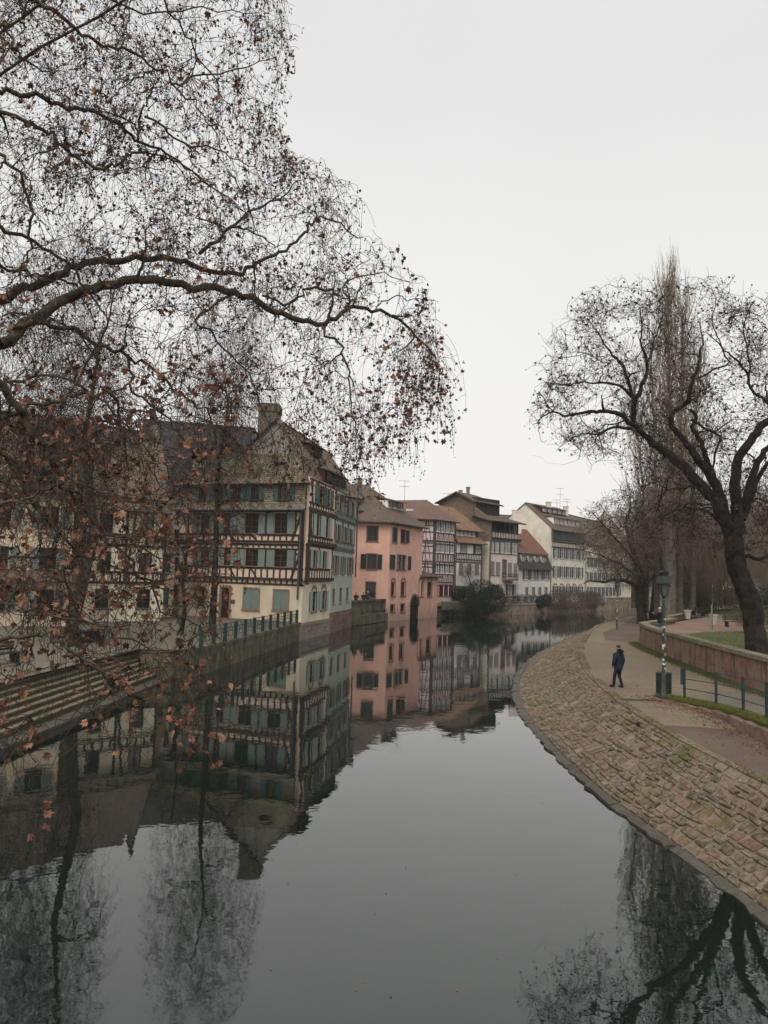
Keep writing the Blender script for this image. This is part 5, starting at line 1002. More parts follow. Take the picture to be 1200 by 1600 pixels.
# ------------------------------------------------------------------ park furniture
def bench(name, loc, ang, L, label, grp=None, backrest=True, mat=None):
    t = thing(name, label, 'bench', loc, grp); c, s_ = math.cos(ang), math.sin(ang); X = np.array([c, s_, 0]); Y = np.array([-s_, c, 0]); ax3 = [X, Y, ZH]; o = np.array(loc, float); mat = mat or BW
    for k in (-1, 1):
        b = MB(); b.box(o+X*k*(L/2-.2)+ZH*.21, (.07, .42, .42), ax3)
        if backrest: b.box(o+X*k*(L/2-.2)+Y*.24+ZH*.55, (.06, .06, .75), ax3)
        b.build('leg', IRON, t)
    for k in range(4): oblock('seat_slat', mat, o+Y*(-.18+k*.12)+ZH*.45, ax3, (L, .10, .04), t)
    if backrest:
        for k in range(3): oblock('back_slat', mat, o+Y*.26+ZH*(.6+k*.13), ax3, (L, .035, .10), t)
    return t
BW = m_plain('bench_wood', (.055, .042, .036), .8, .3, 8)
g = lambda px, py, z=2.4: pz(px, py, z)
q = g(1150, 980); bench('park_bench', tuple(q), math.radians(8), 2.0, 'single dark bench at the edge of the lawn left of the big gnarled tree')
GB = 'benches in a row along the red gravel path'
q1, q2 = g(1091, 962), g(1107, 953)
lbs = ['nearest dark bench of the row on the red gravel', 'second dark bench of the row on the red gravel', 'third dark bench of the row on the red gravel, close to the seated people', 'farthest dark bench of the row with two people seated on it']
for k in range(4): q = q1+(q2-q1)*(k/3)**1.0; bench('park_bench', (q[0], q[1], 2.4), math.radians(-75), 1.9, lbs[k], GB)
def bin_box(px, py, label, w_=.46, h_=.86):
    q = g(px, py); t = thing('concrete_bin', label, 'litter bin', tuple(q), 'square concrete litter bins in the park'); b = MB()
    b.add([(q[0]+sx_*w_/2*k_, q[1]+sy_*w_/2*k_, q[2]+z_) for z_, k_ in ((0, .85), (h_-.12, 1.)) for sx_, sy_ in ((-1, -1), (1, -1), (1, 1), (-1, 1))], [(0, 1, 5, 4), (1, 2, 6, 5), (2, 3, 7, 6), (3, 0, 4, 7), (4, 5, 6, 7)]); b.build('bin_body', CONC, t)
    b = MB()
    for sx_, sy_, a_, c_ in ((0, -1, w_+.1, .1), (0, 1, w_+.1, .1), (-1, 0, .1, w_-.1), (1, 0, .1, w_-.1)): b.box((q[0]+sx_*w_/2, q[1]+sy_*w_/2, q[2]+h_-.06), (a_, c_, .12))
    b.build('rim', CONC, t)
bin_box(1074, 967, 'pale concrete bin at the end of the low stone bench wall'); bin_box(1084.5, 960, 'grey concrete bin between the low bench wall and the row of benches'); bin_box(1115, 976, 'pale concrete bin at the back edge of the lawn beside the staked sapling')
# low stone seats
def stone_seat(pa, pb, label, h=.5, w_=.5):
    a, c = g(*pa), g(*pb); d = (c-a); L = np.linalg.norm(d); d /= L; n = np.array([-d[1], d[0], 0]); t = thing('stone_bench', label, 'bench', tuple((a+c)/2)); ax3 = [d, n, ZH]; m = (a+c)/2; k = max(2, int(L/1.4))
    for i in range(k): oblock('seat_slab', CAPST, a+d*L*(i+.5)/k+ZH*(h-.06), ax3, (L/k-.02, w_, .12), t); oblock('base_block', SANDW, a+d*L*(i+.5)/k+ZH*(h-.12)/2, ax3, (L/k-.03, w_-.14, h-.12), t)
stone_seat((1043, 972), (1066, 966), 'near leg of the angled low stone bench wall behind the retaining wall'); stone_seat((1030, 957), (1068, 958), 'far leg of the angled low stone bench wall behind the retaining wall', .7)
# sapling with stake
q = g(1111, 984); sp_ = thing('sapling', 'thin staked sapling at the back edge of the lawn', 'tree', tuple(q)); MB().bar(q, q+ZH*1.9+np.array([.05, 0, 0]), .045, 6).build('stake', m_paint('pale_stake', (.25, .22, .17)), sp_)
b = MB(); b.bar(q+np.array([.1, 0, 0]), q+ZH*3.2+np.array([.12, 0, 0]), .03, 6, .018)
for i in range(16): z_ = 1.4+i*.14; a = i*2.4; o_ = q+np.array([.12, 0, z_]); b.bar(o_, o_+np.array([math.cos(a)*.5, math.sin(a)*.5, .75]), .012, 4, .005)
b.build('stem', BARK_G, sp_)
quay_wall([tuple(g(1066, 942)[:2]), tuple(g(1150, 943)[:2])], 3.6, 'low brown wall at the back of the park', name='park_wall', mat=SANDB, z0=2.3, blk=(2.5, .6), side=1)
# ------------------------------------------------------------------ left side: fence, planters, square furniture
FE_ = thing('quay_fence', 'dark green lattice railing on the quay edge before the cream timbered house', 'railing', (-8, 50, 1.5))
line = [(-9.75, 42.4), (-8.85, 49.9), (-7.0, 64.6)]; P_, L_ = lerp_line(line, 12)
for i in range(12):
    oblock('post', STEEL, (P_[i][0], P_[i][1], 1.5+.55), np.eye(3), (.22, .10, 1.10), FE_)
    if i < 11:
        a, c = P_[i], P_[i+1]
        for h in (1.04, .80, .56, .28): MB().bar((*a, 1.5+h), (*c, 1.5+h), .022, 4).build('rail', STEEL, FE_)
        for k in range(1, 6): u = a+(c-a)*k/6; MB().bar((*u, 1.5+.28+(k % 2)*.24), (*u, 1.5+.80+(k % 2)*.24), .018, 4).build('bar', STEEL, FE_)
def box_planter(loc, w_, label):
    t = thing('planter', label, 'planter', loc); b = MB(); x, y, z = loc; b.box((x, y, z+.32), (w_, .6, .64)); b.build('tub', IRON, t); b = MB(); b.box((x, y, z+.66), (w_+.06, .66, .06)); b.build('rim', FR_D, t)
q = pz(127, 1004, 1.5); box_planter(tuple(q), .9, 'left one of two black boxes standing near the top of the quay steps'); q = pz(150, 1002, 1.5); box_planter(tuple(q), .75, 'right one of two black boxes standing near the top of the quay steps')
q = pz(8, 1040, 1.5); bench('square_bench', tuple(q+np.array([-.3, .4, 0])), math.radians(75), 1.8, 'dark slatted bench at the left end of the quay steps', None, True, m_plain('dark_slat', (.03, .025, .02)))
# white parasol-like folded umbrellas at the cream square house
for px, lb in ((36, 'left folded grey parasol in front of the broad cream house'), (47, 'right folded grey parasol in front of the broad cream house')):
    q = pz(px, 983, 1.5); t = thing('folded_parasol', lb, 'parasol', tuple(q)); MB().lathe(q, [(.25, 0), (.25, .06), (.04, .08), (.03, 2.9)], 8).build('pole', ZINC, t); MB().lathe(q+ZH*1.1, [(.10, 0), (.19, .4), (.16, 1.1), (.05, 1.75)], 9).build('canopy', m_plain('grey_canvas', (.22, .22, .24)), t)
# ------------------------------------------------------------------ people
def skin_mesh(name, J, bones, mat, parent, loc, sub=2, root=0):
    me = bpy.data.meshes.new(name); me.from_pydata([tuple(np.array(j[:3])) for j in J], bones, []); o = bpy.data.objects.new(name, me); COL.objects.link(o)
    sk = o.modifiers.new('skin', 'SKIN'); sk.use_smooth_shade = True
    for i, j in enumerate(J): v = me.skin_vertices[0].data[i]; r = j[3]; v.radius = r if isinstance(r, tuple) else (r, r); v.use_root = (i == root)
    ss = o.modifiers.new('sub', 'SUBSURF'); ss.levels = ss.render_levels = sub
    dg = bpy.context.evaluated_depsgraph_get(); m2 = bpy.data.meshes.new_from_object(o.evaluated_get(dg)); m2.name = name
    bpy.data.objects.remove(o); m2.materials.clear(); m2.materials.append(mat); m2.polygons.foreach_set('use_smooth', [True]*len(m2.polygons))
    return m2
SKIN = m_plain('skin', (.42, .26, .19), .6, .1); 
def person(loc, ang, label, H=1.75, coat=(.012, .016, .03), legs=(.012, .012, .014), hat=(.03, .03, .035), hood=True, pose='walk', hatpom=False, shoes=(.01, .01, .01), group=None):
    """local x right, y forward; ang: heading of y about z"""
    t = thing('person', label, 'person', loc, group); t.rotation_euler = (0, 0, ang); k = H/1.75
    def add(nm, J, B, mat, sub=2, root=0):
        J = [(j[0]*k, j[1]*k, j[2]*k, (j[3]*k if not isinstance(j[3], tuple) else (j[3][0]*k, j[3][1]*k))) for j in J]; me = skin_mesh(nm, J, B, mat, t, loc, sub, root)
        o = bpy.data.objects.new(nm, me); COL.objects.link(o); o.parent = t; return o
    if pose == 'walk': kneeL, footL, kneeR, footR = (-.10, .11, .50), (-.12, .15, .09), (.10, .03, .48), (.11, -.13, .09); hip = .93; toeL, toeR = (-.16, .31, .04), (.12, .03, .04)
    elif pose == 'sit': kneeL, footL, kneeR, footR = (-.11, .44, .50), (-.11, .48, .08), (.11, .44, .50), (.11, .50, .08); hip = .52; toeL, toeR = (-.11, .62, .04), (.11, .64, .04)
    else: kneeL, footL, kneeR, footR = (-.10, .03, .49), (-.10, 0, .08), (.10, .03, .49), (.10, 0, .08); hip = .93; toeL, toeR = (-.12, .14, .04), (.12, .14, .04)
    dz = hip-.93; S = lambda x, y, z, r: (x, y, z+dz, r)
    if pose == 'phone': handL, elL = (-.16, .42, 1.36), (-.24, .14, 1.14)
    elif pose == 'lean': handL, elL = (-.10, .38, 1.10), (-.26, .20, 1.12)
    elif pose == 'sit': handL, elL = (-.10, .30, .98), (-.25, .05, 1.08)
    else: handL, elL = (-.25, .12, .86), (-.29, .0, 1.10)
    handR, elR = ((.25, .02, .84), (.28, -.05, 1.10)) if pose in ('walk', 'phone') else ((-handL[0], handL[1], handL[2]), (-elL[0], elL[1], elL[2]))
    J = [(0, 0, hip, .13), S(0, 0, 1.15, .13), S(0, 0, 1.36, .13), S(0, 0, 1.47, .055), S(0, .02, 1.56, .07), S(0, .03, 1.65, .092), S(0, .01, 1.73, .06),
         (-.10, 0, hip-.08, .085), (*kneeL, .06), (*footL, .034), (*toeL, .022), (.10, 0, hip-.08, .085), (*kneeR, .06), (*footR, .034), (*toeR, .022),
         S(-.18, 0, 1.40, .06), S(*elL, .045), S(*handL, .035), S(.18, 0, 1.40, .06), S(*elR, .045), S(*handR, .035)]
    Bn = [(0, 1), (1, 2), (2, 3), (3, 4), (4, 5), (5, 6), (0, 7), (7, 8), (8, 9), (9, 10), (0, 11), (11, 12), (12, 13), (13, 14), (2, 15), (15, 16), (16, 17), (2, 18), (18, 19), (19, 20)]
    # fingers
    for si, hI in ((-1, 17), (1, 20)):
        h = J[hI]; e = J[hI-1]; d = np.array(h[:3])-np.array(e[:3]); d /= np.linalg.norm(d); sd_ = np.cross(d, [0, 0, 1.]); sd_ = sd_/max(np.linalg.norm(sd_), .1)
        for q_ in range(4):
            p1 = np.array(h[:3])+d*.05+sd_*(-.028+.019*q_); p2 = p1+d*(.045 if q_ not in (0, 3) else .035)+np.array([0, 0, -.006]); n0 = len(J); J += [(*p1, .010), (*p2, .008)]; Bn += [(hI, n0), (n0, n0+1)]
        n0 = len(J); J += [(*(np.array(h[:3])+sd_*.045+d*.02), .010)]; Bn += [(hI, n0)]
    add('body', J, Bn, SKIN, 1)
    cm = m_plain('coat_cloth', coat, .8, .35, 7, .3); lm = m_plain('trouser_cloth', legs, .85, .2); hm = m_plain('hat_cloth', hat, .9, .2, 30, .5); sm = m_plain('shoe', shoes, .5)
    hem = hip-.10 if pose != 'sit' else hip
    Cj = [S(0, 0, 1.20, (.215, .17)), (0, 0, hem, (.235, .18)), (0, 0, hem-.17, (.225, .17)), S(0, 0, 1.38, (.215, .16)), S(0, 0, 1.47, (.10, .09)), S(-.22, 0, 1.38, .105), S(*elL, .088), (handL[0]+(elL[0]-handL[0])*.12, handL[1]+(elL[1]-handL[1])*.12, handL[2]+dz+(elL[2]-handL[2])*.12, .055), S(.22, 0, 1.38, .105), S(*elR, .088), (handR[0]+(elR[0]-handR[0])*.12, handR[1]+(elR[1]-handR[1])*.12, handR[2]+dz+(elR[2]-handR[2])*.12, .055)]
    if pose == 'sit': Cj[2] = (0, .06, hem-.0, (.19, .15))
    add('coat', Cj, [(0, 1), (1, 2), (0, 3), (3, 4), (3, 5), (5, 6), (6, 7), (3, 8), (8, 9), (9, 10)], cm)
    add('trousers', [(0, 0, hip, (.15, .12)), (-.10, 0, hip-.10, .105), (*kneeL, .078), (footL[0], footL[1], footL[2]-.02, .062), (.10, 0, hip-.10, .105), (*kneeR, .078), (footR[0], footR[1], footR[2]-.02, .062)], [(0, 1), (1, 2), (2, 3), (0, 4), (4, 5), (5, 6)], lm)
    for F, T_ in ((footL, toeL), (footR, toeR)): add('shoe', [(F[0], F[1]-.06, .06, .062), (F[0], F[1]+.05, .055, .062), (T_[0], T_[1]+.02, .045, .055)], [(0, 1), (1, 2)], sm)
    add('hat', [S(0, .0, 1.66, .115), S(0, -.005, 1.73, .108), S(0, -.01, 1.785, .06)], [(0, 1), (1, 2)], hm)
    if hood: add('hood', [S(0, -.09, 1.47, .11), S(0, -.12, 1.52, .10), S(.0, -.03, 1.50, .12)], [(0, 1), (0, 2)], cm)
    # face: nose, brow, eyes, mouth, ears as small meshes
    b = MB(); z_ = 1.655+dz; b.box((0, .125, z_-.012), (.022, .04, .04)); b.box((-.092, .02, z_-.01), (.02, .035, .055)); b.box((.092, .02, z_-.01), (.02, .035, .055)); b.v = [tuple(np.array(v)*k) for v in b.v]; o = link('nose_and_ears', b.mesh('nose_and_ears', SKIN)); o.parent = t
    b = MB()
    for x_ in (-.034, .034): b.box((x_, .118, z_+.012), (.022, .012, .012))
    b.box((0, .112, z_-.062), (.045, .012, .008)); b.v = [tuple(np.array(v)*k) for v in b.v]; o = link('eyes_and_mouth', b.mesh('eyes_and_mouth', m_plain('dark_feature', (.05, .025, .02)))); o.parent = t
    return t
mp_ = pz(966, 1074, 1.305); person(tuple(mp_), math.radians(38), 'person in dark navy hooded coat and black trousers walking along the cobbled riverside path', 1.76)
q = pd(1031, 950, 52.5); person((q[0], q[1], 2.4), math.radians(55), 'person in white hat and blue jeans behind the retaining wall holding up a phone', float(q[2])-2.4+.02, (.012, .012, .015), (.04, .10, .18), (.60, .58, .56), False, 'phone')
for px, py, lb, ht, yy in ((556.5, 926, 'person in dark coat leaning at the left end of the terrace wall', (.02, .015, .015), 87.5), (568, 926, 'dark haired person leaning on the terrace wall beside the white hat', (.02, .015, .015), 89.6), (575, 924.5, 'person in white hat looking over the terrace wall by the pink house', (.62, .60, .56), 91.0)):
    q = pd(px, py, yy); person((q[0], q[1], 2.0), math.radians(195), lb, max(1.45, min(1.9, (float(q[2])-2.0)*1.0)), (.02, .02, .028), (.03, .03, .04), ht, False, 'lean')
f4 = q1+(q2-q1)
person((f4[0]+.1, f4[1]-.35, 2.4), math.radians(-165), 'seated person in dark blue coat on the farthest bench of the row', 1.75, (.02, .03, .05), (.02, .02, .03), (.02, .015, .012), False, 'sit')
person((f4[0]+.35, f4[1]+.45, 2.4), math.radians(-165), 'seated person in black coat at the far end of the farthest bench', 1.75, (.015, .015, .015), (.02, .02, .02), (.02, .015, .012), False, 'sit')
# ------------------------------------------------------------------ trees
def tubes(paths, mat, name, parent, S=3, smooth_=True, **k):
    """paths: list of (pts Nx3, radii N) -> one mesh"""
    byN = {}
    for p, r in paths: byN.setdefault(len(p), []).append((p, r))
    Vs, Fs, base = [], [], 0
    for n, L in byN.items():
        P = np.stack([a for a, _ in L]); R = np.stack([b_ for _, b_ in L]); T_ = np.gradient(P, axis=1); T_ /= np.linalg.norm(T_, axis=2, keepdims=True)+1e-9
        ref = RNG.normal(size=(len(L), 1, 3)); ref = ref-(ref*T_.mean(1, keepdims=True)).sum(2, keepdims=True)*T_.mean(1, keepdims=True); ref /= np.linalg.norm(ref, axis=2, keepdims=True)+1e-9
        X = np.cross(T_, ref); X /= np.linalg.norm(X, axis=2, keepdims=True)+1e-9; Y = np.cross(T_, X)
        an = np.arange(S)*2*math.pi/S; ring = P[:, :, None, :]+R[:, :, None, None]*(X[:, :, None, :]*np.cos(an)[None, None, :, None]+Y[:, :, None, :]*np.sin(an)[None, None, :, None])
        Vs.append(ring.reshape(-1, 3)); m = len(L); idx = (np.arange(m)[:, None, None]*n+np.arange(n-1)[None, :, None])*S; q = np.arange(S)[None, None, :]; q2 = (q+1) % S
        f = np.stack([idx+q, idx+q2, idx+S+q2, idx+S+q], -1).reshape(-1, 4)+base; Fs.append(f); base += ring.size//3
    V = np.concatenate(Vs); F_ = np.concatenate(Fs); return npmesh(V, F_, mat, name, parent, smooth_, **k)
def npmesh(V, F_, mat, name, parent, smooth_=False, **k):
    off = np.array(WL[parent.name]) if parent is not None else np.zeros(3); V = V-off; me = bpy.data.meshes.new(name); me.vertices.add(len(V)); me.vertices.foreach_set('co', V.astype(np.float32).ravel())
    nf, c = F_.shape; me.loops.add(nf*c); me.loops.foreach_set('vertex_index', F_.astype(np.int32).ravel()); me.polygons.add(nf); me.polygons.foreach_set('loop_start', np.arange(0, nf*c, c, dtype=np.int32))
    me.update(calc_edges=True); me.polygons.foreach_set('use_smooth', np.full(nf, smooth_)); me.materials.append(mat); return link(name, me, off, parent, **k)
def resample(P, n):
    P = np.asarray(P, float); d = np.r_[0, np.cumsum(np.linalg.norm(np.diff(P, axis=0), axis=1))]; s = np.linspace(0, d[-1], n); return np.stack([np.interp(s, d, P[:, i]) for i in range(3)], 1)
class Skel:
    def __init__(s): s.N = np.zeros((0, 3)); s.D = np.zeros((0, 3)); s.R = np.zeros(0); s.paths = []
    def add(s, P, r0, r1, n=None, level=0, knob=0.):
        P = resample(P, n or max(3, len(P))); 
        if knob: P[1:-1] += RNG.normal(size=(len(P)-2, 3))*knob
        R = np.linspace(r0, r1, len(P)) if not hasattr(r0, '__len__') else np.interp(np.linspace(0, 1, len(P)), np.linspace(0, 1, len(r0)), r0)
        s.paths.append((P, R, level)); s.N = np.vstack([s.N, P[1:]]); s.R = np.r_[s.R, R[1:]]; d = np.gradient(P, axis=0)[1:]; s.D = np.vstack([s.D, d/(np.linalg.norm(d, axis=1, keepdims=True)+1e-9)]); return P
    def fill(s, targets, r0, r1, n=7, wig=.08, sag=.1, level=1, maxlen=1e9, up=0., order=True, cont=.35, trim=None):
        targets = np.asarray(targets); batch = max(20, len(targets)//14)
        d0 = np.array([np.min(np.sum((s.N-t)**2, 1)) for t in targets]) if order else np.arange(len(targets)); targets = targets[np.argsort(d0)]
        ends = []
        for i in range(0, len(targets), batch):
            newp = []
            for t in targets[i:i+batch]:
                dd = s.N-t; D2 = np.sum(dd**2, 1); dn = -dd/(np.sqrt(D2)[:, None]+1e-6); al = (dn*s.D).sum(1); cost = D2*(1.5-.6*al); j = int(np.argmin(cost)); L = math.sqrt(D2[j])
                if L > maxlen or L < .05: continue
                a = s.N[j]; c = t; m1 = a+s.D[j]*L*cont; u = np.linspace(0, 1, n)[:, None]; P = (1-u)**2*a+2*u*(1-u)*(m1*.5+(a+c)*.25)+u**2*c
                P[:, 2] += (-sag*L*np.sin(u[:, 0]*math.pi)*.5+up*L*np.sin(u[:, 0]*math.pi)*.5); P[1:] += RNG.normal(size=(n-1, 3))*wig*L/n*1.6
                ra = min(r0, s.R[j]*.8)*RNG.uniform(.75, 1.1); newp.append((P, np.linspace(ra, min(ra, r1), n)))
            for P, R in newp:
                s.paths.append((P, R, level)); d = np.gradient(P, axis=0)[2:]; s.N = np.vstack([s.N, P[2:]]); s.R = np.r_[s.R, R[2:]]; s.D = np.vstack([s.D, d/(np.linalg.norm(d, axis=1, keepdims=True)+1e-9)]); ends.append((P[-1], P[-1]-P[-2]))
        return ends
    def emit(s, parent, bark, twig, thick=.03, S_big=9):
        big = [(P, R) for P, R, l in s.paths if R[0] >= thick]; small = [(P, R) for P, R, l in s.paths if R[0] < thick]
        if big: tubes(big, bark, 'trunk', parent, S_big)
        if small: tubes(small, twig, 'crown', parent, 3, True)
def sprays(sk, nper, L0, L1, r, droop, level=3, n=5, lim=None, inside=None, minR=0., spread=1.0, upb=0.):
    """short twigs spraying off all fine nodes"""
    cand = np.where(sk.R < (lim or 9))[0]; pick = RNG.choice(cand, nper); N0 = sk.N[pick]; D0 = sk.D[pick]; L = RNG.uniform(L0, L1, nper)
    d = D0+RNG.normal(size=(nper, 3))*.75*spread; d[:, 2] += upb; d /= np.linalg.norm(d, axis=1, keepdims=True); u = np.linspace(0, 1, n)[None, :, None]; P = N0[:, None, :]+d[:, None, :]*L[:, None, None]*u
    P[:, :, 2] -= droop*(L[:, None])*(u[:, :, 0]**2); P[:, 1:] += np.cumsum(RNG.normal(size=(nper, n-1, 3))*.05*L[:, None, None], axis=1)
    if inside is not None: ok = inside(P[:, -1]); P = P[ok]
    R = np.linspace(r, r*.55, n); sk.paths += [(p, R, level) for p in P]; return P
def leaf_shape():
    """five-lobed plane leaf, slightly folded, unit size, in xy with z fold; stalk at origin"""
    ang = [-90, -50, -35, -5, 15, 45, 62, 90, 118, 135, 165, 185, 215, 230]; rad = [.12, .34, .28, .50, .33, .58, .38, .62, .38, .58, .33, .50, .28, .34]
    return np.array([[r*math.cos(math.radians(a)), r*math.sin(math.radians(a))+.12, .0] for a, r in zip(ang, rad)])
LS = leaf_shape()
def leaf_verts(n, c, size, curl=.5):
    """vectorised leaves: centre + 14 rim vertices"""
    rim = np.repeat(LS[None], n, 0); z = curl*np.abs(rim[:, :, 0])*RNG.uniform(-1.2, 1.2, (n, 1))+curl*(rim[:, :, 1]**2)*RNG.uniform(-1.5, .5, (n, 1)); rim = rim.copy(); rim[:, :, 2] = z+RNG.normal(size=z.shape)*.04
    ctr = np.zeros((n, 1, 3)); ctr[:, 0, 1] = .1; A_ = np.concatenate([ctr, rim], 1)*size[:, None, None]
    # random rotation, tips mostly hanging down
    q = RNG.normal(size=(n, 3, 3)); e2 = np.stack([RNG.normal(size=n)*.6, RNG.normal(size=n)*.6, -np.abs(RNG.normal(size=n)*.8)-.1], 1); e2 /= np.linalg.norm(e2, axis=1, keepdims=True)
    e1 = np.cross(e2, q[:, 0]); e1 /= np.linalg.norm(e1, axis=1, keepdims=True); e3 = np.cross(e1, e2); M_ = np.stack([e1, e2, e3], 1)
    return np.einsum('nij,njk->nik', A_, M_)+c[:, None, :]
LF = np.array([[0, 1+i, 1+(i+1) % 14] for i in range(14)])
def leaves(parent, pts, size, mat, nparts=0, curl=.6, name='leaf'):
    n = len(pts); sz = size*RNG.uniform(.6, 1.25, n); V = leaf_verts(n, pts, sz, curl); app = sz/np.linalg.norm(pts-CAM, axis=1)
    x, y = projv(pts); app[(x < -10) | (x > 1210) | (y < -10)] *= .01; order = np.argsort(-app)
    for i in order[:nparts]:
        me = bpy.data.meshes.new(name); me.from_pydata([tuple(v) for v in V[i]-V[i][0]], [], [tuple(f) for f in LF]); me.materials.append(mat); link(name, me, V[i][0], parent)
    rest_ = V[order[nparts:]]; m = len(rest_); npmesh(rest_.reshape(-1, 3), (LF[None]+np.arange(m)[:, None, None]*15).reshape(-1, 3), mat, 'leaves', parent, kind='stuff')
ICO = None
def balls(parent, pts, r, mat, stem=.12, name='seed_balls'):
    b = bmesh.new(); bmesh.ops.create_icosphere(b, subdivisions=1, radius=1); V = np.array([v.co[:] for v in b.verts]); F_ = np.array([[v.index for v in f.verts] for f in b.faces]); b.free(); n = len(pts); c = pts-np.array([0, 0, 1])*stem*RNG.uniform(.5, 1.3, (n, 1))
    P = (c[:, None, :]+V[None]*r*RNG.uniform(.8, 1.15, (n, 1, 1))).reshape(-1, 3); npmesh(P, (F_[None]+np.arange(n)[:, None, None]*len(V)).reshape(-1, 3), mat, name, parent, kind='stuff')
    tubes([(np.stack([a, (a+c_)/2+RNG.normal(size=3)*.008, c_]), np.full(3, .0035)) for a, c_ in zip(pts, c)], BALL, 'ball_stalks', parent, 3, kind='stuff')
def inpoly(x, y, poly):
    r = np.zeros(len(x), bool); n = len(poly); j = n-1
    for i in range(n):
        xi, yi = poly[i]; xj, yj = poly[j]; c = ((yi > y) != (yj > y)) & (x < (xj-xi)*(y-yi)/(yj-yi+1e-9)+xi); r ^= c; j = i
    return r
# ---- near plane tree: limbs surveyed one by one, trunk out of the picture on the left
T1 = thing('plane_tree', 'huge near plane tree reaching in from the left with seed balls and dry brown leaves', 'tree', (-13.5, 15.0, 1.5))
sk = Skel()
def limb(px, d0, d1, r0, r1, n=None, knob=.02, sk_=None):
    P = np.array([pd(x, y, d0+(d1-d0)*i/(len(px)-1)) for i, (x, y) in enumerate(px)]); 
    if sk_ is None: r0, r1 = r0*.66, r1*.8
    (sk_ or sk).add(P, r0, r1, n or len(px)*3, 0, knob if sk_ is not None else .035); return P
trunkP = np.array([[-13.5, 15, 1.4], [-13.3, 15, 3.2], [-13.0, 14.8, 5.2], [-12.6, 14.6, 7.0], [-12.3, 14.5, 9], [-12, 14.5, 12], [-11.5, 14.5, 15.5], [-11, 14.8, 19]])
sk.add(trunkP, [.75, .55, .5, .48, .42, .34, .25, .15], 0, 24, 0, .02)
LB_ = [(0, 537), (40, 507), (80, 480), (130, 453), (180, 440), (240, 438), (300, 447), (350, 455), (400, 468), (427, 487), (467, 502), (507, 507), (530, 497), (540, 482), (560, 482), (587, 484), (623, 493), (657, 528), (682, 560)]
limb(LB_, 13.5, 19, .165, .03); limb([(530, 463), (507, 450), (480, 452), (460, 470), (440, 478), (410, 462)], 18.2, 17.6, .05, .035)
LA_ = [(0, 470), (40, 450), (80, 435), (110, 420), (150, 408), (200, 405), (233, 403), (283, 408), (317, 420), (340, 426), (373, 430), (395, 412), (407, 407), (440, 392), (473, 372), (483, 353), (500, 340), (530, 345), (560, 372)]
limb(LA_, 14.5, 20, .135, .02)
limb([(540, 480), (548, 466), (533, 452), (560, 430), (600, 425), (640, 440)], 18.5, 20, .045, .012)
limb([(507, 507), (512, 522), (535, 540), (541, 570), (546, 600), (552, 640), (560, 690)], 18, 17.5, .05, .012)
limb([(587, 484), (600, 470), (625, 462), (650, 470), (680, 470)], 18.7, 20, .03, .010)
limb([(312, 396), (340, 376), (368, 348), (400, 328), (432, 312), (455, 296), (470, 282)], 16, 18, .065, .014)
limb([(20, 510), (70, 503), (83, 510), (120, 518), (160, 540), (200, 556), (240, 580), (270, 607), (295, 622), (320, 640), (345, 690)], 13.6, 15.5, .075, .018)
limb([(200, 556), (205, 580), (200, 607), (230, 630), (262, 655), (300, 700), (325, 740)], 14.5, 15, .045, .014)
limb([(373, 457), (300, 500), (330, 520), (365, 560), (400, 600), (420, 660)], 16.8, 16, .05, .013)
limb([(0, 655), (50, 635), (100, 622), (150, 615), (176, 617), (186, 635), (192, 670), (196, 715)], 11.5, 13, .055, .02)
limb([(-40, 560), (5, 607), (25, 632), (45, 665), (62, 695), (80, 725), (100, 752), (107, 765)], 10, 10.8, .085, .055)
limb([(107, 765), (130, 765), (142, 745), (144, 717), (125, 710), (107, 722), (90, 732)], 10.8, 11.2, .028, .02)
limb([(107, 765), (120, 790), (160, 820), (200, 870), (240, 920), (262, 960)], 10.8, 11.5, .05, .015)
limb([(12, 657), (35, 685), (50, 705), (62, 745), (60, 800), (64, 850)], 10.4, 10.4, .05, .03)
limb([(-20, 130), (0, 140), (48, 148), (80, 160), (132, 172), (160, 178), (192, 200), (216, 218), (232, 232), (260, 236), (290, 262), (330, 290), (380, 330)], 12.5, 15.5, .072, .014)
limb([(-20, 160), (0, 176), (40, 188), (72, 204), (96, 228), (120, 250), (152, 264), (180, 260), (200, 244), (232, 236)], 13, 13.8, .06, .03)
limb([(10, -30), (60, 4), (100, 28), (144, 60), (180, 72), (220, 86), (240, 104), (268, 130), (300, 160), (340, 210)], 12, 14.5, .06, .013)
limb([(268, 132), (280, 128), (320, 116), (380, 106), (430, 90)], 13.5, 15, .035, .010)
limb([(216, 218), (222, 190), (222, 170), (232, 152), (250, 120)], 13.5, 13.8, .04, .014)
limb([(226, 182), (260, 204), (292, 228), (340, 236), (400, 260)], 13.6, 15, .036, .011)
limb([(-10, 235), (24, 272), (44, 304), (52, 340), (48, 392), (30, 430)], 12, 12.6, .045, .02)
limb([(-20, 345), (0, 354), (24, 364), (60, 380), (92, 400), (120, 425), (140, 460), (170, 500)], 13, 14.5, .06, .018)
limb([(-20, 418), (20, 423), (60, 427), (100, 437), (125, 455)], 14, 15, .05, .025)
limb([(-30, 60), (15, 40), (25, 80), (45, 103), (75, 112)], 11.5, 12, .04, .018)
limb([(240, -30), (260, 10), (290, 50), (310, 90), (345, 140), (370, 190)], 13.5, 15.5, .035, .010)
limb([(110, -30), (170, 0), (230, 20), (320, 10), (400, 20)], 13, 15, .035, .01)
limb([(-10, 600), (60, 590), (120, 600), (180, 640), (230, 700), (250, 760)], 13, 13.5, .04, .014)
limb([(-20, 800), (20, 780), (60, 815), (95, 870), (110, 930)], 9.8, 10, .035, .02)
LH = [(-30, 1010), (6, 999), (35, 993), (70, 995), (99, 1003), (117, 1020), (137, 1037), (163, 1055), (181, 1066), (204, 1081), (215, 1093), (224, 1105)]
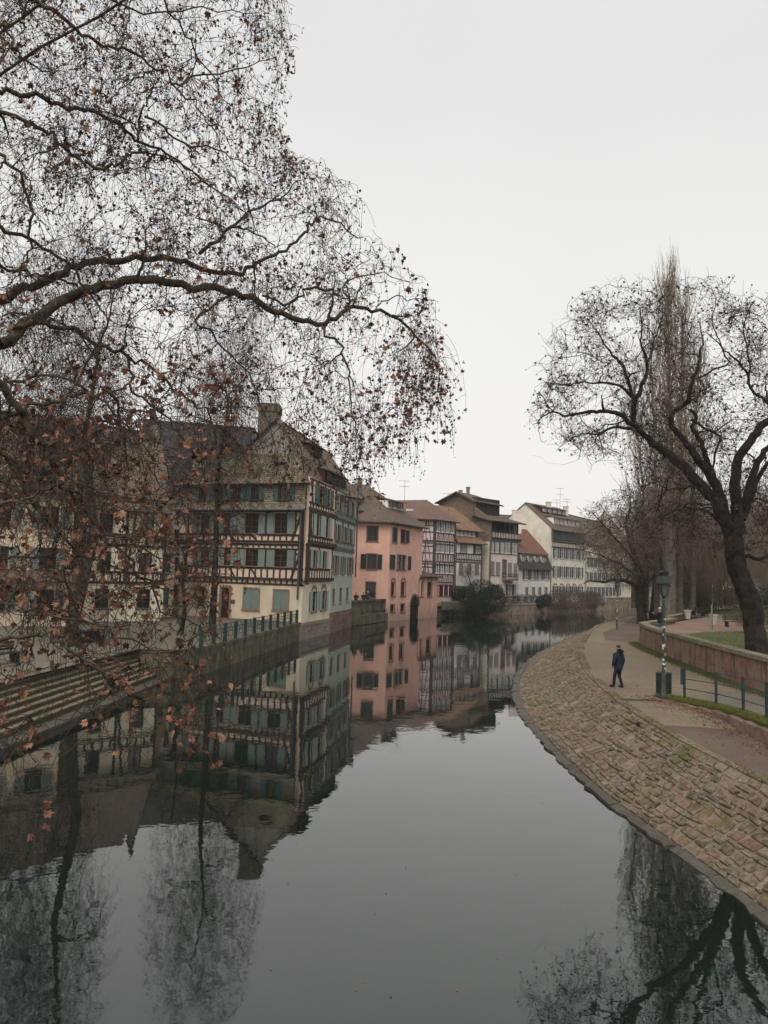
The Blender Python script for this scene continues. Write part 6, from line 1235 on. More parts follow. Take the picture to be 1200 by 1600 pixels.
limb(LH, 8.6, 9.6, .034, .030); limb([(224, 1105), (240, 1102), (260, 1100), (277, 1095), (300, 1110), (325, 1150), (340, 1190)], 9.6, 9.8, .016, .006); limb([(163, 1055), (183, 1059), (204, 1060), (216, 1055), (222, 1040), (228, 1030)], 9.2, 9.4, .018, .012)
limb([(-20, 940), (60, 960), (150, 975), (250, 1020), (290, 1003), (305, 995), (336, 988), (352, 1010)], 9.3, 10.5, .024, .008); limb([(165, 1058), (200, 1100), (225, 1160), (236, 1200)], 9.2, 9.2, .012, .004)
limb([(-30, 1080), (20, 1150), (45, 1230), (48, 1270), (30, 1320), (5, 1330)], 8, 8.2, .010, .004); limb([(48, 1265), (62, 1270), (75, 1262)], 8.2, 8.2, .005, .003)
limb([(-20, 690), (30, 740), (60, 800), (120, 860), (200, 900), (300, 930)], 10, 12, .04, .01)
limb([(-20, 880), (60, 870), (130, 850), (200, 850), (280, 880), (340, 900)], 11, 12.5, .03, .01)
# connect limbs that leave the frame back to the trunk
for px_, y_, d_, r_ in ((0, 537, 13.5, .165), (0, 470, 14.5, .135), (0, 655, 11.5, .055), (-40, 560, 10, .085), (-20, 130, 12.5, .072), (-20, 160, 13, .06), (10, -30, 12, .06), (-20, 345, 13, .06), (-20, 418, 14, .05), (-30, 1010, 8.6, .034), (-10, 235, 12, .045), (240, -30, 13.5, .035), (-10, 600, 13, .04), (-20, 800, 9.8, .035), (-20, 690, 10, .04), (-20, 940, 9.3, .024), (-30, 1080, 8, .010), (-20, 880, 11, .03), (-30, 60, 11.5, .04), (110, -30, 13, .035)):
    a = pd(px_, y_, d_); j = int(np.argmin(np.abs(trunkP[:, 2]-(min(a[2], 14)-1.0)))); j = max(2, j); c = trunkP[j]; m = (a*.5+c*.5)+np.array([0, 0, .4]); sk.add(np.array([c, m*.6+c*.4, m*.6+a*.4, a]), r_*1.0, r_*.66, 8, 0, .03)
ENV = [(-130, -120), (420, -120), (452, 10), (450, 110), (438, 230), (520, 262), (575, 310), (600, 380), (650, 410), (690, 480), (706, 560), (704, 640), (672, 690), (628, 700), (622, 760), (585, 745), (520, 735), (470, 760), (400, 790), (385, 880), (372, 1000), (368, 1120), (345, 1195), (240, 1205), (150, 1185), (60, 1180), (60, 1290), (20, 1320), (-130, 1320)]
def targets(n, dens=None):
    out = []
    while len(out) < n:
        x = RNG.uniform(-130, 715, 4000); y = RNG.uniform(-120, 1320, 4000); ok = inpoly(x, y, ENV)
        w_ = np.ones(4000); w_[y > 780] = .70; w_[y > 960] = .42; w_[(y > 1040)] = .24; w_[(y > 1180)] = .04; w_[(x > 560)] *= .85; w_[(x > 480) & (y > 640)] *= .5; w_[(y < 640) & (x < 470)] *= .92
        w_[(x > 380) & (x < 480) & (y > 650)] *= .6; w_[(x > 340) & (x < 480) & (y > 770)] *= .28; w_ *= np.clip(.62+.55*np.sin(x*.031+1.3*np.sin(y*.017))*np.sin(y*.027+1.7*np.sin(x*.019))+.35*np.sin(x*.071+y*.05)*np.sin(y*.083-x*.04), .12, 1); ok &= RNG.uniform(0, 1, 4000) < w_
        for a, c in zip(x[ok], y[ok]):
            lo, hi = (11.5, 17.5)
            if c > 560 and a < 400: lo, hi = 9.5, 15.0
            if c > 820: lo, hi = 8.8, 12.5
            if c > 1040: lo, hi = 8.2, 10.2
            if a > 380 and c < 800: lo, hi = 14, 20.5
            out.append(pd(a, c, RNG.uniform(lo, hi)))
            if len(out) >= n: break
    return np.array(out)
def inenv(P): x, y = projv(P); return inpoly(x+RNG.normal(size=len(x))*22, y+RNG.normal(size=len(x))*22, ENV)
sk.fill(targets(270), .034, .013, 10, .12, -.05, 1, 5.0)
sk.fill(targets(1700), .014, .007, 8, .10, -.02, 2, 3.0)
e3 = sk.fill(targets(6400), .0078, .005, 6, .12, -.06, 3, 2.0, order=False)
tp = sprays(sk, 10000, .25, .8, .0056, .55, 3, 5, lim=.02, inside=inenv)
nx, ny = projv(sk.N); cand = np.where((sk.R < .012) & (((nx > 430) & (nx < 700) & (ny > 540)) | ((nx > 380) & (nx < 460) & (ny > 20) & (ny < 260)) | ((nx > 640) & (ny > 430))))[0]; hang = []
for i_ in RNG.choice(cand, 210): 
    L_ = RNG.uniform(.8, 2.1) if ny[i_] > 500 else RNG.uniform(.4, .9); v = np.linspace(0, 1, 9)[:, None]; a_ = RNG.uniform(0, 6.28); q_ = np.array([math.cos(a_), math.sin(a_), 0])*L_*RNG.uniform(.1, .4); P_ = sk.N[i_]+q_*np.sin(v*1.6)+np.array([0, 0, -1.])*L_*v**1.3; P_[1:] += np.cumsum(RNG.normal(size=(8, 3))*.018, axis=0); hx, hy = projv(P_[-1:])
    if hy[0] > 800-60*(hx[0] > 600): continue
    sk.paths.append((P_, np.linspace(.0055, .003, 9), 3)); hang += [P_[k] for k in (4, 6, 8)]
    for k in (3, 5, 7): a2 = RNG.uniform(0, 6.28); c_ = P_[k]; e_ = c_+np.array([math.cos(a2)*.22, math.sin(a2)*.22, -.12]); sk.paths.append((np.stack([c_, (c_+e_)/2+[0, 0, .03], e_]), np.array([.004, .0035, .003]), 3)); hang.append(e_)
sk.emit(T1, BARK_P, BARK_L, .012)
tips = np.array([p for p, _ in e3]); tips = np.vstack([tips, tp[:, -1], np.array(hang), np.array(hang)+RNG.normal(size=(len(hang), 3))*.03]); xx, yy = projv(tips)
vis = (xx > -60) & (xx < 1250) & (yy > -60)
tips = tips[vis]; xx = xx[vis]; yy = yy[vis]
lowm = (yy > 560) & (xx < 400); pr = np.where(lowm, .31, .10); pr[(xx > 560) & (yy > 380)] = .26; pr[yy > 1050] = .30
sel = RNG.uniform(0, 1, len(tips)) < pr; lp_ = tips[sel]
clump = lp_[RNG.choice(len(lp_), len(lp_)//2)]+RNG.normal(size=(len(lp_)//2, 3))*.10; near_extra = np.array([pd(70, 1270, 8.2), pd(68, 1290, 8.2), pd(75, 1252, 8.2), pd(205, 1135, 9.3), pd(196, 1128, 9.3), pd(340, 1190, 9.8), pd(345, 1150, 9.7)])
up_ = tips[(~lowm) & (RNG.uniform(0, 1, len(tips)) < np.where(xx > 300, .52, .44))]; Vr = leaf_verts(len(up_), up_+RNG.normal(size=up_.shape)*.04, .062*RNG.uniform(.5, 1.3, len(up_)), .9); npmesh(Vr.reshape(-1, 3), (LF[None]+np.arange(len(up_))[:, None, None]*15).reshape(-1, 3), LEAFR, 'small_leaves', T1, kind='stuff')
leaves(T1, np.vstack([lp_, clump, near_extra]), .108, LEAF, 296, 1.1)
sel = (RNG.uniform(0, 1, len(tips)) < np.where(lowm, .08, .36)); bp_ = tips[sel]; bp_ = np.vstack([bp_, bp_[::2]+RNG.normal(size=(len(bp_[::2]), 3))*.06]); balls(T1, bp_, .017, BALL, .10)
# ---- generic bare tree filled into a real 3-D crown
def bare_tree(name, label, base, H, trunk, rt, crown, n1, n2, n3, nsp, bark, twig, spl=(.4, 1.1), droop=.2, leafn=0, leafm=None, leafsz=.09, ballsn=0, group=None, r3=.006, seed=None, limbs=6, upb=.1, rs=.0055):
    """crown: function n -> n points (world)"""
    t = thing(name, label, 'tree', tuple(base), group); s = Skel(); s.add(np.array(trunk), rt, 0, max(10, len(trunk)*4), 0, .02)
    s.fill(crown(limbs), rt[1]*.45, rt[1]*.14, 12, .2, -.15, 1); s.fill(crown(n1), rt[1]*.14, .022, 9, .2, -.05, 1); s.fill(crown(n2), .02, .010, 7, .22, .0, 2); e = s.fill(crown(n3), .0095, r3, 5, .25, .02, 3, order=False)
    P = sprays(s, nsp, spl[0], spl[1], rs, droop, 3, 4, lim=.03, upb=upb); s.emit(t, bark, twig, .03, 8); tips = np.vstack([np.array([p for p, _ in e]), P[:, -1]])
    if leafn: leaves(t, tips[RNG.choice(len(tips), leafn)]+RNG.normal(size=(leafn, 3))*.05, leafsz, leafm or LEAFD)
    if ballsn: balls(t, tips[RNG.choice(len(tips), ballsn)], .02, BALL)
    return t
def ell(c, r, flat=1.0, pw=.45, zmin=None):
    c = np.array(c); r = np.array(r)
    def f(n):
        d = RNG.normal(size=(n, 3)); d /= np.linalg.norm(d, axis=1, keepdims=True); P = c+d*r*(RNG.uniform(0, 1, (n, 1))**pw)
        if zmin is not None: P[:, 2] = np.maximum(P[:, 2], zmin+RNG.uniform(0, 1, n))
        return P
    return f
b1 = pz(331, 984, 1.5); bare_tree('plane_tree', 'slender plane tree with straight dark trunk on the quay before the cream timbered house', b1, 26, [b1, b1+[0, 0, 6], b1+[-.15, .1, 11], b1+[.4, 0, 16], b1+[-.3, 0, 20]], [.27, .20, .16, .08, .03], ell((b1[0]+.2, b1[1], 17), (3.9, 4.4, 11.5), zmin=8), 60, 500, 2000, 6500, BARK_D, TWIG_D, droop=.9, leafn=1500, leafm=LEAFD, ballsn=400, r3=.007, rs=.008)
b2 = pz(104, 1010, 1.5); bare_tree('plane_tree', 'leaning plane tree at the top of the quay steps behind the near branches', b2, 24, [b2, b2+[.5, .2, 3], b2+[1.0, .3, 6], b2+[.2, .1, 11], b2+[.9, 0, 17]], [.36, .28, .22, .12, .04], ell((b2[0]-1.0, b2[1], 14.5), (4.0, 5, 10.5), zmin=5), 80, 600, 2600, 8500, BARK_P, TWIG_D, droop=1.0, leafn=2600, leafm=LEAFD, ballsn=600, r3=.007, rs=.008)
b3 = pz(283, 992, 1.5); bare_tree('small_plane_tree', 'thin crooked tree between the square and the quay steps', b3, 9, [b3, b3+[.15, 0, 1.5], b3+[-.1, 0, 3.5], b3+[.2, 0, 6], b3+[0, 0, 8.5]], [.16, .12, .1, .07, .03], ell((b3[0], b3[1], 7), (2.2, 2.2, 3.5)), 20, 120, 350, 700, BARK_D, TWIG_D, r3=.006)
# ---- big gnarled tree on the right terrace
T4 = thing('gnarled_tree', 'big gnarled dark tree with thick twisting limbs on the lawn behind the retaining wall', 'tree', tuple(pz(1184, 1027, 2.4)))
g4 = Skel(); Dg = 37.0
def lg(px, r0, r1, d1=None, d0=None): P = limb(px, (d0+4) if d0 else Dg, (d1+4) if d1 else Dg, r0, r1, None, .03, g4); return P
lg([(1186, 1030), (1183, 1008), (1177, 970), (1170, 935), (1160, 910), (1150, 885), (1146, 862), (1147, 840), (1150, 818)], [.62, .50, .46, .50, .48, .44, .46, .44, .40], 0)
lg([(1163, 915), (1146, 885), (1137, 865), (1141, 850)], [.2, .18, .16, .12], 0, 32.6, 32.8)
la = [(1148, 850), (1136, 822), (1125, 800), (1115, 779), (1093, 755), (1072, 733), (1045, 709), (1019, 691), (995, 669), (988, 650), (990, 640), (991, 628), (1003, 605), (1010, 587), (1012, 565), (1002, 540), (1003, 510), (1000, 480)]
lg(la, [.34, .30, .28, .27, .26, .25, .23, .20, .17, .14, .13, .12, .10, .08, .06, .045, .03, .02], 0, 30.5)
lg([(995, 668), (967, 647), (950, 642), (933, 643), (915, 645), (897, 647), (880, 650), (867, 643), (850, 650), (833, 663)], .12, .016, 28, 31.2); lg([(1000, 672), (981, 669), (955, 667), (939, 679), (920, 678), (907, 680), (885, 690)], .09, .015, 29, 31.3)
lg([(990, 628), (985, 600), (970, 567), (955, 553), (947, 543), (935, 520), (918, 500)], .09, .015, 29.5, 30.6); lg([(987, 620), (972, 605), (960, 600), (933, 598), (905, 598), (883, 602), (850, 598)], .07, .012, 31, 30.8); lg([(1005, 600), (1012, 570), (1018, 545), (1030, 510), (1040, 480)], .06, .015, 33, 31)
lg([(1135, 812), (1128, 784), (1117, 752), (1099, 728), (1085, 709), (1067, 688), (1050, 668), (1048, 655), (1055, 640), (1072, 632), (1077, 625), (1078, 605), (1083, 590), (1092, 570), (1098, 540), (1094, 500)], [.28, .26, .24, .22, .20, .17, .14, .13, .12, .11, .10, .08, .07, .05, .03, .02], 0, 31.5)
lg([(1115, 760), (1112, 741), (1104, 715), (1096, 693), (1088, 675), (1080, 668), (1090, 650), (1078, 640)], .16, .08, 33); lg([(1080, 655), (1105, 672), (1128, 683), (1120, 700), (1114, 730)], .06, .05, 32, 32)
lg([(1092, 590), (1117, 577), (1140, 570), (1130, 545), (1112, 505), (1118, 470)], .05, .015, 32, 32)
lg([(1152, 818), (1151, 790), (1149, 768), (1150, 745), (1149, 728), (1155, 712), (1163, 701), (1175, 685), (1187, 669), (1205, 655), (1240, 625), (1270, 580)], [.30, .28, .26, .24, .22, .21, .20, .18, .17, .15, .10, .05], 0, 32)
lg([(1158, 812), (1163, 795), (1168, 770), (1173, 752), (1180, 738), (1184, 722), (1195, 705), (1225, 680), (1270, 640)], .24, .06, 34); lg([(1162, 806), (1175, 775), (1183, 747), (1192, 735), (1205, 715), (1240, 705)], .17, .05, 31.5)
lg([(1205, 655), (1202, 632), (1177, 612), (1170, 598), (1167, 580), (1143, 557), (1125, 540), (1105, 520)], .09, .02, 31, 32); lg([(1168, 600), (1172, 580), (1168, 545), (1160, 515), (1172, 480)], .05, .015, 32, 31.6)
lg([(1150, 870), (1170, 868), (1187, 875), (1210, 862), (1240, 850)], .11, .05, 32); lg([(1150, 822), (1128, 820), (1106, 800), (1080, 795), (1067, 793), (1040, 803), (1013, 813), (985, 830)], .09, .015, 29); lg([(1112, 776), (1088, 760), (1065, 763), (1045, 765), (1024, 787), (1003, 812)], .08, .02, 30)
ENV4 = [(822, 640), (840, 590), (872, 520), (900, 462), (950, 432), (1000, 440), (1060, 460), (1100, 436), (1135, 436), (1180, 460), (1260, 440), (1340, 560), (1340, 900), (1210, 900), (1150, 860), (1060, 850), (960, 815), (1000, 760), (960, 720), (905, 712), (850, 690)]
def tg4(n, lo=32, hi=42):
    out = []
    while len(out) < n:
        x = RNG.uniform(820, 1340, 2000); y = RNG.uniform(430, 900, 2000); ok = inpoly(x+RNG.normal(size=2000)*12, y+RNG.normal(size=2000)*12, ENV4); ok &= RNG.uniform(0, 1, 2000) < np.clip(.6+.6*np.sin(x*.045+y*.02)*np.sin(y*.05-x*.012), .15, 1); out += [pd(a, c, RNG.uniform(lo, hi)) for a, c in zip(x[ok], y[ok])]
    return np.array(out[:n])
g4.fill(tg4(170), .066, .022, 9, .13, -.15, 1, 3.6); g4.fill(tg4(950), .026, .012, 7, .14, -.1, 2, 3.5); e4 = g4.fill(tg4(3300), .013, .0085, 5, .16, -.05, 3, 2.2, order=False)
def in4(P): x, y = projv(P); return inpoly(x+RNG.normal(size=len(x))*16, y+RNG.normal(size=len(x))*16, ENV4)
P4 = sprays(g4, 9500, .3, 1.0, .0095, -.10, 3, 5, lim=.03, inside=in4, upb=.35, spread=.8)
g4.emit(T4, BARK_D, TWIG_D, .025, 10); tp4 = np.vstack([np.array([p for p, _ in e4]), P4[:, -1]]); pk = RNG.choice(len(tp4), 5200); leaves(T4, tp4[pk]+RNG.normal(size=(5200, 3))*.05, .125, LEAFD, 0, .9)
# ---- spreading tree at the river bend, with a second trunk beside it
b5 = pz(1003, 975, 1.3); Dm = float(b5[1]); T5 = thing('spreading_tree', 'low spreading bare tree on the path edge at the river bend', 'tree', tuple(b5)); s5 = Skel()
def l5(px, r0, r1, dd=0): return limb(px, Dm, Dm+dd, r0, r1, None, .05, s5)
l5([(1003, 976), (1002, 955), (1001, 935), (1001, 918), (1000, 896), (995, 875), (985, 850), (978, 820), (985, 790)], [.65, .52, .5, .46, .34, .26, .2, .14, .08], 0, -1); l5([(1000, 922), (990, 911), (975, 907), (960, 907), (940, 909), (920, 907), (912, 912)], .26, .05, -3); l5([(1002, 920), (1012, 908), (1024, 895), (1040, 880), (1055, 868), (1070, 858), (1090, 850)], .28, .06, 2); l5([(1001, 915), (990, 895), (965, 880), (940, 868), (915, 862)], .18, .04, 2); l5([(1001, 905), (1010, 870), (1020, 830), (1030, 790)], .2, .05, -3); l5([(995, 880), (970, 850), (945, 825), (925, 800)], .14, .04, -3)
c5 = pd(1004, 836, Dm); f5 = lambda n: ell(c5+np.array([0, 0, -.2]), (7.4, 7.5, 5.6), pw=.4, zmin=5.0)(n)
s5.fill(f5(160), .09, .03, 9, .2, -.1, 1, 8); s5.fill(f5(1000), .030, .018, 7, .22, 0, 2); e = s5.fill(f5(3400), .020, .015, 5, .25, 0, 3, order=False); P5 = sprays(s5, 6500, .4, 1.1, .016, .2, 3, 4, lim=.05); s5.emit(T5, BARK_D, TWIG_B, .03, 8); leaves(T5, P5[:3600, -1], .17, LEAFD)
# ---- poplars: clustered stems with steep fine branches
T6b = pz(1046, 958, 2.4); PD = 80.0
def poplar(label, px, dy, top_y, w_, nb, lean=0., rt=.75, base_y=957):
    b_ = pd(px, 950, PD+dy); b_[2] = 2.4; top = pd(px+lean, top_y, PD+dy); H_ = top[2]-2.4; t = thing('poplar_tree', label, 'tree', tuple(b_), 'tall bare poplars behind the terrace'); s = Skel()
    s.add(np.array([b_, b_+[.05, 0, H_*.3], b_*[1, 1, 0]+[top[0]*.4-b_[0]*.4, 0, 2.4+H_*.65], top]), [rt*1.25, rt, rt*.8, rt*.55, rt*.25, .08, .02], 0, 24, 0, .04)
    st = s.paths[0][0]; paths = []
    for i in range(nb):
        u = RNG.uniform(.10, .93)**.9; a = st[0]+(st[-1]-st[0])*u; a = np.array([np.interp(u, np.linspace(0, 1, len(st)), st[:, k]) for k in range(3)]); az = RNG.uniform(0, 6.283); L = H_*RNG.uniform(.13, .26)*(1-.45*u); wr = w_*RNG.uniform(.25, 1.)*(1-abs(u-.35)*.95); v = np.linspace(0, 1, 8)[:, None]
        P = a+np.hstack([np.cos(az)*wr*(1-(1-v)**2.4), np.sin(az)*wr*(1-(1-v)**2.4), v*L]); P[1:] += RNG.normal(size=(7, 3))*.05; paths.append(P); r0 = RNG.uniform(.022, .04); s.paths.append((P, np.linspace(r0, .012, 8), 1))
        for k in range(3):
            c_ = P[RNG.integers(2, 7)]; az2 = az+RNG.normal()*1.2; l2 = L*RNG.uniform(.25, .5); s.paths.append((c_+np.hstack([np.cos(az2)*.35*v[::2]**.5, np.sin(az2)*.35*v[::2]**.5, v[::2]*l2])+RNG.normal(size=(4, 3))*.02, np.linspace(.013, .009, 4), 2))
    s.emit(t, BARK_G, TWIG_H, .1, 8)
poplar('tallest poplar with fluted grey trunk, highest tip above the gnarled tree', 1046, 0, 425, 2.9, 420, -3, .62); poplar('second tall poplar just right of the highest tip', 1062, 3, 452, 2.8, 340, 6, .32); poplar('shorter poplar on the left of the tall pair', 1026, 4, 500, 3.0, 300, -12, .26); poplar('wide low poplar at the left foot of the poplar group', 1010, 6, 590, 3.6, 300, -24, .22); poplar('poplar on the right of the group behind the big limbs', 1082, 5, 545, 3.0, 300, 10, .28)
b7 = pz(1021, 972, 1.3); bare_tree('path_tree', 'dark leaning trunk right beside the spreading tree at the river bend', b7, 10, [b7, b7+[.1, 0, 2], b7+[.3, 0, 4.5], b7+[.9, 0, 8]], [.55, .42, .36, .1], ell((b7[0]+2, b7[1]+1, 11), (5, 5, 4.5)), 60, 300, 700, 900, BARK_D, TWIG_B, r3=.011, rs=.012)
# ---- park and far trees: two kinds, copied
def copy_thing(src, loc, label, rz, sc=1.0, group=None):
    r_ = src.copy(); COL.objects.link(r_); r_.location = loc; r_.rotation_euler = (0, 0, rz); r_.scale = (sc, sc, sc); r_['label'] = label
    if group: r_['group'] = group
    for ch_ in list(src.children):
        c_ = ch_.copy(); COL.objects.link(c_); c_.parent = r_
    return r_
GT = 'bare park trees standing in the misty background'
K1 = bare_tree('park_tree', 'bare spreading park tree in the background just right of the poplar trunks', (36, 92, 2.4), 14, [(36, 92, 2.3), (36.1, 92, 5.5), (36, 92, 9), (36, 92.2, 15)], [.4, .32, .22, .06], ell((36, 92, 11), (6, 6, 7), zmin=5), 60, 500, 2600, 5500, BARK_G, TWIG_H, droop=.5, r3=.016, spl=(.6, 1.6), rs=.016, group=GT)
K2 = bare_tree('willow_tree', 'bare weeping tree hanging pale brown twigs behind the lawn', (46, 80, 2.4), 15, [(46, 80, 2.3), (46.2, 80, 5), (46, 80, 9), (46, 80, 13)], [.45, .36, .25, .08], ell((46, 80, 11.5), (6.5, 6.5, 4.5)), 60, 500, 1400, 600, BARK_G, TWIG_H, r3=.016, group=GT)
wl = []
for i in range(3400): c_ = ell((46, 80, 11.5), (6.8, 6.8, 4.5))(1)[0]; L_ = RNG.uniform(2, 6.5); v = np.linspace(0, 1, 6)[:, None]; az = RNG.uniform(0, 6.28); wl.append((c_+np.hstack([np.cos(az)*.7*np.sin(v*1.5), np.sin(az)*.7*np.sin(v*1.5), -v*min(L_, c_[2]-3.2)])+RNG.normal(size=(6, 3))*.05, np.linspace(.018, .014, 6)))
tubes(wl, TWIG_H, 'hanging_twigs', K2, 3)
for i, (x, y, rz_, s_, k, lb) in enumerate(((52, 104, 1.2, 1.15, 1, 'farther bare park tree behind the back wall, left of the gnarled trunk'), (60, 96, 2.5, 1.1, 2, 'second weeping tree behind the gnarled trunk'), (70, 108, .4, 1.3, 1, 'tall bare park tree beyond the second weeping tree'), (56, 128, 3.3, 1.3, 1, 'misty bare tree between the poplar trunks and the park'), (84, 118, 5.1, 1.4, 2, 'large weeping tree at the far right background'), (44, 112, 4.1, 1.0, 2, 'weeping tree hidden behind the poplar trunks'), (75, 145, 2.2, 1.5, 1, 'farthest bare tree closing the park view'), (100, 150, .9, 1.6, 1, 'big bare tree at the right edge of the far park'), (43, 68, 2.9, .9, 2, 'nearer weeping tree right of the gnarled trunk'), (66, 185, .7, 1.2, 1, 'distant bare tree on the opposite quay at the bend'), (34, 104, 1.9, .9, 1, 'bare tree just behind the river bend tree'), (58, 76, 3.9, 1.0, 2, 'weeping tree at the right edge nearer than the far park'), (52, 92, 1.1, 1.0, 2, 'weeping tree in the middle of the park behind the benches'), (40, 98, 2.2, .95, 2, 'weeping tree close behind the right-hand poplar'), (62, 120, 4.4, 1.3, 2, 'broad weeping tree on the misty back edge of the park'))):
    copy_thing(K1 if k == 1 else K2, (x, y, 2.4), lb, rz_, s_, GT)
# ---- shrubs
def leaf_cloud(fn, n, size): P = fn(n); V = leaf_verts(n, P, size*RNG.uniform(.6, 1.3, n), .4); return V.reshape(-1, 3), (LF[None]+np.arange(n)[:, None, None]*15).reshape(-1, 3)
def small_leaf_cloud(fn, n, size):
    P = fn(n); q = RNG.normal(size=(n, 2, 3)); a = q[:, 0]/np.linalg.norm(q[:, 0], axis=1, keepdims=True)*size*RNG.uniform(.5, 1.3, (n, 1)); b_ = q[:, 1]/np.linalg.norm(q[:, 1], axis=1, keepdims=True)*size*.5
    V = np.stack([P-a*.5, P+b_*.5, P+a*.5, P-b_*.5], 1).reshape(-1, 3); return V, (np.arange(4)[None]+np.arange(n)[:, None]*4)
def lumpy(lumps):
    def f(n):
        ws_ = np.array([l[3] for l in lumps]); ws_ = ws_/ws_.sum(); k = RNG.choice(len(lumps), n, p=ws_); P = np.zeros((n, 3)); d = RNG.normal(size=(n, 3)); d /= np.linalg.norm(d, axis=1, keepdims=True)
        for i, l in enumerate(lumps): m_ = k == i; P[m_] = np.array(l[:3])+d[m_]*np.array([l[3], l[3], l[3]*l[4]])*(RNG.uniform(.25, 1, (m_.sum(), 1))**.4)
        P[:, 2] = np.maximum(P[:, 2], .12); return P
    return f
def bush(name, label, base, lumps, n, size, mat, twig=None, ntw=60):
    t = thing(name, label, 'bush', base); f = lumpy(lumps); V, F_ = small_leaf_cloud(f, n, size); npmesh(V, F_, mat, 'foliage', t); s = Skel(); s.add(np.array([base, np.array(base)+[0, 0, 1.0]]), .1, .06, 5); s.fill(f(ntw), .035, .012, 6, .2, -.1, 1); tubes([(P, R) for P, R, l in s.paths], twig or TWIG_D, 'stems', t, 4); return t
cb = lambda px, py, Y: tuple(float(v) for v in pd(px, py, Y))
B = lambda L: [(*cb(a, c, Y), r, f_) for a, c, Y, r, f_ in L]
bush('yew_bush', 'big rounded dark evergreen bush overhanging the river between the lilac and rose houses', (15.5, 116.8, .8), B([(740, 935, 114, 2.6, .9), (752, 925, 114.5, 2.4, .85), (765, 938, 115, 2.6, .8), (728, 932, 114, 2.0, .8), (750, 945, 113.5, 2.7, .7), (772, 926, 116, 1.6, .8), (716, 926, 114.5, 1.4, .8)]), 26000, .20, EVERG)
bush('ivy_bank', 'low ochre and brown ground plants on the river edge below the lilac house', (10.5, 112.5, .6), B([(690, 949, 110.5, 1.0, .8), (700, 950, 111.5, 1.3, .7), (712, 947, 112.5, 1.5, .7), (722, 948, 113, 1.3, .7)]), 6000, .12, IVY, TWIG_B)
bush('brown_shrub', 'leafless brown shrub on the river wall right of the yew', (19, 120.5, 1.2), B([(783, 940, 118, 1.7, 1.1), (790, 944, 119, 1.5, .9)]), 2500, .11, IVY, TWIG_B, 500)
SHR = [('wide brown twiggy shrub hanging over the river in front of the ivory gable house', (32, 136, 1.0), B([(868, 938, 133, 1.9, 1.), (878, 938, 135, 2.1, 1.), (890, 937, 138.5, 2.3, 1.), (901, 938, 141, 2.2, .9), (911, 939, 144, 2.0, .9)]), 2600), ('brown reed-like shrub farther along the river wall', (39.5, 147, 1.0), B([(920, 938, 146, 2.1, .9), (929, 939, 150, 2.0, .9)]), 1200), ('dark clipped shrub behind the iron fence of the low mansard house', (28, 133.5, 1.5), B([(845, 941, 130, 1.0, 1.), (853, 938, 133, 1.1, 1.)]), 300)]
for lb, ba, lm_, nt_ in SHR: bush('brown_shrub', lb, ba, lm_, 10000 if nt_ != 300 else 5000, .20, SHRB if nt_ != 300 else EVERG, TWIG_B, nt_)
bush('clipped_hedge', 'dark low hedge behind the iron fence before the rose and mansard houses', (22, 126, 1.5), B([(a_, 936, Y_, .95, .9) for a_, Y_ in ((786, 119), (796, 122), (806, 125), (816, 128), (826, 131), (836, 134), (846, 137))]), 7000, .13, EVERG, TWIG_B, 200)
bush('park_shrub', 'grey-green shrub beside the gnarled trunk at the back of the lawn', (34, 55, 2.4), B([(1165, 958, 56, 1.2, .9), (1178, 962, 55, 1.0, .8)]), 4000, .1, IVY, TWIG_H, 160)
bush('dark_park_shrub', 'dark evergreen shrub at the right edge behind the gnarled trunk', (38, 62, 2.4), B([(1198, 940, 62, 1.4, 1.), (1204, 955, 62, 1.8, .8)]), 6000, .13, EVERG, TWIG_D)
bush('park_hedge', 'dull green hedge along the back of the park', (48, 105, 2.4), B([(1075, 930, 100, 2.6, .8), (1092, 932, 102, 2.6, .7), (1110, 933, 104, 2.4, .7), (1130, 934, 106, 2.4, .7), (1150, 934, 106, 2.2, .7)]), 14000, .22, IVY, TWIG_H, 200)
# small bare tree by the yew
b8 = np.array(cb(738, 945, 116)); bare_tree('garden_tree', 'small crooked bare tree behind the yew in front of the white orange-roofed house', b8, 5, [b8, b8+[.1, 0, 1.8], b8+[-.3, 0, 3.2], b8+[-.8, 0, 4.6]], [.2, .15, .12, .05], ell(cb(735, 893, 116), (2.5, 2.2, 2.3)), 20, 90, 240, 400, BARK_G, TWIG_B, r3=.012, rs=.012)
# iron garden fence on the far wall
gf = thing('garden_fence', 'thin black iron fence above the river wall before the low mansard house', 'fence', (23, 126, 1.7)); P_, L_ = lerp_line([(17.5, 119.8), (22.2, 124.9), (27.0, 132.0), (33.5, 139.6)], 60)
for i in range(60): MB().bar((*P_[i], 1.7), (*P_[i], 2.85), .03, 4).build('bar', IRON, gf)
for z_ in (1.95, 2.7): MB().bar((*P_[0], z_), (*P_[29], z_), .03, 4).build('rail', IRON, gf); MB().bar((*P_[29], z_), (*P_[59], z_), .03, 4).build('rail', IRON, gf)
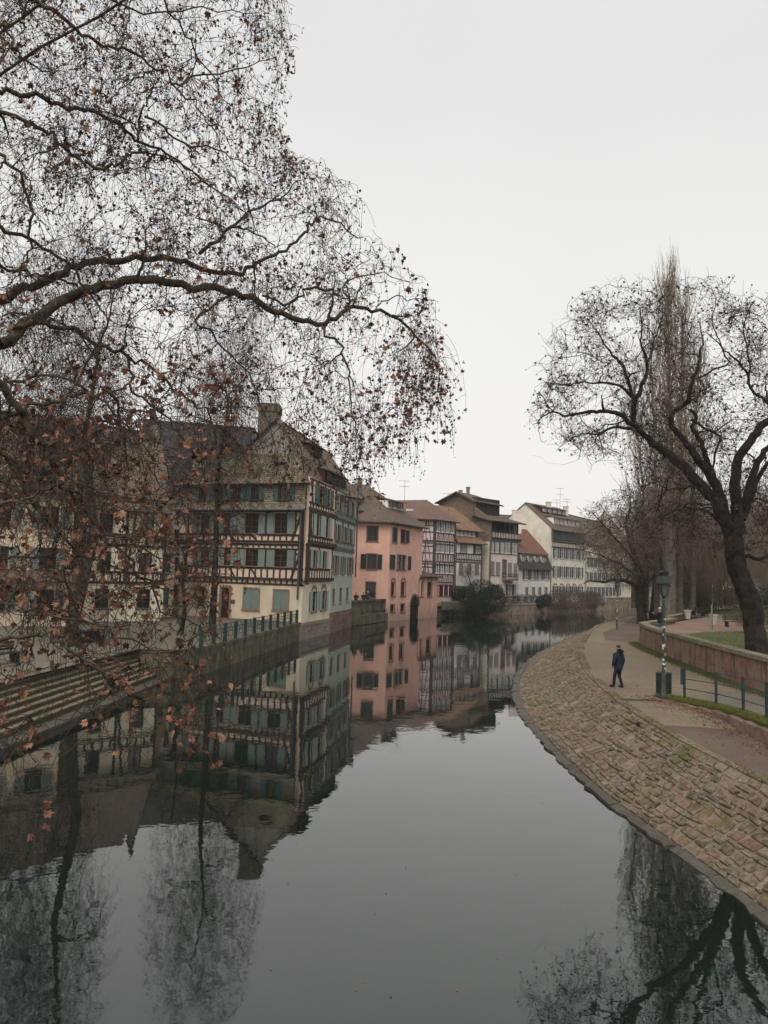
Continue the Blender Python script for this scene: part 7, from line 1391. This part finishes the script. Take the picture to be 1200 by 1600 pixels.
# ---- ground cover
def scatter_poly(poly, n):
    P = np.array(poly); out = []
    while len(out) < n:
        x = RNG.uniform(P[:, 0].min(), P[:, 0].max(), 4000); y = RNG.uniform(P[:, 1].min(), P[:, 1].max(), 4000); ok = inpoly(x, y, poly); out += list(zip(x[ok], y[ok]))
    return np.array(out[:n])
def blades(pts, z, h, w_, mat, name, lean=.4, **k):
    n = len(pts); b0 = np.hstack([pts, np.full((n, 1), 0.)+np.reshape(z, (-1, 1))]); a = RNG.uniform(0, 6.28, n); d = np.stack([np.cos(a), np.sin(a), np.zeros(n)], 1)*w_/2; tip = b0+np.stack([RNG.normal(size=n)*h*lean, RNG.normal(size=n)*h*lean, h*RNG.uniform(.5, 1.2, n)], 1)
    V = np.stack([b0-d, b0+d, tip], 1).reshape(-1, 3); o = npmesh(V, np.arange(3*n).reshape(-1, 3), mat, name, None, kind='stuff'); o['label'] = k['label']; o['category'] = k['cat']
blades(scatter_poly(lawn, 30000), 2.42, .07, .02, GRASS, 'grass', label='short dull grass on the terrace lawn', cat='grass')
foot = []
for (x0, y0), (x1, y1) in zip(WALLS[:-1], WALLS[1:]):
    if y0 < 22: break
    for _ in range(1100): u = RNG.uniform(); foot.append((x0+(x1-x0)*u-abs(RNG.normal())*.32-.06, y0+(y1-y0)*u))
foot = np.array(foot); rampz = 1.31+np.clip((31.0-foot[:, 1])*.052, 0, .6)
blades(foot, rampz, .12, .022, GRASS, 'verge_grass', .5, label='rough grass along the foot of the retaining wall', cat='grass')
mm = []
for i in range(9000): s_ = RNG.uniform(0, min(sc_[-1], 16)); q = rail_at(s_); q2_ = rail_at(s_+.05); d = (q2_-q)/np.linalg.norm(q2_-q); n_ = np.array([-d[1], d[0]]); o_ = RNG.uniform(-.15, .5); mm.append((*(q+n_*(-o_+.12)), mz(s_)-.005))
mm = np.array(mm); blades(mm[:, :2], mm[:, 2], .045, .02, MOSSG, 'moss', .5, label='thick moss cushions on the cap of the low wall', cat='moss')
# fallen leaves drifting along the low wall and on the path
fl = []
for i in range(1500): s_ = abs(RNG.normal())*6; s_ = min(s_, sc_[-1]-.2); q = rail_at(s_); fl.append((q[0]-.30-abs(RNG.normal())*.55, q[1]+RNG.normal()*.2))
fl = np.array(fl); extra = scatter_poly([(9.5, 14), (9.2, 24), (10.5, 33), (15, 42), (16, 40), (15.4, 33), (11, 29), (10.6, 14)], 160); fl = np.vstack([fl, extra])
V = leaf_verts(len(fl), np.hstack([fl, np.full((len(fl), 1), 1.33)]), .085*RNG.uniform(.5, 1.2, len(fl)), .4); c_ = V[:, :1]; V = c_+(V-c_)*np.array([1, 1, .35]); V[:, :, 2] = np.maximum(V[:, :, 2], 1.312)
o = npmesh(V.reshape(-1, 3), (LF[None]+np.arange(len(fl))[:, None, None]*15).reshape(-1, 3), LEAF, 'fallen_leaves', None, kind='stuff'); o['label'] = 'fallen brown leaves scattered along the low mossy wall and path'; o['category'] = 'leaves'

# weeds and moss along the top edging, floating leaves on the water
we = np.array([emb(s_, 1.0+RNG.uniform(-.03, .10), 0)[:2] for s_ in cam_s+RNG.uniform(0, 1, 9000)**1.6*60 if (math.sin(s_*1.1)+math.sin(s_*.37+1)) > -.3]); blades(we, 1.315, .05, .02, MOSSG, 'edge_moss', .6, label='moss and weeds in the joint between path and stone slope', cat='moss')

wp_ = np.array([pz(a_, c_, 0.)[:2] for a_, c_ in zip(RNG.uniform(420, 900, 70), RNG.uniform(1120, 1600, 70))]); V = leaf_verts(70, np.hstack([wp_, np.full((70, 1), .012)]), .05*RNG.uniform(.4, 1.2, 70), .3); c_ = V[:, :1]; V = c_+(V-c_)*np.array([1, 1, .15]); V[:, :, 2] = np.maximum(V[:, :, 2], .006)
o = npmesh(V.reshape(-1, 3), (LF[None]+np.arange(70)[:, None, None]*15).reshape(-1, 3), LEAF, 'floating_leaves', None, kind='stuff'); o['label'] = 'few small dead leaves floating on the river'; o['category'] = 'leaves'
# ------------------------------------------------------------------ thin winter mist
hz = MB().box((0, 370, 20.7), (1210, 870, 46)); m = bpy.data.materials.new('mist'); m.use_nodes = True; nt = m.node_tree; nt.nodes.clear(); o_ = nt.nodes.new('ShaderNodeOutputMaterial'); v_ = nt.nodes.new('ShaderNodeVolumePrincipled')
v_.inputs['Color'].default_value = (.95, .95, .95, 1); v_.inputs['Density'].default_value = .00028; v_.inputs['Anisotropy'].default_value = 0; nt.links.new(v_.outputs[0], o_.inputs['Volume']); hz.build('haze', m, kind='stuff')
